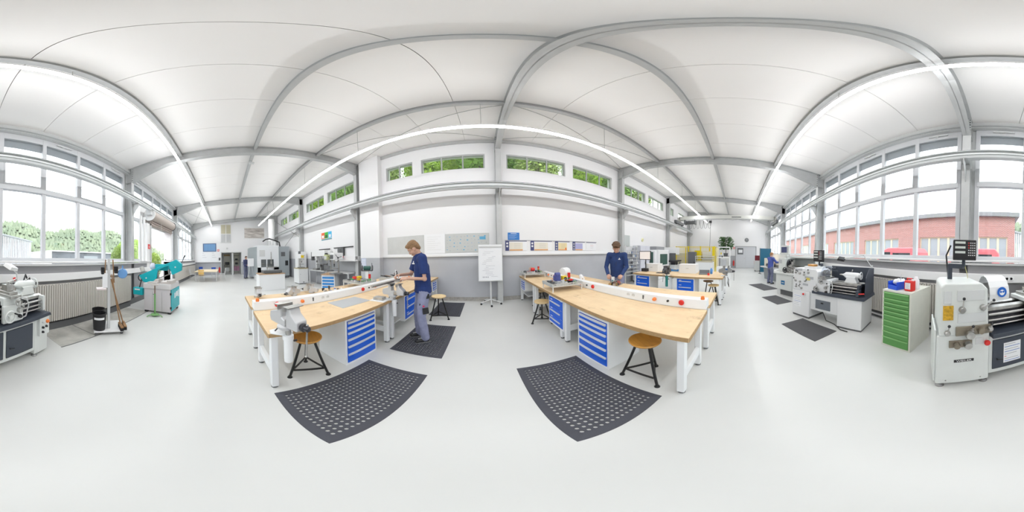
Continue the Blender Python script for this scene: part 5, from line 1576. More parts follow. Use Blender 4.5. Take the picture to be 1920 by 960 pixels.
# upper interior window
t = thing('window_40', 'window', 'window', (EX, 0.07, 4.2)); del t['category']; struct(t, 'four-pane inner window high in the end wall')
f = M(); 
for y in (-0.55, -0.03, 0.49):
    f.box(0, 0.05, y, y + 0.06, -0.98, 0.95)
for z in (-0.98, -0.1, 0.89):
    f.box(0, 0.05, -0.55, 0.55, z, z + 0.06)
f.obj('window_frame', WHITE, t)
for j, z in enumerate((-0.92, -0.04)):
    for y in (-0.49, 0.03):
        M().box(0.005, 0.02, y, y + 0.46, z, z + (0.82 if j == 0 else 0.93)).obj('pane', mat('grey_frosted', (0.52, 0.53, 0.54), 0.2) if j == 0 else mat('olive_blind', (0.50, 0.47, 0.34), 0.4), t)
# framed photograph
t = thing('framed_photograph', 'large pale panoramic photograph high on the end wall', 'picture', (EX, 2.98, 4.2))
M().box(0, 0.03, -1.1, 1.1, -0.62, 0.62).obj('frame', WHITE, t, bev=0.006)
pic = M().box(0.03, 0.034, -1.03, 1.03, -0.50, 0.56).obj('print', mat('sepia_print', (0.66, 0.62, 0.58), 0.5, var=0.5, vscale=2.2, col2=(0.38, 0.34, 0.31), stretch=(1, 0.6, 3)), t)
# small wall fittings
o = M().box(0, 0.02, -0.09, 0.09, -0.09, 0.09).obj('wall_speaker', LGREY, bev=0.005); o.location = (EX, 0.18, 2.66); tag(o, 'small square grey box over the doorway', 'speaker')
t = thing('exit_sign', 'small red fire alarm sign beside the doorway', 'sign', (EX, -0.72, 2.48)); M().box(0, 0.01, -0.10, 0.10, -0.1, 0.1).obj('plate', RED, t); M().box(0.01, 0.012, -0.05, 0.05, -0.04, 0.05).obj('pictogram', WHITE, t)
def extinguisher(label, loc):
    e = thing('fire_extinguisher', label, 'extinguisher', loc, 0, 'red fire extinguishers')
    M().rev([(0.07, 0), (0.08, 0.02), (0.08, 0.45), (0.06, 0.52), (0.025, 0.55), (0.02, 0.58)], n=18).obj('cylinder', RED, e)
    M().box(-0.03, 0.05, -0.015, 0.015, 0.58, 0.62).obj('valve', BLACK, e)
    M().tube([(0.04, 0, 0.58), (0.11, 0, 0.5), (0.10, 0, 0.25)], 0.012, 8).obj('hose', BLACK, e)
extinguisher('red fire extinguisher on the end wall beside the open doorway', (EX + 0.12, -0.62, 0.25))
t = thing('wall_telephone', 'small dark telephone box above the end wall ledge', 'telephone', (EX, -0.60, 1.60)); M().box(0, 0.06, -0.08, 0.08, -0.14, 0.14).obj('body', DGREY, t, bev=0.01); M().box(0.06, 0.09, -0.06, -0.02, -0.12, 0.12).obj('receiver', BLACK, t, bev=0.008)

# ================================================================ milling centre and machines along the back wall
t = thing('milling_centre', 'large white and grey machining centre with dark door windows', 'machining centre', (-12.2, 2.4, 0), 0)
CW_ = mat('cnc_white', (0.76, 0.78, 0.80), 0.4); CG = mat('cnc_grey', (0.36, 0.40, 0.42), 0.45)
M().box(-2.3, -0.06, 0.0, 1.75, 0.15, 2.62).obj('enclosure', CW_, t, bev=0.02)
M().box(-2.2, -0.2, 1.75, 2.72, 0.15, 2.55).obj('side_cabinet', CG, t, bev=0.015)
M().prism([(-0.06, 0.0), (-0.9, -0.42), (-2.2, -0.42), (-2.2, 0.0)], 'z', 0.15, 2.50).obj('angled_cabinet', CG, t, bev=0.01)
M().box(-2.1, -0.1, 0.05, 2.6, 0, 0.15).obj('plinth', DGREY, t)
f = M(); f.box(-0.06, 0.0, 0.02, 1.74, 1.52, 2.6); f.box(-0.06, 0.0, 0.02, 0.30, 0.45, 1.52); f.box(-0.06, 0.0, 0.72, 0.80, 0.45, 1.52); f.box(-0.06, 0.0, 1.32, 1.74, 0.45, 1.52); f.box(-0.06, 0.0, 0.02, 1.74, 0.15, 0.92)
f.obj('front_panel', CW_, t, bev=0.004)
M().box(-0.0, 0.01, 0.18, 0.62, 1.75, 2.25).obj('vent_panel', LGREY, t)
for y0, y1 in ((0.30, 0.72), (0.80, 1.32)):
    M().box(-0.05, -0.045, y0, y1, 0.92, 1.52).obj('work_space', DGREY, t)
    M().box(-0.03, -0.025, y0, y1, 0.92, 1.52).obj('door_window', GLASS, t)
sp = M(); sp.cyl((0.03, 1.10, 1.35), (0.03, 1.10, 2.1), 0.03); sp.cyl((0.03, 1.10, 1.15), (0.03, 1.10, 1.35), 0.05, 0.07); sp.obj('door_handle_column', STEEL, t)
M().box(-0.02, 0.25, 0.8, 1.5, 0.90, 0.96).obj('work_table', STEEL, t)
M().box(-0.198, -0.19, 2.0, 2.35, 1.75, 2.1).obj('louvre', DGREY, t)
M().box(-0.198, -0.18, 2.35, 2.6, 1.0, 1.4).obj('control_panel', BLACK, t)
du = M(); du.cyl((-1.3, 1.55, 2.6), (-1.3, 1.55, 5.0), 0.26, n=20); du.obj('exhaust_duct', WHITE, t)
ex = M(); ex.cyl((-0.5, 1.1, 2.6), (-0.5, 1.1, 3.0), 0.14, n=16); ex.cyl((-0.4, 1.55, 2.6), (-0.4, 1.55, 2.95), 0.12, n=16); ex.obj('mist_filter', LGREY, t)
M().tube([(-0.4, 0.55, 2.95), (-0.4, 0.8, 3.12), (-0.4, 1.1, 3.18), (-0.35, 1.6, 3.02), (-0.3, 1.9, 2.9), (-0.3, 1.95, 2.55)], 0.05, 10).obj('black_hose', BLACK, t)
M().box(0.3, 0.9, -0.3, 0.1, 0.0, 0.35).obj('coolant_tank', LGREY, t, bev=0.01)
# white block with surface plate
t = thing('measuring_block', 'white cabinet with a wooden top standing before the milling centre', 'cabinet', (-7.75, 1.62, 0), 0)
M().box(-0.80, 0.0, 0.0, 1.32, 0.0, 0.80).obj('body', BWHITE, t, bev=0.006)
M().box(-0.82, 0.02, -0.02, 1.34, 0.80, 0.835).obj('wood_top', mat('brown_ply', (0.50, 0.32, 0.18), 0.5, var=0.2), t, bev=0.003)
t = thing('surface_plate', 'dark grey granite surface plate on the wooden-topped white cabinet', 'surface plate', (-8.15, 2.35, 0.835), 0)
M().box(-0.30, 0.30, -0.48, 0.48, 0.02, 0.15).obj('plate', DGREY, t, bev=0.006)
for x in (-0.22, 0.22):
    for y in (-0.38, 0.38):
        M().cyl((x, y, 0), (x, y, 0.02), 0.03, n=10).obj('foot', BLACK, t)
t = thing('height_gauge', 'small steel height gauge standing on the surface plate', 'gauge', (-8.05, 2.10, 0.985), 30)
M().box(-0.06, 0.06, -0.05, 0.05, 0, 0.03).obj('base', STEEL, t, bev=0.004); M().box(-0.012, 0.012, -0.008, 0.008, 0.03, 0.34).obj('column', STEEL, t); M().box(-0.03, 0.03, -0.03, 0.012, 0.12, 0.17).obj('slider', STEEL, t)
# bench drill on cabinet
t = thing('drill_cabinet', 'white cabinet carrying the yellow and white bench drill', 'cabinet', (-8.75, 4.22, 0), 0)
M().box(-0.75, 0.0, 0.0, 0.62, 0.05, 0.94).obj('body', BWHITE, t, bev=0.006)
M().box(-0.70, -0.04, 0.04, 0.58, 0.0, 0.05).obj('plinth', DGREY, t)
M().box(-0.78, 0.02, -0.02, 0.64, 0.94, 0.975).obj('oil_tray', mat('brass_tray', (0.35, 0.28, 0.10), 0.4), t, bev=0.004)
M().box(0.0, 0.005, 0.25, 0.36, 0.1, 0.14).obj('badge', DGREY, t); M().cyl((0.0, 0.1, 0.6), (0.012, 0.1, 0.6), 0.012, n=8).obj('lock', BLACK, t)
def bench_drill(label, loc, rz, head=LGREY, col2=YELLOW, s=1.0, group='bench drills'):
    d_ = thing('bench_drill', label, 'drill press', loc, rz, group)
    d_.scale = (s, s, s)
    M().box(-0.16, 0.16, -0.26, 0.18, 0, 0.05).obj('foot', CAST, d_, bev=0.008)
    M().cyl((0, 0.10, 0.05), (0, 0.10, 0.85), 0.035, n=16).obj('column', STEEL, d_)
    M().prism([(-0.13, -0.24), (0.13, -0.24), (0.15, 0.05), (0.11, 0.26), (-0.11, 0.26), (-0.15, 0.05)], 'z', 0.58, 0.86).obj('head', head, d_, bev=0.02)
    M().box(-0.10, 0.10, -0.252, -0.24, 0.62, 0.78).obj('front_plate', col2, d_, bev=0.004)
    M().cyl((0, -0.12, 0.42), (0, -0.12, 0.58), 0.032, n=14).obj('quill', STEEL, d_)
    M().cyl((0, -0.12, 0.30), (0, -0.12, 0.42), 0.012, 0.028, n=12).obj('chuck', DSTEEL, d_)
    M().rev([(0.02, 0), (0.15, 0.0), (0.15, 0.025), (0.02, 0.03)], (0, -0.10, 0.22), 'z', 18).obj('table', CAST, d_)
    h = M()
    for k in range(3):
        a = k * 2.094 + 0.3
        e = (0.17 + 0.0, -0.05 + 0.16 * math.cos(a), 0.66 + 0.16 * math.sin(a))
        h.cyl((0.17, -0.05, 0.66), e, 0.007, n=6); h.sph(e, 0.016, 8, 6)
    h.cyl((0.12, -0.05, 0.66), (0.18, -0.05, 0.66), 0.025)
    h.obj('feed_handle', BLACK, d_)
    M().rev([(0.08, 0.86), (0.08, 1.02), (0.05, 1.04)], (0, 0.16, 0), 'z', 16).obj('motor', col2 if col2 is not YELLOW else DGREY, d_)
    return d_
bench_drill('bench drill with yellow front plate on the white drill cabinet', (-9.1, 4.52, 0.975), 90, BWHITE, YELLOW)
t = thing('electric_cabinet', 'tall white control cabinet with coloured buttons behind the drill', 'cabinet', (-9.75, 4.66, 0), 0)
M().box(-0.5, 0.0, 0.0, 0.62, 0, 2.0).obj('body', BWHITE, t, bev=0.01)
for k, mm in enumerate((RED, BLACK, BLACK, RED, BLACK)):
    M().cyl((0.0, 0.12, 1.85 - k * 0.11), (0.02, 0.12, 1.85 - k * 0.11), 0.022, n=10).obj('button', mm, t)
# wall bench with grinders, machines
t = thing('machine_counter', 'grey counter along the back wall carrying small machines', 'counter', (-8.6, 4.78, 0), 0)
M().box(0, 3.45, 0, 0.60, 0.84, 0.88).obj('top', LGREY, t, bev=0.003)
for x in (0.02, 1.7, 3.38):
    M().box(x, x + 0.05, 0.03, 0.08, 0, 0.84).obj('leg', LGREY, t)
    M().box(x, x + 0.05, 0.52, 0.57, 0, 0.84).obj('leg', LGREY, t)
M().box(0.05, 3.4, 0.54, 0.56, 0.05, 0.84).obj('back_panel', mat('counter_grey', (0.42, 0.43, 0.46), 0.5), t)
t = thing('drill_mill', 'long white horizontal head machine with dark motor on the wall counter', 'milling machine', (-8.1, 5.05, 0.88), 0)
M().box(-0.15, 0.25, -0.18, 0.18, 0, 0.10).obj('base', CAST, t, bev=0.01); M().box(0.0, 0.14, -0.06, 0.14, 0.10, 0.95).obj('column', LGREY, t, bev=0.01)
M().box(-0.35, 1.0, -0.12, 0.12, 0.78, 1.10).obj('head', BWHITE, t, bev=0.02); M().box(-0.45, -0.33, -0.10, 0.10, 0.55, 1.05).obj('gear_box', DGREY, t, bev=0.01)
M().rev([(0.10, 0), (0.11, 0.02), (0.11, 0.28), (0.07, 0.32)], (1.0, 0, 0.62), 'z', 16).obj('motor', BLACK, t)
M().cyl((0.55, -0.02, 0.45), (0.55, -0.02, 0.78), 0.04).obj('spindle', STEEL, t); M().box(0.30, 0.9, -0.2, 0.16, 0.30, 0.36).obj('table', CAST, t, bev=0.004); M().box(0.5, 0.62, -0.1, 0.1, 0.0, 0.3).obj('knee', CAST, t)
handwheel(t, (0.8, -0.22, 0.28), 0.07, BLACK, 0.010); handwheel(t, (0.4, -0.22, 0.5), 0.06, BLACK, 0.010)
bench_drill('bench drill with pale yellow-green head on the wall counter', (-6.75, 4.98, 0.88), 0, mat('pale_lime', (0.52, 0.56, 0.30), 0.45), LGREY)
bench_drill('tall white bench drill with navy vise on the brown-topped drawer bench', (-5.62, 4.55, 0.84), 0, BWHITE, DGREY, 1.1)
t = thing('blue_motor', 'blue electric motor standing on the white shelf by the pilaster', 'motor', (-5.95, 5.0, 1.50), 0)
M().rev([(0.05, -0.16), (0.09, -0.15), (0.09, 0.12), (0.06, 0.16)], (0, 0, 0.10), 'x', 18).obj('body', mat('motor_blue', (0.02, 0.08, 0.45), 0.4), t); M().box(-0.1, 0.08, -0.07, 0.07, 0, 0.03).obj('foot', DGREY, t); M().rev([(0.05, 0.16), (0.05, 0.24)], (0, 0, 0.10), 'x', 14).obj('fan_cap', RED, t)
struct(M().box(-6.35, -4.86, 5.12, 5.42, 1.46, 1.62).obj('trim_41', WHITE, bev=0.006), 'thick white shelf beam on the back wall')
struct(M().box(-6.35, -4.86, 4.95, 5.42, 1.40, 1.46).obj('trim_42', WHITE, bev=0.006), 'white shelf board below the beam')
t = thing('wall_tool_rail', 'black tool rail with hanging tools high on the back wall', 'tool rail', (-8.3, 5.40, 2.06), 0)
M().box(0, 1.1, -0.03, 0.0, -0.02, 0.02).obj('rail', BLACK, t); M().box(1.45, 2.9, -0.03, 0.0, 0.0, 0.04).obj('rail', BLACK, t); M().box(2.1, 2.25, -0.06, -0.03, -0.42, 0.0).obj('hanging_caliper', DGREY, t); M().box(2.3, 2.34, -0.06, -0.03, -0.40, 0.0).obj('hanging_file', BLACK, t)
t = thing('drawer_bench', 'brown-topped white cabinet with pale blue drawers near the wall counter', 'cabinet', (-6.1, 4.05, 0), 35)
M().box(0, 0.62, 0.0, 0.9, 0.04, 0.80).obj('body', BWHITE, t, bev=0.006); M().box(-0.02, 0.64, -0.02, 0.92, 0.80, 0.835).obj('top', mat('brown_ply', (0.50, 0.32, 0.18), 0.5), t, bev=0.003)
SKYB = mat('sky_blue_drawer', (0.03, 0.24, 0.62), 0.4)
for k in range(5):
    d1 = M().box(0.04, 0.58, -0.014, 0.0, 0.64 - k * 0.14, 0.76 - k * 0.14).obj('drawer', SKYB, t, bev=0.003); M().box(0.04, 0.58, -0.024, -0.014, 0.73 - k * 0.14, 0.76 - k * 0.14).obj('handle', SILVER, d1)
# poster on the wall
t = thing('coloured_poster', 'orange, green and blue striped poster high on the back wall', 'poster', (-7.55, BY - 0.012, 2.82), 0)
M().box(-0.52, 0.52, 0, 0.01, -0.26, 0.24).obj('sheet', PAPER, t)
for k, c in enumerate(((0.75, 0.13, 0.03), (0.04, 0.45, 0.05), (0.05, 0.42, 0.70))):
    M().box(-0.50 + k * 0.335, -0.17 + k * 0.335, -0.002, 0.0, -0.14, 0.22).obj('field', mat('poster_%d' % k, c, 0.5), t)
    M().box(-0.44 + k * 0.335, -0.24 + k * 0.335, -0.003, -0.002, -0.10, 0.06).obj('figure', PAPER if k != 1 else mat('poster_dark', (0.05, 0.1, 0.05), 0.5), t)
M().box(-0.50, 0.50, -0.002, 0.0, -0.23, -0.16).obj('caption', mat('poster_teal', (0.08, 0.25, 0.30), 0.5), t)
t = thing('pinned_notice', 'pale blue notice pinned on the grey pilaster', 'notice', (-4.55, 5.155, 1.35), 0); M().box(-0.13, 0.13, -0.003, 0, -0.17, 0.17).obj('sheet', mat('notice_blue', (0.55, 0.60, 0.75), 0.6), t)
for k in range(5):
    M().box(-0.10, 0.10, -0.005, -0.003, -0.12 + k * 0.055, -0.10 + k * 0.055).obj('print_line', PAPER, t)
# ================================================================ third bench row, machines and robot cell
F3 = 4.72
for i, (a, b) in enumerate(((0.42, 1.98), (1.99, 3.52))):
    workbench(b - a, ['beech workbench with laptop end, beside the two stools', 'beech workbench with the monitor on it'][i], (F3, b, 0), -90, 'workbenches of the third row', z=0.86)
    workbench(b - a, ['beech workbench behind the laptop bench, towards the robot cell', 'beech workbench behind the monitor bench'][i], (F3 + 1.60, a, 0), 90, 'workbenches of the third row', z=0.86)
drawer_cabinet(0.60, 0.80, 0.62, [1, 1.6, 1.6], 'blue cabinet with wide drawers under the monitor bench', (F3 + 0.03, 3.44, 0), -90, 'blue drawer cabinets', strip='bar', z0=0.1)
drawer_cabinet(0.60, 0.80, 0.62, [1, 1.6, 1.6], 'blue cabinet with wide drawers beside the two stools', (F3 + 0.03, 1.88, 0), -90, 'blue drawer cabinets', strip='bar', z0=0.1)
stool('birch tripod stool standing clear of the laptop bench end', (4.95, 0.72, 0), 15, 'tripod work stools', BIRCH, 0.60)
stool('brown tripod stool tucked beneath the laptop bench', (5.45, 0.98, 0), 70, 'tripod work stools', mat('brown_seat', (0.36, 0.22, 0.13), 0.5), 0.64)
flat_mat('dark plain rubber mat beneath the two stools at the laptop bench', (4.9, 1.2), 0.8, 1.0, 0)
def white_case(label, loc, sx, sy, sz):
    c = thing('white_case', label, 'case', loc, 0, 'white cases on the third bench row')
    M().box(-sx / 2, sx / 2, -sy / 2, sy / 2, 0, sz - 0.03).obj('body', BWHITE, c, bev=0.006)
    M().box(-sx / 2 - 0.004, sx / 2 + 0.004, -sy / 2 - 0.004, sy / 2 + 0.004, sz - 0.03, sz).obj('lid', WHITE, c, bev=0.006)
    M().box(-sx / 2 - 0.008, -sx / 2 - 0.001, -0.05, 0.05, sz * 0.5, sz * 0.5 + 0.03).obj('latch', LGREY, c)
white_case('long white case beside the monitor on the bench', (5.62, 3.16, 0.86), 0.42, 0.55, 0.30)
white_case('long white case beside the laptop and stools', (5.68, 1.74, 0.86), 0.42, 0.62, 0.32)
t = thing('bench_monitor', 'black-framed monitor with pale screen on the third bench row', 'monitor', (5.35, 3.40, 0.86), 0)
M().box(-0.10, 0.10, -0.12, 0.12, 0, 0.12).obj('foot', BLACK, t, bev=0.01); M().cyl((0.04, 0, 0.12), (0.04, 0, 0.5), 0.02).obj('neck', BLACK, t)
s = M().cb(0, 0, 0.62, 0.04, 0.52, 0.34).obj('housing', BLACK, t, bev=0.008); M().box(-0.024, -0.021, -0.235, 0.235, 0.475, 0.765).obj('screen', mat('screen_pale', (0.72, 0.66, 0.62), 0.3, emis=0.25), s)
t = thing('keyboard', 'grey keyboard lying between the white cases', 'keyboard', (5.15, 2.55, 0.86), 8)
M().box(-0.08, 0.08, -0.22, 0.22, 0, 0.02).obj('case', DGREY, t, bev=0.004)
kk = M()
for i in range(5):
    for j in range(14):
        kk.box(-0.065 + i * 0.027, -0.043 + i * 0.027, -0.205 + j * 0.0295, -0.182 + j * 0.0295, 0.02, 0.026)
ko = kk.obj('keys', BLACK, t); ko['kind'] = 'stuff'
TG = mat('vise_teal_green', (0.03, 0.22, 0.20), 0.45)
v = bench_vise('dark vise on teal lift column at the third bench row', (4.62, 2.14, 0.86), -90, 'grey bench vises', jaw=0.02, mt=DSTEEL)
for c in v.children:
    if c.name.startswith('lift_tube'):
        c.data = c.data.copy(); c.data.materials[0] = TG
bench_vise('grey vise at the laptop bench corner by the aisle', (5.2, 0.36, 0.86), 0, jaw=0.02)
t = thing('laptop', 'dark laptop lying nearly flat on the bench beside blue bottle', 'laptop', (5.45, 1.12, 0.86), 10)
M().box(-0.13, 0.13, -0.18, 0.18, 0, 0.018).obj('base', DGREY, t, bev=0.004); M().cb(0.17, 0, 0.06, 0.012, 0.36, 0.2, Matrix.Rotation(R_(55), 3, 'Y')).obj('lid', DGREY, t)
t = thing('spray_bottle', 'blue and white spray bottle on the third bench row', 'bottle', (5.60, 0.90, 0.86), 0)
M().rev([(0.04, 0), (0.045, 0.01), (0.045, 0.14), (0.02, 0.19), (0.015, 0.21)], n=16).obj('body', mat('bottle_blue', (0.10, 0.30, 0.70), 0.3), t); M().box(-0.05, 0.02, -0.012, 0.012, 0.21, 0.25).obj('trigger', WHITE, t)
t = thing('red_mug', 'small red cup on the third bench row', 'cup', (5.20, 0.93, 0.86), 0)
M().rev([(0.028, 0), (0.034, 0.005), (0.036, 0.07), (0.032, 0.07), (0.028, 0.012), (0.004, 0.01)], n=16).obj('cup', RED, t); M().torus((0.045, 0, 0.035), 0.018, 0.005, 'y', 12, 6).obj('ear', RED, t)
t = thing('air_hose', 'black air hose drooping from the laptop bench end', 'hose', (0, 0, 0))
M().tube([(5.9, 0.55, 0.88), (5.95, 0.40, 0.86), (5.98, 0.32, 0.6), (5.9, 0.30, 0.35), (5.75, 0.33, 0.5), (5.7, 0.38, 0.78)], 0.012, 8).obj('hose', BLACK, t)
t = thing('blue_tray', 'blue plastic tray with parts on the bench behind the vise', 'tray', (6.0, 2.45, 0.86), 5)
b = M(); b.box(-0.15, 0.15, -0.2, 0.2, 0, 0.006); b.box(-0.15, -0.144, -0.2, 0.2, 0, 0.05); b.box(0.144, 0.15, -0.2, 0.2, 0, 0.05); b.box(-0.15, 0.15, -0.2, -0.194, 0, 0.05); b.box(-0.15, 0.15, 0.194, 0.2, 0, 0.05)
b.obj('shell', mat('tray_blue', (0.05, 0.25, 0.60), 0.4), t); M().box(-0.06, 0.06, -0.1, 0.05, 0.006, 0.06).obj('parts', STEEL, t)
# machines along the back wall, right of the curly-haired worker
t = thing('cable_rack', 'grey wire rack hung with cables and tools by the column', 'rack', (5.9, 4.85, 0), 0)
for x in (0.0, 0.9):
    M().box(x - 0.02, x + 0.02, -0.02, 0.02, 0, 1.95).obj('upright', LGREY, t)
for k in range(9):
    z = 0.5 + k * 0.17
    M().box(0, 0.9, -0.16, 0.0, z, z + 0.015).obj('shelf', LGREY, t)
for k in range(16):
    o = M().box(-0.03, 0.03, -0.05, 0.05, 0, 0.10).obj('parts_box', [LGREY, WHITE, mat('box_blue_grey', (0.25, 0.32, 0.45), 0.5), PRINTG][k % 4], t, bev=0.004); o.location = (0.08 + (k % 6) * 0.14, -0.09, 0.517 + 0.17 * (2 + k // 3))
t = thing('storage_locker', 'tall pale grey double locker behind the monitor', 'locker', (7.0, 4.75, 0), 0)
M().box(0, 0.95, 0, 0.5, 0.08, 1.95).obj('body', mat('locker_grey', (0.66, 0.67, 0.74), 0.45), t, bev=0.006); M().box(0.04, 0.91, 0.04, 0.46, 0, 0.08).obj('plinth', DGREY, t)
for x in (0.015, 0.485):
    d1 = M().box(x, x + 0.455, -0.02, 0.0, 0.1, 1.93).obj('door', mat('locker_grey', (0.66, 0.67, 0.74), 0.45), t, bev=0.004); M().box(x + 0.40, x + 0.42, -0.035, -0.02, 0.95, 1.1).obj('handle', DGREY, d1)
t = thing('training_mill', 'white enclosed training mill with dark green window', 'milling machine', (8.26, 4.35, 0), 0)
M().box(0, 1.45, 0, 0.9, 0.0, 1.75).obj('enclosure', BWHITE, t, bev=0.03, seg=3); M().box(-0.25, 0.0, 0.1, 0.8, 0.6, 1.70).obj('side_hood', BWHITE, t, bev=0.02)
M().box(-0.26, -0.25, 0.2, 0.7, 0.85, 1.62).obj('side_window', mat('green_window', (0.06, 0.12, 0.10), 0.15), t); M().box(0.2, 1.2, -0.012, 0.0, 0.85, 1.5).obj('front_window', mat('green_window', (0.06, 0.12, 0.10), 0.15), t)
M().box(0.1, 1.2, 0.2, 0.75, 1.75, 1.95).obj('top_unit', mat('grey_unit', (0.30, 0.31, 0.33), 0.5), t, bev=0.02); M().box(-0.252, -0.245, 0.35, 0.45, 1.64, 1.68).obj('badge', DGREY, t)
t = thing('grey_mill', 'white knee mill with dark screen and black slides', 'milling machine', (10.3, 4.15, 0), 0)
M().box(0, 0.8, 0, 0.9, 0, 0.75).obj('base', BWHITE, t, bev=0.02); M().box(0.1, 0.7, 0.4, 0.9, 0.75, 1.95).obj('column', BWHITE, t, bev=0.02); M().box(-0.1, 0.6, -0.1, 0.4, 1.45, 1.95).obj('head', BWHITE, t, bev=0.02)
M().box(-0.16, -0.10, -0.1, 0.35, 1.05, 1.55).obj('screen', DGREY, t, bev=0.01); M().box(-0.3, 1.0, -0.1, 0.35, 0.95, 1.05).obj('table', DSTEEL, t, bev=0.006); M().box(0.0, 0.5, 0.0, 0.3, 0.75, 0.95).obj('knee', DSTEEL, t, bev=0.01)
M().cyl((0.2, 0.1, 1.15), (0.2, 0.1, 1.45), 0.05).obj('spindle', BLACK, t); handwheel(t, (-0.05, -0.15, 0.85), 0.09, BLACK, 0.012); handwheel(t, (0.5, -0.15, 0.85), 0.09, BLACK, 0.012)
t = thing('wall_cabinet', 'grey panel cabinet mounted on the back wall above the cable rack', 'cabinet', (6.45, BY, 2.2), 0)
M().box(-0.25, 0.45, -0.06, 0, -0.28, 0.30).obj('panel', mat('pale_green_grey', (0.52, 0.56, 0.55), 0.5), t, bev=0.005)
t = thing('wall_clock_sign', 'small round yellow wall thermometer beyond the column', 'thermometer', (8.2, BY, 2.35), 0); M().rev([(0.11, 0), (0.11, -0.03), (0.09, -0.035)], axis='y', n=20).obj('rim', mat('pale_yellow', (0.75, 0.72, 0.42), 0.5), t); M().rev([(0.03, 0), (0.03, -0.002)], (0, -0.035, 0), 'y', 12).obj('face', DGREY, t)
# robot cell
t = thing('robot_cell', 'yellow fenced robot cell with mesh panels at the hall end', 'robot cell', (11.9, 1.7, 0), 0)
YF = mat('fence_yellow', (0.80, 0.62, 0.0), 0.4)
YM = glass_mat('yellow_mesh_screen', (0.95, 0.88, 0.45), 0.05)
corners = [(0, 0), (0, 1.05), (0, 2.0), (0, 3.0), (2.4, 3.0), (2.4, 0)]
for (x, y) in corners + [(1.2, 0)]:
    M().box(x - 0.035, x + 0.035, y - 0.035, y + 0.035, 0, 2.08).obj('post', YF, t, bev=0.004)
for (x0, y0), (x1, y1) in zip(corners, corners[1:] + corners[:1]):
    for z in (0.15, 2.04):
        M().bar((x0, y0, z), (x1, y1, z), 0.035, 0.035).obj('rail', YF, t)
    pm_ = M(); dv_ = Vector((x1 - x0, y1 - y0, 0)); L_ = dv_.length; dv_.normalize()
    k = 0.1
    while k < L_:
        p_ = Vector((x0, y0, 0)) + dv_ * k
        pm_.cyl((p_.x, p_.y, 0.17), (p_.x, p_.y, 2.02), 0.004, n=4, cap=False); k += 0.1
    for z in (0.5, 0.9, 1.3, 1.7):
        pm_.cyl((x0, y0, z), (x1, y1, z), 0.004, n=4, cap=False)
    o = pm_.obj('mesh_panel', YF, t); o['kind'] = 'stuff'
M().box(-0.06, 0.0, 0.04, 0.16, 0.2, 2.05).obj('light_curtain', YF, t, bev=0.01)
M().box(-0.03, 0.03, 1.1, 1.5, 0.3, 1.75).obj('yellow_shield', YF, t)
t = thing('control_cubicle', 'dark grey control cubicle before the robot cell', 'cabinet', (11.3, 3.0, 0), 0)
M().box(0, 0.45, 0, 0.55, 0.05, 1.65).obj('body', mat('cubicle_grey', (0.14, 0.145, 0.16), 0.5), t, bev=0.006); M().box(0.03, 0.42, 0.03, 0.52, 0, 0.05).obj('plinth', BLACK, t); M().box(-0.008, 0.0, 0.06, 0.10, 0.8, 0.95).obj('handle', BLACK, t)
t = thing('industrial_robot', 'brown and yellow robot arm inside the fenced cell', 'robot', (13.1, 3.0, 0), 20)
RA = mat('robot_amber', (0.45, 0.32, 0.10), 0.4)
M().rev([(0.25, 0), (0.25, 0.6), (0.18, 0.65), (0.18, 0.8)], n=18).obj('pedestal', DGREY, t); M().tube([(0, 0, 0.8), (-0.15, 0, 1.25), (0.1, 0, 1.55)], 0.10, 10).obj('lower_arm', RA, t); M().tube([(0.1, 0, 1.55), (-0.35, 0, 1.62), (-0.6, 0, 1.35)], 0.07, 10).obj('upper_arm', RA, t); M().box(-0.7, -0.52, -0.06, 0.06, 1.2, 1.35).obj('gripper', BLACK, t)
t = thing('conveyor_module', 'white conveyor module with glass hood before the robot cell', 'conveyor', (10.6, 1.6, 0), 0)
M().box(0, 0.6, 0, 1.2, 0.05, 0.95).obj('cabinet', BWHITE, t, bev=0.01); M().box(0.05, 0.55, 0.05, 1.15, 0.95, 1.05).obj('belt', mat('belt_buff', (0.55, 0.50, 0.38), 0.6), t)
for z in (1.2, 1.34):
    M().box(-0.02, 0.62, -0.02, 1.22, z, z + 0.03).obj('rail', LGREY, t)
for y in (0.0, 1.17):
    M().box(0.0, 0.03, y, y + 0.03, 0.95, 1.37).obj('post', LGREY, t); M().box(0.57, 0.6, y, y + 0.03, 0.95, 1.37).obj('post', LGREY, t)
M().box(0.05, 0.55, 0.0, 0.04, 0.0, 0.05).obj('foot', DGREY, t)
t = thing('framed_station', 'white aluminium-framed station with control panel beside the aisle', 'station', (9.9, 0.48, 0), 0)
for x in (0, 0.7):
    for y in (0, 0.78):
        M().box(x - 0.02, x + 0.02, y - 0.02, y + 0.02, 0.72, 1.97).obj('post', WHITE, t)
M().box(-0.03, 0.73, -0.03, 0.81, 0.0, 0.72).obj('cabinet', BWHITE, t, bev=0.01)
for z in (1.30, 1.95):
    for y in (0, 0.78):
        M().box(-0.02, 0.72, y - 0.02, y + 0.02, z - 0.02, z + 0.02).obj('beam', WHITE, t)
    for x in (0, 0.7):
        M().box(x - 0.02, x + 0.02, 0, 0.78, z - 0.02, z + 0.02).obj('beam', WHITE, t)
M().box(-0.045, -0.03, 0.10, 0.40, 1.0 - 0.5, 1.25 - 0.6).obj('touch_panel', mat('panel_blue', (0.06, 0.12, 0.25), 0.3), t); M().box(-0.05, -0.02, 0.2, 0.5, 0.80, 1.2).obj('valve_block', PRINTG, t)
for k in range(5):
    M().box(0.0, 0.02, 0.42 + 0.07 * (k % 2), 0.48 + 0.07 * (k % 2), 0.9 + k * 0.2, 1.02 + k * 0.2).obj('terminal', [YELLOW, LGREY, DGREY][k % 3], t)
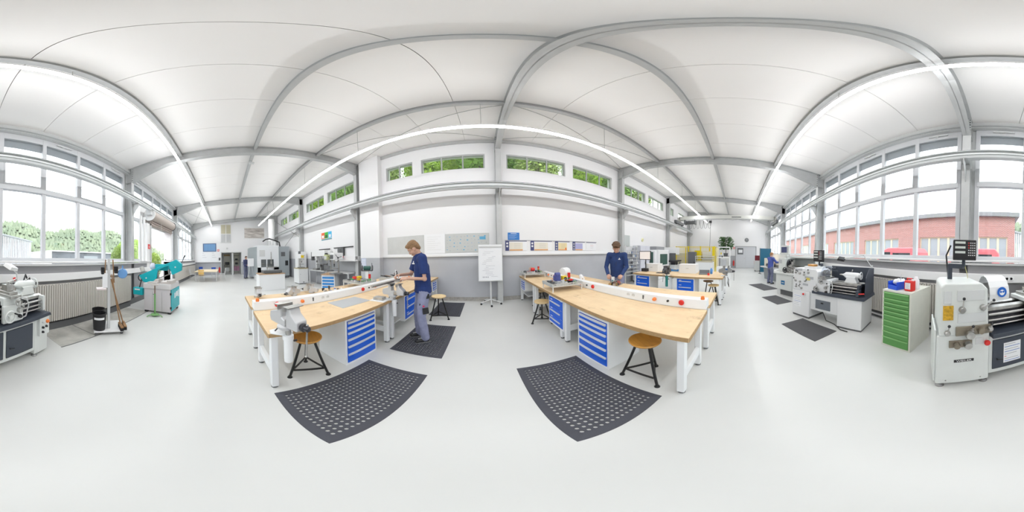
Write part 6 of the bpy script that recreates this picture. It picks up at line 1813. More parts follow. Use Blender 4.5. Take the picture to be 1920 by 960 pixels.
# parting cupboard with the plant on it
t = thing('grey_cupboard', 'grey cupboard carrying the tall green plant near the end wall', 'cupboard', (15.3, 0.70, 0), 0)
M().box(0, 0.5, 0, 0.9, 0.05, 1.25).obj('body', LGREY, t, bev=0.006); M().box(0.03, 0.47, 0.03, 0.87, 0, 0.05).obj('plinth', DGREY, t); M().box(-0.004, 0.0, 0.448, 0.452, 0.07, 1.23).obj('door_gap', DGREY, t)
t = thing('potted_plant', 'bushy dark green plant in a pot on the grey cupboard', 'plant', (15.55, 1.12, 1.25), 0)
M().rev([(0.16, 0), (0.18, 0.01), (0.22, 0.32), (0.20, 0.32), (0.17, 0.04), (0.02, 0.04)], n=20).obj('pot', DGREY, t)
M().tube([(0, 0, 0.1), (0.03, 0, 0.7), (-0.02, 0.02, 1.2)], 0.025, 8).obj('stem', BARK, t)
lf = M(); r3 = random.Random(11)
for k in range(900):
    a = r3.uniform(0, 6.283); rr_ = r3.uniform(0.05, 0.72); z = 0.70 + r3.uniform(0, 1.15); sc_ = 1 - abs(z - 1.3) * 0.6
    c_ = Vector((rr_ * sc_ * math.cos(a), rr_ * sc_ * math.sin(a), z)); dd_ = Vector((math.cos(a), math.sin(a), r3.uniform(-0.7, 0.4))).normalized(); s_ = dd_.orthogonal().normalized()
    lf.add([c_, c_ + dd_ * 0.10 + s_ * 0.04, c_ + dd_ * 0.22, c_ + dd_ * 0.10 - s_ * 0.04], [(0, 1, 2, 3)])
o = lf.obj('leaves', mat('ficus_leaf', (0.05, 0.13, 0.035), 0.5), t, smooth=False); o['kind'] = 'stuff'
# end wall with double door
t = thing('door_3', 'double door', 'door', (XR, -0.88, 0)); del t['category']; struct(t, 'pale grey steel double door in the end wall')
f = M(); f.box(-0.06, 0.0, -1.12, -1.06, 0, 2.32); f.box(-0.06, 0, 1.06, 1.12, 0, 2.32); f.box(-0.06, 0, -1.12, 1.12, 2.26, 2.32); f.obj('frame', mat('door_frame_grey', (0.36, 0.37, 0.38), 0.5), t)
DOORM = mat('door_grey', (0.62, 0.63, 0.66), 0.45)
for y0, y1 in ((-1.055, -0.003), (0.003, 1.055)):
    lf_ = M().box(-0.04, -0.005, y0, y1, 0.01, 2.255).obj('leaf', DOORM, t, bev=0.003)
    if y0 > -0.1:
        M().box(-0.046, -0.04, 0.28, 0.90, 1.45, 2.12).obj('window_pane', mat('door_window_grey', (0.16, 0.17, 0.18), 0.2), lf_); M().box(-0.05, -0.046, 0.36, 0.78, 1.62, 1.95).obj('notice_sheet', PAPER, lf_)
        M().tube([(-0.04, 0.08, 1.05), (-0.09, 0.08, 1.05), (-0.09, 0.22, 1.05)], 0.012, 8).obj('handle', STEEL, lf_)
t = thing('wall_clock', 'round dark-faced clock above the double door', 'clock', (XR, -0.95, 2.99), 0)
M().rev([(0.20, 0), (0.21, -0.03), (0.19, -0.05)], axis='x', n=28).obj('rim', DGREY, t); M().rev([(0.185, 0), (0.185, -0.004)], (-0.05, 0, 0), 'x', 28).obj('face', mat('clock_face', (0.22, 0.23, 0.24), 0.4), t)
h = M(); h.box(-0.06, -0.056, -0.008, 0.008, 0, 0.14); h.box(-0.06, -0.056, -0.10, 0.0, -0.008, 0.008); h.obj('hands', WHITE, t)
e = M(); 
extinguisher('red fire extinguisher on the end wall beside the double door', (XR - 0.12, 0.40, 0.25))
t = thing('warning_sign', 'small red alarm sign above the extinguisher by the double door', 'sign', (XR, 0.38, 2.12), 0); M().box(-0.008, 0, -0.1, 0.1, -0.1, 0.1).obj('plate', RED, t); M().box(-0.011, -0.008, -0.05, 0.05, -0.05, 0.05).obj('pictogram', WHITE, t)
t = thing('door_notices', 'white notice sheet on the end wall beside the double door', 'notice', (XR, 0.42, 1.72), 0); M().box(-0.006, 0, -0.16, 0.16, -0.24, 0.24).obj('sheet', PAPER, t)
t = thing('wall_switch_box', 'flat white junction box on the end wall over the partition', 'junction box', (XR, -2.45, 2.45), 0); M().box(-0.03, 0, -0.22, 0.22, -0.2, 0.2).obj('box', WHITE, t, bev=0.006)
# ---------------------------------------------------------------- overhead travelling crane
t = thing('overhead_crane', 'pale grey travelling crane with festoon cables spanning the hall end', 'crane', (13.0, 0, 0), 0)
CRM = mat('crane_ivory', (0.66, 0.66, 0.62), 0.45)
M().box(-0.15, 0.15, -2.95, 4.85, 4.33, 4.64).obj('girder', CRM, t, bev=0.01)
M().box(-0.20, -0.15, -2.9, 4.8, 4.31, 4.35).obj('girder_flange', GREY, t)
for y in (-2.98, 4.87):
    M().box(-0.9, 0.9, y - 0.10, y + 0.10, 4.00, 4.24).obj('end_carriage', DGREY, t, bev=0.01)
    M().box(-0.15, 0.15, y - 0.11, y + 0.11, 4.24, 4.6).obj('end_bracket', CRM, t)
    for x in (-0.7, 0.7):
        M().rev([(0.03, -0.05), (0.08, -0.045), (0.08, 0.045), (0.03, 0.05)], (x, y, 4.01), 'y', 16).obj('wheel', DSTEEL, t)
M().rev([(0.12, -0.35), (0.14, -0.33), (0.14, 0.30), (0.10, 0.35)], (0.0, 3.9, 4.10), 'y', 18).obj('hoist_drum', DGREY, t)
M().box(-0.22, 0.22, 3.42, 3.54, 3.95, 4.33).obj('hoist_frame', DGREY, t)
M().box(-0.22, 0.22, 4.25, 4.38, 3.95, 4.33).obj('hoist_frame', DGREY, t)
M().box(-0.28, -0.24, 1.7, 4.2, 4.24, 4.28).obj('festoon_rail', GREY, t)
for k in range(6):
    y0 = 3.95 - k * 0.31
    M().tube([(-0.26, y0, 4.24), (-0.26, y0 - 0.02, 3.95), (-0.26, y0 - 0.08, 3.60), (-0.26, y0 - 0.155, 3.53), (-0.26, y0 - 0.23, 3.60), (-0.26, y0 - 0.29, 3.95), (-0.26, y0 - 0.31, 4.24)], 0.013, 6).obj('festoon_loop', DGREY, t)
M().box(-0.34, -0.2, 2.06, 2.26, 3.98, 4.15).obj('cable_box', BLACK, t)
M().tube([(-0.28, 2.15, 3.98), (-0.26, 2.16, 3.3), (-0.30, 2.18, 2.5), (-0.28, 2.2, 1.98)], 0.013, 6).obj('pendant_cable', DGREY, t)
M().box(-0.33, -0.24, 2.15, 2.25, 1.70, 1.98).obj('pendant', YELLOW, t, bev=0.015)
M().box(-0.155, -0.15, -0.25, 0.5, 4.44, 4.51).obj('load_lettering', DGREY, t)
M().tube([(-0.2, -2.4 + 0.4 * k, 4.28 - (0.10 if k % 2 else 0)) for k in range(10)], 0.012, 6).obj('slack_cable', GREY, t)
t = thing('ceiling_sensor', 'small grey lamp bracket hung from the middle roof purlin', 'bracket', (-5.62, 0.957, ceil_z(0.957) - 0.14), 0)
M().cyl((0, 0, -0.12), (0, 0, 0), 0.012, n=8).obj('stem', GREY, t); M().box(-0.06, 0.06, -0.10, 0.10, -0.17, -0.12).obj('head', LGREY, t, bev=0.006)
# ================================================================ wall boards, flipchart, wiring racks, bench clutter
def board(name, label, x0, x1, z0, z1, m, y=BY - 0.015, cat='board', group=None):
    t = thing(name, label, cat, ((x0 + x1) / 2, y, (z0 + z1) / 2), 0, group)
    w = (x1 - x0) / 2; h = (z1 - z0) / 2
    M().box(-w, w, 0, 0.014, -h, h).obj('sheet', m, t, bev=0.002)
    return t, w, h
CHART = mat('pale_grey_chart', (0.56, 0.575, 0.56), 0.5)
CHART2 = mat('pale_grey_panel', (0.60, 0.61, 0.60), 0.5, var=0.05)
board('info_panel', 'plain pale grey panel above the ledge, next to the pilaster', -3.50, -1.98, 1.655, 2.315, CHART2)
t, w, h = board('white_chart', 'white paper chart between the two grey panels above the ledge', -1.97, -1.22, 1.655, 2.32, PAPER)
for k in range(7):
    M().box(-w + 0.1, w - 0.15 - 0.1 * (k % 3), -0.002, 0, h - 0.1 - k * 0.075, h - 0.095 - k * 0.075).obj('print_line', CHART, t)
t, w, h = board('symbol_chart', 'pale grey chart with small blue symbols beside the flipchart', -1.21, 0.26, 1.665, 2.30, CHART)
BLS = mat('symbol_blue', (0.12, 0.40, 0.62), 0.5)
r4 = random.Random(4)
for k in range(58):
    x = -w + 0.06 + (k % 12) * 0.118 + r4.uniform(-0.02, 0.02); z = h - 0.09 - (k // 12) * 0.115 + r4.uniform(-0.02, 0.02); s = r4.uniform(0.008, 0.02)
    M().box(x - s * r4.choice((1, 2)), x + s, -0.0015, 0, z - s, z + s * 0.6).obj('symbol', BLS if k % 5 in (1, 3) else PRINTG, t)
M().box(0.42, 0.62, -0.002, 0, 0.10, 0.20).obj('symbol', BLS, t)
# blue notice and poster strip
t, w, h = board('blue_notice', 'small blue notice with white text above the poster strip', 0.89, 1.29, 2.055, 2.305, mat('notice_royal', (0.03, 0.19, 0.56), 0.5))
M().box(-0.10, 0.10, -0.002, 0, 0.085, 0.10).obj('print_line', PAPER, t)
for k in range(6):
    M().box(-0.17, 0.14 - 0.05 * (k % 3), -0.002, 0, 0.05 - k * 0.026, 0.056 - k * 0.026).obj('print_line', mat('print_pale_blue', (0.45, 0.60, 0.85), 0.5), t)
struct(M().box(0.79, 4.62, BY - 0.02, BY - 0.001, 2.03, 2.05).obj('trim_50', PRINTG), 'thin grey picture rail')
PB = mat('poster_navy', (0.06, 0.07, 0.20), 0.5); PO = mat('poster_orange', (0.72, 0.38, 0.16), 0.5); PC = mat('poster_cream', (0.80, 0.76, 0.66), 0.6); PV = mat('poster_violet', (0.42, 0.42, 0.68), 0.5); PY_ = mat('poster_straw', (0.82, 0.70, 0.40), 0.5)
specs = [(0.80, 1.55, 'training poster with a navy strip and orange foot, under the blue notice', PC, 0), (1.68, 2.50, 'training poster with a navy strip and white circle', PC, 1), (2.62, 3.25, 'training poster with navy squares and straw-coloured field', PY_, 2), (3.38, 3.98, 'training poster with pale violet field', PV, 3), (4.05, 4.58, 'training poster with red writing near the corner column', PAPER, 4)]
for x0, x1, lab, fm_, k in specs:
    t, w, h = board('training_poster', lab, x0, x1, 1.69, 2.03, PAPER, cat='poster', group='training posters above the ledge')
    M().box(-w, w, -0.001, 0, h - 0.03, h).obj('header', mat('poster_slate', (0.18, 0.18, 0.26), 0.5), t)
    if k < 4:
        M().box(-w, -w + 0.13, -0.002, 0, -h, h).obj('navy_strip', PB, t)
        for q in range(3 if k in (2, 3) else 2):
            M().rev([(0.035, 0), (0.035, -0.001)], (-w + 0.065, -0.002, h - 0.09 - q * 0.10), 'y', 14).obj('emblem', PAPER if k in (0, 1) else PRINTG, t)
        M().box(-w + 0.14, w * 0.6, -0.002, 0, -h + 0.05, h - 0.06).obj('field', fm_, t)
        M().box(-w + 0.14, w * 0.6, -0.002, 0, -h, -h + 0.045).obj('foot_band', PO, t)
    for q in range(4):
        M().box(-w * 0.2, w * 0.4, -0.004, -0.003, -h + 0.09 + q * 0.05, -h + 0.097 + q * 0.05).obj('print_line', [PRINTG, PRINTG, RED, PRINTG][q] if k == 4 else PRINTG, t)
    if k == 2:
        M().box(w * 0.35, w * 0.55, -0.003, -0.002, -h + 0.02, -h + 0.10).obj('red_mark', ORANGE, t)
# flipchart
t = thing('flipchart', 'white flipchart on a five-star wheeled stand before the back wall', 'flipchart', (0.27, 5.02, 0), 0)
for k in range(5):
    a = R_(270 + k * 72)
    M().tube([(0, 0, 0.15), (0.20 * math.cos(a), 0.20 * math.sin(a), 0.11), (0.32 * math.cos(a), 0.32 * math.sin(a), 0.07)], 0.018, 8).obj('star_leg', LGREY, t)
    M().rev([(0.012, -0.014), (0.032, -0.012), (0.032, 0.012), (0.012, 0.014)], (0.32 * math.cos(a), 0.32 * math.sin(a), 0.032), 'y', 12).obj('caster', BLACK, t)
M().cyl((0, 0.02, 0.12), (0, 0.02, 1.2), 0.028, n=14).obj('post', LGREY, t)
bd = M().box(-0.37, 0.37, -0.03, -0.005, 0.75, 1.88).obj('board', BWHITE, t, bev=0.008)
M().box(-0.345, 0.345, -0.036, -0.031, 0.79, 1.78).obj('pad', PAPER, bd)
M().box(-0.35, 0.35, -0.05, -0.03, 1.79, 1.84).obj('clamp_bar', LGREY, bd, bev=0.006)
M().box(-0.36, 0.36, -0.075, -0.03, 0.755, 0.775).obj('pen_tray', LGREY, bd)
r5 = random.Random(8)
PEN = mat('pen_grey', (0.40, 0.41, 0.45), 0.6)
for k in range(17):
    x = r5.uniform(-0.27, 0.05); ww = r5.uniform(0.06, 0.30); z = 1.66 - k * 0.048
    M().box(x, min(x + ww, 0.30), -0.0375, -0.036, z, z + 0.006).obj('handwriting', PEN, bd)
for k in range(4):
    M().box(-0.24 + k * 0.05, -0.215 + k * 0.05, -0.0375, -0.036, 0.86, 0.90).obj('sketch', PEN, bd)
# wiring training racks
def wiring_rack(label, loc, seed):
    t = thing('wiring_rack', label, 'wiring rack', loc, 0, 'wiring practice racks')
    W, D = 0.68, 0.52
    PERF = mat('perforated_aluminium', (0.62, 0.63, 0.62), 0.4, 0.3)
    for x in (-W / 2 + 0.015, W / 2 - 0.015):
        for y in (-D / 2 + 0.015, D / 2 - 0.015):
            M().box(x - 0.008, x + 0.008, y - 0.008, y + 0.008, 0, 0.10).obj('leg', BWHITE, t)
    M().box(-W / 2, W / 2, -D / 2, D / 2, 0.10, 0.112).obj('plate', PERF, t)
    rim = M()
    n = 26
    for y in (-D / 2, D / 2 - 0.01):
        rim.box(-W / 2, W / 2, y, y + 0.01, 0.112, 0.122); rim.box(-W / 2, W / 2, y, y + 0.01, 0.158, 0.166)
        for k in range(n + 1):
            x = -W / 2 + W * k / n
            rim.box(x - 0.005, x + 0.005, y + 0.001, y + 0.009, 0.122, 0.158)
    for x in (-W / 2, W / 2 - 0.01):
        rim.box(x, x + 0.01, -D / 2 + 0.01, D / 2 - 0.01, 0.112, 0.122); rim.box(x, x + 0.01, -D / 2 + 0.01, D / 2 - 0.01, 0.158, 0.166)
        for k in range(20):
            y = -D / 2 + D * (k + 0.5) / 20
            rim.box(x + 0.001, x + 0.009, y - 0.005, y + 0.005, 0.122, 0.158)
    ro = rim.obj('slotted_rim', PERF, t, smooth=False); ro['kind'] = 'stuff'
    r6 = random.Random(seed)
    for k in range(16):
        x = -0.26 + (k % 5) * 0.12 + r6.uniform(-0.02, 0.02); y = -0.18 + (k // 5) * 0.11 + r6.uniform(-0.01, 0.01); h = r6.uniform(0.04, 0.09)
        M().box(x, x + r6.uniform(0.03, 0.07), y, y + r6.uniform(0.03, 0.07), 0.112, 0.112 + h).obj('relay', [DGREY, PRINTG, LGREY, BLACK, mat('relay_green', (0.22, 0.36, 0.22), 0.5)][k % 5], t, bev=0.003)
    for k in range(9):
        a = Vector((r6.uniform(-0.28, 0.28), r6.uniform(-0.2, 0.2), 0.17)); b = Vector((r6.uniform(-0.28, 0.28), r6.uniform(-0.2, 0.2), 0.17)); m_ = (a + b) / 2 + Vector((0, 0, r6.uniform(0.02, 0.06)))
        M().tube([a, m_, b], 0.004, 6).obj('wire', [BLACK, mat('wire_blue', (0.05, 0.1, 0.4), 0.5), RED, LGREY][k % 4], t)
    sx = 0.24
    M().rev([(0.034, 0.112), (0.034, 0.15)], (sx, 0.12, 0), 'z', 16).obj('lamp_base', BLACK, t)
    for k, c in enumerate((GREEN, ORANGE if seed == 1 else RED, RED)):
        M().rev([(0.032, 0.15 + k * 0.055), (0.032, 0.203 + k * 0.055)], (sx, 0.12, 0), 'z', 16).obj('signal_lamp', c, t)
    return t
t = wiring_rack('slotted metal wiring rack with yellow stop box and red-green signal tower', (F2 + 0.36, 3.0, TOPZ), 2)
b = M().box(-0.16, -0.04, -0.02, 0.10, 0.17, 0.28).obj('blue_motor_unit', mat('unit_blue', (0.07, 0.09, 0.30), 0.5), t, bev=0.006)
M().rev([(0.045, -0.05), (0.05, -0.045), (0.05, 0.05), (0.04, 0.055)], (-0.10, 0.02, 0.30), 'x', 16).obj('blue_drum', mat('unit_blue', (0.07, 0.09, 0.30), 0.5), t)
yb = M().box(0.00, 0.10, -0.04, 0.06, 0.17, 0.27).obj('yellow_box', YELLOW, t, bev=0.006); M().rev([(0.028, -0.04), (0.03, -0.07)], (0.05, 0, 0.22), 'y', 14).obj('stop_button', BLACK, yb)
M().rev([(0.05, 0), (0.055, 0.02), (0.03, 0.035)], (0.17, -0.06, 0.17), 'z', 16).obj('red_dome', RED, t)
t = wiring_rack('slotted metal wiring rack with red motor, against the back wall', (F2 + 0.36, 4.98, TOPZ), 1)
M().rev([(0.045, -0.06), (0.06, -0.05), (0.06, 0.05), (0.045, 0.06)], (0.0, 0, 0.23), 'x', 16).obj('red_motor', RED, t)
M().torus((-0.05, 0.02, 0.24), 0.06, 0.008, 'y', 18, 6).obj('wire_loop', mat('wire_orange', (0.75, 0.40, 0.15), 0.5), t)
t = thing('white_drum', 'white enamel drum lying on the bench between the wiring racks', 'drum', (2.55, 4.55, TOPZ), 20)
M().rev([(0.06, -0.14), (0.13, -0.13), (0.14, -0.10), (0.14, 0.10), (0.13, 0.13), (0.06, 0.14)], (0, 0, 0.145), 'x', 22).obj('drum', BWHITE, t, bev=0.0); M().rev([(0.04, 0.14), (0.04, 0.18)], (0, 0, 0.145), 'x', 14).obj('spout', DGREY, t); M().box(-0.1, 0.1, -0.08, 0.08, 0, 0.02).obj('foot', LGREY, t)
t = thing('angle_grinder', 'black angle grinder lying beside the white drum', 'power tool', (2.75, 4.95, TOPZ), 150)
M().rev([(0.02, -0.18), (0.028, -0.16), (0.03, 0.05), (0.035, 0.10)], (0, 0, 0.04), 'x', 14).obj('body', BLACK, t); M().rev([(0.06, 0.0), (0.06, 0.006)], (0.14, 0, 0.02), 'z', 18).obj('disc', DGREY, t)
t = thing('white_paper_roll', 'white roll of paper lying on the bench behind the yellow box rack', 'paper roll', (2.62, 3.72, TOPZ), 60)
M().cyl((-0.24, 0, 0.06), (0.24, 0, 0.06), 0.06, n=20).obj('roll', PAPER, t); M().cyl((-0.26, 0, 0.06), (0.26, 0, 0.06), 0.015, n=10).obj('core', mat('cardboard', (0.45, 0.32, 0.20), 0.7), t)
# assembly in front of the curly-haired worker
t = thing('pneumatic_assembly', 'small steel and brass assembly before the curly-haired worker', 'assembly', (2.72, 2.55, TOPZ), 20)
M().box(-0.22, 0.22, -0.12, 0.12, 0, 0.012).obj('base_plate', STEEL, t, bev=0.002)
r7 = random.Random(9)
for k in range(9):
    x = -0.17 + (k % 5) * 0.085; y = -0.06 + (k // 5) * 0.10
    M().box(x - 0.025, x + 0.025, y - 0.03, y + 0.03, 0.012, 0.05 + 0.05 * r7.random()).obj('block', [STEEL, mat('brass', (0.55, 0.40, 0.18), 0.35, 0.8), DSTEEL, mat('dull_red', (0.40, 0.12, 0.10), 0.5)][k % 4], t, bev=0.004)
M().cyl((-0.2, 0.02, 0.09), (0.2, 0.02, 0.09), 0.012, n=10).obj('shaft', STEEL, t)
# clutter on the table behind the polo-shirted man
t = wiring_rack('slotted metal wiring rack with red-green knobs behind the polo-shirted man', (F1 - 1.36, 3.02, TOPZ), 5)
M().rev([(0.05, 0.17), (0.065, 0.20), (0.05, 0.25)], (-0.12, -0.05, 0), 'z', 16).obj('red_dome', RED, t); M().rev([(0.04, 0.166), (0.045, 0.20)], (-0.12, -0.13, 0), 'z', 16).obj('green_button', GREEN, t); M().box(0.0, 0.09, -0.1, 0.0, 0.17, 0.27).obj('yellow_box', YELLOW, t, bev=0.006)
t = thing('bench_grinder', 'dark green bench grinder with twin wheels behind the wiring rack', 'grinder', (-3.86, 4.55, 0), 30)
M().box(-0.06, 0.06, -0.06, 0.06, 0.02, 1.06).obj('pedestal', BWHITE, t, bev=0.006); M().box(-0.18, 0.18, -0.16, 0.16, 0, 0.02).obj('foot', DGREY, t); M().box(-0.2, 0.2, -0.09, 0.09, 1.06, 1.08).obj('plate', DGREY, t)
M().rev([(0.06, -0.13), (0.08, -0.12), (0.08, 0.12), (0.06, 0.13)], (0, 0, 1.17), 'x', 18).obj('motor', mat('grinder_green', (0.02, 0.10, 0.08), 0.35), t)
for s in (-1, 1):
    M().rev([(0.03, -0.02), (0.10, -0.02), (0.10, 0.02), (0.03, 0.02)], (s * 0.19, 0, 1.17), 'x', 20).obj('wheel_guard', DGREY, t)
    M().tube([(s * 0.19, -0.05, 1.26), (s * 0.19, -0.10, 1.36)], 0.008, 6).obj('shield_stem', BLACK, t)
for k, (x, y, rz, lab) in enumerate(((-2.95, 1.28, 20, 'small light grey machine vise on the rear bench behind the steel plate'), (-3.02, 1.72, -60, 'small grey vise beside the blue-drawered bench view'), (-3.12, 0.62, 90, 'small grey vise at the aisle corner of the rear bench'))):
    v = bench_vise(lab, (x, y, TOPZ - 0.06 * 0.75), rz, 'small vises on the rear bench', False, 0.75, 0.03, mat('pale_cast', (0.58, 0.58, 0.59), 0.4, 0.3))
r8 = random.Random(21)
for k in range(10):
    x = -2.72 - r8.uniform(0, 0.4); y = 1.95 + k * 0.055
    o = M().box(-0.025, 0.025, -0.02, 0.02, 0, r8.uniform(0.03, 0.09)).obj('steel_block', [STEEL, BWHITE, DSTEEL, mat('dull_blue', (0.12, 0.18, 0.45), 0.5)][k % 4], bev=0.003); o.location = (x, y, TOPZ); o.rotation_euler = (0, 0, r8.uniform(0, 3))
    tag(o, 'small machined block lying among others behind the socket channel', 'metal block', 'machined blocks behind the socket channel')
t = thing('machine_vise_tray', 'grey tray of tools and a black clamp at the pilaster foot', 'tool tray', (-2.75, 4.4, TOPZ), 85)
M().box(-0.38, 0.38, -0.17, 0.17, 0, 0.10).obj('tray', mat('tray_grey', (0.46, 0.46, 0.44), 0.5), t, bev=0.01)
for k in range(8):
    a = Vector((-0.3 + k * 0.085, -0.1, 0.12)); M().cyl(a, a + Vector((r8.uniform(-0.1, 0.1), 0.2, r8.uniform(0, 0.05))), 0.012, n=8).obj('tool', [BLACK, DSTEEL, WOODS, STEEL][k % 4], t)
M().tube([(0.2, 0, 0.12), (0.24, 0, 0.22), (0.32, 0, 0.24), (0.36, 0, 0.14)], 0.014, 8).obj('clamp', BLACK, t)
t = thing('steel_bar', 'long round steel bar clamped in the polo-shirted man\'s vise', 'bar', (-1.47, 2.45, TOPZ + 0.31), 0)
M().cyl((-0.10, -0.50, -0.02), (0.06, 0.22, 0.02), 0.022, n=14).obj('bar', STEEL, t)
t = thing('vise_tray', 'pale metal tray under the polo-shirted man\'s vise', 'tray', (-1.62, 2.30, TOPZ), 5)
M().box(-0.14, 0.14, -0.20, 0.10, 0, 0.012).obj('tray', BWHITE, t, bev=0.004)
M().box(-0.10, 0.08, -0.14, -0.02, 0.012, 0.06).obj('blocks', STEEL, t, bev=0.004)
t = thing('safety_helmet_jar', 'pale blue plastic bottle with black cap at the bench wall end', 'bottle', (-1.72, 5.05, TOPZ), 0)
M().rev([(0.06, 0), (0.065, 0.01), (0.065, 0.18), (0.03, 0.24), (0.028, 0.26)], n=18).obj('body', mat('bottle_pale', (0.60, 0.66, 0.74), 0.3), t); M().rev([(0.032, 0.26), (0.032, 0.30)], n=14).obj('cap', BLACK, t)
# sockets and buttons on the window trunking
for x, lab in ((-0.30, 'double socket on the trunking behind the near lathe'), (3.3, 'double socket on the trunking behind the guarded lathe')):
    t = thing('power_outlet', lab, 'socket', (x, -3.049, 1.215), 180, 'trunking sockets')
    M().box(-0.09, 0.09, -0.008, 0, -0.04, 0.04).obj('plate', WHITE, t, bev=0.003)
    for s in (-0.04, 0.04):
        M().rev([(0.026, -0.008), (0.026, -0.010), (0.018, -0.006)], (s, 0, 0), 'y', 14).obj('outlet', PRINTG, t)
t = thing('emergency_button', 'red emergency button on the trunking behind the near lathe lamp', 'button', (-0.86, -3.049, 1.21), 180)
M().box(-0.04, 0.04, -0.03, 0, -0.04, 0.04).obj('box', YELLOW if False else WHITE, t, bev=0.004); M().rev([(0.032, -0.03), (0.036, -0.05), (0.02, -0.058)], axis='y', n=16).obj('mushroom', RED, t)
# ================================================================ people
SKIN = mat('skin', (0.62, 0.37, 0.27), 0.5, var=0.08, vscale=12)
def flesh(m, name, material, parent, voxel=0.008, smooth=6, disp=0.0, dscale=0.05):
    o = m.obj(name, material, parent)
    rm = o.modifiers.new('remesh', 'REMESH')
    rm.mode = 'VOXEL'
    rm.voxel_size = voxel
    rm.use_smooth_shade = True
    if smooth:
        sm = o.modifiers.new('smooth', 'SMOOTH')
        sm.factor = 0.5
        sm.iterations = smooth
    if disp:
        tx = bpy.data.textures.new(name + '_relief', 'CLOUDS')
        tx.noise_scale = dscale
        dm = o.modifiers.new('relief', 'DISPLACE')
        dm.texture = tx
        dm.strength = disp
        dm.mid_level = 0.5
    return o
def limb(m, pts, rs, n=16):
    m.tube(pts, rs, n)
    for p, r in zip(pts, rs):
        m.sph(p, r * 0.995, 14, 10)
def slab(m, pts, radii):
    """chain of ellipsoids from point to point, (rx, ry, rz) interpolated: torso masses"""
    for k in range(len(pts) - 1):
        a, b = Vector(pts[k]), Vector(pts[k + 1])
        for q in range(11):
            f = q / 10
            c = a.lerp(b, f)
            r = tuple(radii[k][i] * (1 - f) + radii[k + 1][i] * f for i in range(3))
            m.sph(c, r, 20, 12)
def hand(m, wrist, fwd, down, curl=40, spread=0.0, side=1, grip_thumb=35):
    """palm and five fingers; fwd along the hand, down = palm side, side = +1 when the thumb is on cross(fwd, down)"""
    w = Vector(wrist); f = Vector(fwd).normalized(); d = Vector(down); d = (d - f * d.dot(f)).normalized(); s = f.cross(d) * side
    pc = w + f * 0.045
    for k in range(4):
        t = -0.030 + 0.020 * k
        m.tube([w + s * t * 0.7, w + f * 0.05 + s * t, w + f * 0.088 + s * t], [0.014, 0.014, 0.011], 10)
        m.sph(w + f * 0.088 + s * t, 0.0112, 10, 8)
    lens = [0.060, 0.074, 0.080, 0.072]
    for k in range(4):
        t = -0.030 + 0.020 * k
        p = w + f * 0.088 + s * t
        dirv = f.copy()
        ln = lens[k]
        pts = [p]
        ang = 0
        for q, frac in enumerate((0.45, 0.30, 0.25)):
            ang += R_(curl * (1.0, 1.15, 0.8)[q])
            dv = (f * math.cos(ang) + d * math.sin(ang)).normalized() + s * spread * (k - 1.5)
            pts.append(pts[-1] + dv.normalized() * ln * frac)
        m.tube(pts, [0.0105, 0.0095, 0.0085, 0.0075], 10)
        m.sph(pts[-1], 0.0078, 10, 8)
    p = w + f * 0.020 + s * 0.030
    a = R_(grip_thumb)
    p1 = p + (f * 0.75 + s * 0.55 + d * 0.25).normalized() * 0.040
    p2 = p1 + (f * math.cos(a) + d * math.sin(a) + s * 0.1).normalized() * 0.032
    p3 = p2 + (f * math.cos(a * 1.4) + d * math.sin(a * 1.4) - s * 0.25).normalized() * 0.026
    m.tube([w + f * 0.01 + s * 0.012, p, p1, p2, p3], [0.016, 0.015, 0.012, 0.0105, 0.0085], 10)
    m.sph(p3, 0.0088, 10, 8)
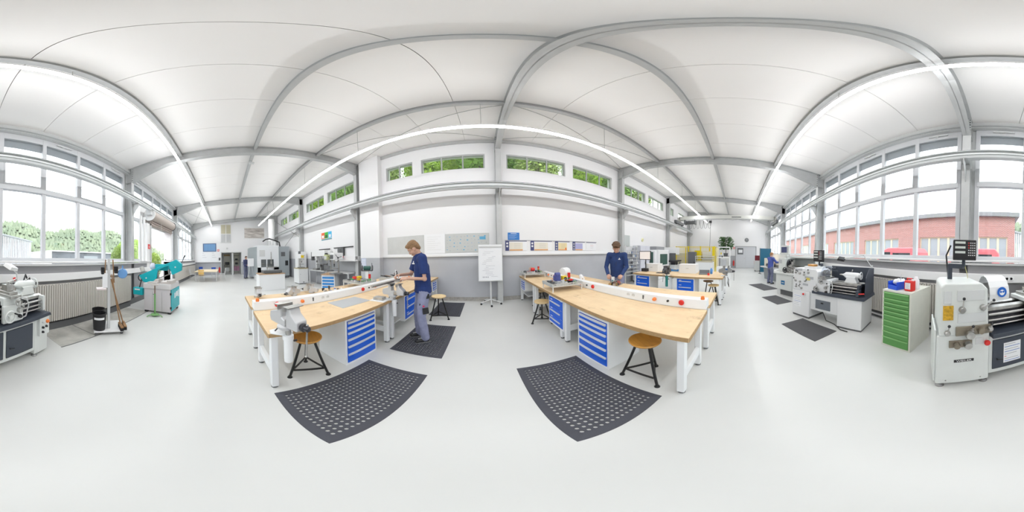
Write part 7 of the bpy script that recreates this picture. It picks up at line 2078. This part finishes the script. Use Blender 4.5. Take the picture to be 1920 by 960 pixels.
def person(label, loc, rz, sh, shirt_mat, trouser_mat, hair_mat, arms, legs, torso, head_c, head_pitch, head_yaw=0, long_sleeve=False, hair='short', shoe_mat=BLACK, voxel=0.008, collar=None, scale=1.0, belly=0.0, head_scale=1.0):
    """local +x is forward, +y the person's left"""
    P = thing('person', label, 'person', loc, rz)
    P.scale = (scale, scale, scale)
    body = M()
    hr = Matrix.Rotation(R_(head_yaw), 3, 'Z') @ Matrix.Rotation(R_(head_pitch), 3, 'Y') @ Matrix.Scale(head_scale, 3)
    hc = Vector(head_c)
    H = lambda x, y, z: hc + hr @ Vector((x, y, z))
    def hs(c, r, n=18, k=12):
        o = len(body.v)
        body.sph((0, 0, 0), r, n, k)
        for i in range(o, len(body.v)):
            body.v[i] = tuple(hc + hr @ (Vector(body.v[i]) + Vector(c)))
    hs((-0.012, 0, 0.030), (0.098, 0.077, 0.094)); hs((0.020, 0, -0.035), (0.068, 0.064, 0.075)); hs((0.045, 0, -0.082), (0.036, 0.043, 0.030)); hs((0.052, 0, 0.030), (0.036, 0.058, 0.040))
    hs((0.088, 0, -0.022), (0.020, 0.014, 0.016)); body.tube([H(0.078, 0, 0.018), H(0.098, 0, -0.018)], [0.008, 0.012], 8)
    for s in (-1, 1):
        hs((-0.005, s * 0.074, -0.012), (0.020, 0.010, 0.032)); hs((0.050, s * 0.038, -0.035), (0.028, 0.022, 0.028)); hs((0.074, s * 0.026, 0.036), (0.014, 0.022, 0.008)); hs((0.070, s * 0.029, 0.0175), (0.0145, 0.015, 0.0085))
    hs((0.080, 0, -0.056), (0.012, 0.024, 0.006)); hs((0.079, 0, -0.067), (0.012, 0.020, 0.007))
    nb = Vector(torso[2])
    limb(body, [nb, hc + hr @ Vector((-0.02, 0, -0.06))], [0.062, 0.054])
    pel, che = Vector(torso[0]), Vector(torso[1])
    slab(body, [pel, che, nb], [(0.10, 0.15, 0.10), (0.10, 0.15, 0.12), (0.05, 0.07, 0.05)])
    for A in arms:
        limb(body, A['p'], [0.050, 0.040, 0.028])
        hand(body, A['p'][2], A['f'], A['d'], A.get('curl', 40), 0, A['side'], A.get('thumb', 35))
    for L in legs:
        limb(body, L, [0.08, 0.055, 0.04])
    flesh(body, 'body', SKIN, P, voxel * 0.8, 4)
    # eyes and brows
    for s in (-1, 1):
        e = M().sph(H(0.0695, s * 0.029, 0.006), 0.0115, 12, 8).obj('eye', mat('eye_white', (0.8, 0.8, 0.78), 0.2), P)
        M().sph(H(0.0775, s * 0.029, 0.002), 0.0055, 10, 6).obj('iris', mat('iris_dark', (0.06, 0.05, 0.04), 0.2), e)
        M().tube([H(0.082, s * 0.014, 0.030), H(0.085, s * 0.030, 0.035), H(0.074, s * 0.046, 0.030)], [0.004, 0.005, 0.003], 8).obj('eyebrow', hair_mat, P)
    M().tube([H(0.089, 0.020, -0.061), H(0.0935, 0, -0.0605), H(0.089, -0.020, -0.061)], [0.003, 0.0045, 0.003], 8).obj('lips', mat('lip', (0.50, 0.22, 0.18), 0.5), P)
    # hair
    hm = M()
    def hh(c, r):
        o = len(hm.v)
        hm.sph((0, 0, 0), r, 18, 12)
        for i in range(o, len(hm.v)):
            hm.v[i] = tuple(hc + hr @ (Vector(hm.v[i]) + Vector(c)))
    g = 1.0 if hair == 'short' else 1.14
    hh((-0.022, 0, 0.070), (0.094 * g, 0.081 * g, 0.066 * g)); hh((-0.060, 0, 0.022), (0.060 * g, 0.079 * g, 0.088)); hh((0.045, 0.0, 0.094), (0.042 * g, 0.062 * g, 0.030 * g)); hh((-0.075, 0, -0.035), (0.035, 0.060, 0.045))
    for s in (-1, 1):
        hh((-0.015, s * 0.062, 0.035), (0.055, 0.018 * g, 0.045)); hh((0.035, s * 0.052, 0.070), (0.035, 0.022 * g, 0.030))
    if hair == 'curly':
        r9 = random.Random(2)
        for _ in range(70):
            a = r9.uniform(0, 6.283); b = r9.uniform(0.15, 1.5)
            hh((-0.02 + 0.092 * math.sin(b) * math.cos(a), 0.086 * math.sin(b) * math.sin(a), 0.055 + 0.085 * math.cos(b)), (0.022, 0.022, 0.020))
        for k in range(9):
            hh((0.068, -0.05 + k * 0.0125, 0.075 + 0.008 * (k % 2)), (0.020, 0.016, 0.022))
    flesh(hm, 'hair', hair_mat, P, 0.006, 3 if hair == 'short' else 1, 0.006 if hair == 'short' else 0.02, 0.012 if hair == 'short' else 0.02)
    # shirt: torso, shoulders and sleeves
    s_ = M()
    hem = pel + Vector((0, 0, -0.10))
    slab(s_, [hem, pel, che, (nb.x, nb.y, nb.z - 0.06)], [(0.135 + belly, 0.185, 0.02), (0.13 + belly, 0.185, 0.08), (0.135, 0.195, 0.12), (0.075, 0.12, 0.05)])
    for A in arms:
        a, b, c = [Vector(q) for q in A['p']]
        s_.tube([che.lerp(nb, 0.55), a], [0.09, 0.078], 14); s_.sph(a, 0.078, 16, 12)
        if long_sleeve:
            limb(s_, [a, b, b.lerp(c, 0.92)], [0.075, 0.058, 0.044])
        else:
            e = a.lerp(b, 0.78)
            s_.tube([a, e], [0.077, 0.070], 16)
    flesh(s_, 'shirt', shirt_mat, P, voxel, 5, 0.012, 0.09)
    cl = M()
    cc = nb + Vector((0.0, 0, -0.012))
    cl.torus((0, 0, 0), 0.066, 0.016, 'z', 24, 8)
    o = cl.obj('collar', collar or shirt_mat, P); o.location = cc; o.rotation_euler = (0, R_(18), 0); o.scale = (1.0, 1.1, 1.5)
    # trousers
    t_ = M()
    slab(t_, [pel + Vector((-0.005, 0, -0.02)), pel + Vector((-0.01, 0, -0.13))], [(0.118, 0.165, 0.06), (0.122, 0.172, 0.08)])
    for L in legs:
        h_, k_, a_ = [Vector(q) for q in L]
        limb(t_, [h_, h_.lerp(k_, 0.5), k_, k_.lerp(a_, 0.45), a_ + Vector((0, 0, 0.01))], [0.100, 0.092, 0.076, 0.076, 0.072])
    flesh(t_, 'trousers', trouser_mat, P, voxel, 5, 0.016, 0.07)
    # shoes
    for L in legs:
        a_ = Vector(L[2])
        m2 = M()
        m2.sph((a_.x - 0.02, a_.y, 0.055), (0.050, 0.042, 0.050), 16, 10); m2.sph((a_.x + 0.07, a_.y, 0.048), (0.085, 0.046, 0.042), 16, 10); m2.sph((a_.x + 0.13, a_.y, 0.042), (0.060, 0.047, 0.036), 16, 10)
        limb(m2, [(a_.x, a_.y, 0.05), (a_.x, a_.y, 0.11)], [0.045, 0.046])
        so = flesh(m2, 'shoe', shoe_mat, P, 0.008, 3)
        M().prism([(a_.x - 0.075, a_.y - 0.038), (a_.x + 0.12, a_.y - 0.047), (a_.x + 0.185, a_.y - 0.025), (a_.x + 0.185, a_.y + 0.025), (a_.x + 0.12, a_.y + 0.047), (a_.x - 0.075, a_.y + 0.038)], 'z', 0.0, 0.024).obj('sole', mat('sole_grey', (0.16, 0.16, 0.17), 0.7), so, bev=0.006)
        for q in range(4):
            M().box(a_.x + 0.045 + q * 0.022, a_.x + 0.055 + q * 0.022, a_.y - 0.022, a_.y + 0.022, 0.094 - q * 0.0035, 0.100 - q * 0.0035).obj('lace', LGREY, so)
    return P, H
NAVYP = mat('navy_polo', (0.012, 0.036, 0.165), 0.8, var=0.15, vscale=9)
NAVYS = mat('navy_sweater', (0.022, 0.052, 0.175), 0.85, var=0.15, vscale=9)
GTR = mat('grey_blue_trousers', (0.27, 0.285, 0.42), 0.85, var=0.2, vscale=10)
BROWNH = mat('light_brown_hair', (0.33, 0.19, 0.09), 0.6, var=0.35, vscale=60)
BROWNC = mat('brown_curls', (0.15, 0.080, 0.040), 0.6, var=0.35, vscale=50)
# the man in the navy polo, bent over his vise
arms1 = [dict(p=[(0.03, 0.215, 1.535), (0.02, 0.285, 1.215), (0.275, 0.150, 1.215)], f=(0.9, -0.40, 0.0), d=(0.1, -0.5, -0.8), side=-1, curl=38, thumb=40),
         dict(p=[(0.03, -0.215, 1.535), (0.14, -0.270, 1.24), (0.370, -0.060, 1.250)], f=(0.85, 0.45, -0.05), d=(0.0, 0.35, -0.9), side=1, curl=48, thumb=50)]
legs1 = [[(-0.01, 0.095, 0.95), (0.05, 0.135, 0.52), (-0.01, 0.135, 0.085)], [(-0.01, -0.095, 0.95), (0.06, -0.115, 0.52), (0.03, -0.125, 0.085)]]
P1, H1 = person('man in navy polo and grey work trousers marking a workpiece at the vise', (-1.02, 2.63, 0.012), 214, 0, NAVYP, GTR, BROWNH, arms1, legs1, [(-0.02, 0, 1.05), (0.00, 0, 1.37), (0.055, 0, 1.605)], (0.135, 0.0, 1.700), 42, -12, scale=1.0, belly=0.015, head_scale=1.07)
lg = M().box(-0.001, 0.001, -0.035, 0.035, -0.010, 0.010).obj('shirt_emblem', PAPER, P1); lg.location = (0.156, 0.075, 1.45); lg.rotation_euler = (0, R_(-6), R_(24))
M().box(-0.001, 0.001, -0.008, 0.012, 0.010, 0.042).obj('emblem_figure', PAPER, lg)
kp = M().box(-0.05, 0.05, -0.006, 0.006, -0.055, 0.055).obj('thigh_pocket', BLACK, P1, bev=0.004); kp.location = (0.0, 0.232, 0.66); kp.rotation_euler = (R_(4), R_(5), 0)
kp = M().box(-0.035, 0.035, -0.006, 0.006, -0.04, 0.04).obj('hip_patch', BLACK, P1, bev=0.004); kp.location = (-0.045, 0.186, 0.90); kp.rotation_euler = (R_(6), R_(5), 0)
kp = M().box(-0.012, 0.012, -0.005, 0.005, -0.14, 0.10).obj('side_stripe', BLACK, P1, bev=0.004); kp.location = (0.085, 0.170, 0.68); kp.rotation_euler = (R_(3), R_(-5), R_(-45))
kp = M().rev([(0.018, 0), (0.018, 0.004)], axis='y', n=14).obj('red_badge', mat('badge_red', (0.55, 0.05, 0.12), 0.5), P1); kp.location = (0.03, 0.214, 0.74)
t = thing('marking_pen', 'white marking pen in the hand of the man in the navy polo', 'pen', (-1.405, 2.385, 1.245), 0)
M().cyl((0, 0, -0.02), (0.01, 0.0, 0.115), 0.007, n=10).obj('barrel', PAPER, t); M().cyl((0, 0, -0.05), (0, 0, -0.02), 0.002, 0.006, n=8).obj('tip', BLACK, t)
t = thing('workpiece', 'small pale workpiece held above the vise by the man in navy polo', 'workpiece', (-1.335, 2.345, 1.166), 10)
M().box(-0.05, 0.05, -0.03, 0.03, 0, 0.022).obj('block', STEEL, t, bev=0.003)
# the curly-haired worker
arms2 = [dict(p=[(0.03, 0.205, 1.495), (0.07, 0.265, 1.19), (0.305, 0.165, 1.005)], f=(0.8, -0.2, -0.45), d=(-0.4, -0.3, -0.8), side=-1, curl=45, thumb=40),
         dict(p=[(0.03, -0.205, 1.495), (0.06, -0.285, 1.18), (0.325, -0.165, 1.005)], f=(0.8, 0.25, -0.45), d=(-0.4, 0.3, -0.8), side=1, curl=45, thumb=40)]
legs2 = [[(-0.01, 0.095, 0.93), (0.02, 0.12, 0.51), (-0.03, 0.12, 0.085)], [(-0.01, -0.095, 0.93), (0.02, -0.12, 0.51), (-0.03, -0.12, 0.085)]]
P2, H2 = person('curly-haired young man in navy zip sweater working at the bench', (3.27, 2.98, 0), 212, 0, NAVYS, GTR, BROWNC, arms2, legs2, [(-0.01, 0, 1.02), (0.01, 0, 1.33), (0.045, 0, 1.57)], (0.105, 0, 1.680), 38, 10, long_sleeve=True, hair='curly', scale=1.02, head_scale=1.12)
zp = M().bar((0.150, 0, 1.22), (0.118, 0, 1.50), 0.012, 0.006).obj('zip', BLACK, P2)
lg = M().box(-0.001, 0.001, -0.030, 0.030, -0.009, 0.009).obj('sweater_emblem', PAPER, P2); lg.location = (0.140, 0.085, 1.39); lg.rotation_euler = (0, R_(-8), R_(26))
M().box(-0.001, 0.001, -0.008, 0.010, 0.009, 0.036).obj('emblem_figure', PAPER, lg)
t = thing('electric_module', 'small white module held by the curly-haired worker', 'module', (2.90, 2.78, 0.852), 20)
M().box(-0.035, 0.035, -0.03, 0.03, 0, 0.14).obj('case', BWHITE, t, bev=0.005); M().box(-0.036, -0.034, -0.02, 0.02, 0.03, 0.07).obj('label', mat('module_teal', (0.1, 0.3, 0.35), 0.5), t)
# the man at the manual lathe, seen from behind
SHB = mat('mid_blue_shirt', (0.075, 0.11, 0.40), 0.85, var=0.2, vscale=9)
arms3 = [dict(p=[(0.02, 0.205, 1.43), (0.16, 0.27, 1.18), (0.38, 0.22, 1.15)], f=(0.9, -0.1, -0.1), d=(0, -0.3, -0.9), side=-1, curl=50), dict(p=[(0.02, -0.205, 1.43), (0.18, -0.30, 1.22), (0.42, -0.28, 1.22)], f=(0.9, 0.1, 0), d=(0, 0.3, -0.9), side=1, curl=50)]
legs3 = [[(-0.01, 0.095, 0.93), (0.03, 0.13, 0.51), (-0.02, 0.15, 0.085)], [(-0.01, -0.095, 0.93), (0.02, -0.13, 0.51), (-0.03, -0.15, 0.085)]]
P3, H3 = person('man in mid-blue shirt and jeans standing at the manual lathe', (8.35, -1.72, 0.010), -62, 0, SHB, mat('grey_jeans', (0.17, 0.19, 0.30), 0.9, var=0.2), mat('reddish_blond', (0.42, 0.20, 0.08), 0.6, var=0.3, vscale=40), arms3, legs3, [(0.0, 0, 1.0), (0.02, 0, 1.28), (0.04, 0, 1.50)], (0.08, 0, 1.64), 18, 0, long_sleeve=True, scale=0.93, voxel=0.010)
# the man by the doorway
arms4 = [dict(p=[(0.02, 0.205, 1.45), (0.10, 0.27, 1.18), (0.33, 0.15, 1.20)], f=(0.9, -0.2, 0), d=(0, -0.3, -0.9), side=-1, curl=40), dict(p=[(0.02, -0.205, 1.45), (0.06, -0.27, 1.16), (0.28, -0.2, 1.10)], f=(0.9, 0.2, 0), d=(0, 0.3, -0.9), side=1, curl=40)]
P4, H4 = person('man in navy work clothes standing behind a white panel near the doorway', (-13.1, 1.62, 0), 40, 0, mat('dull_navy', (0.06, 0.07, 0.16), 0.85), mat('slate_trousers', (0.13, 0.14, 0.22), 0.9), mat('dark_brown_hair', (0.07, 0.04, 0.03), 0.6), arms4, legs2, [(-0.01, 0, 1.02), (0.0, 0, 1.31), (0.03, 0, 1.545)], (0.06, 0, 1.685), 12, 0, long_sleeve=True, voxel=0.012)
t = thing('panel_stand', 'white sheet on a slim stand before the man near the doorway', 'stand', (-12.55, 1.95, 0), 15)
M().box(-0.02, 0.02, -0.26, 0.26, 1.0, 1.62).obj('sheet', PAPER, t, bev=0.004)
for s in (-1, 1):
    M().cyl((0.02 * s, s * 0.25, 0), (0, s * 0.08, 1.0), 0.014, n=8).obj('leg', LGREY, t)
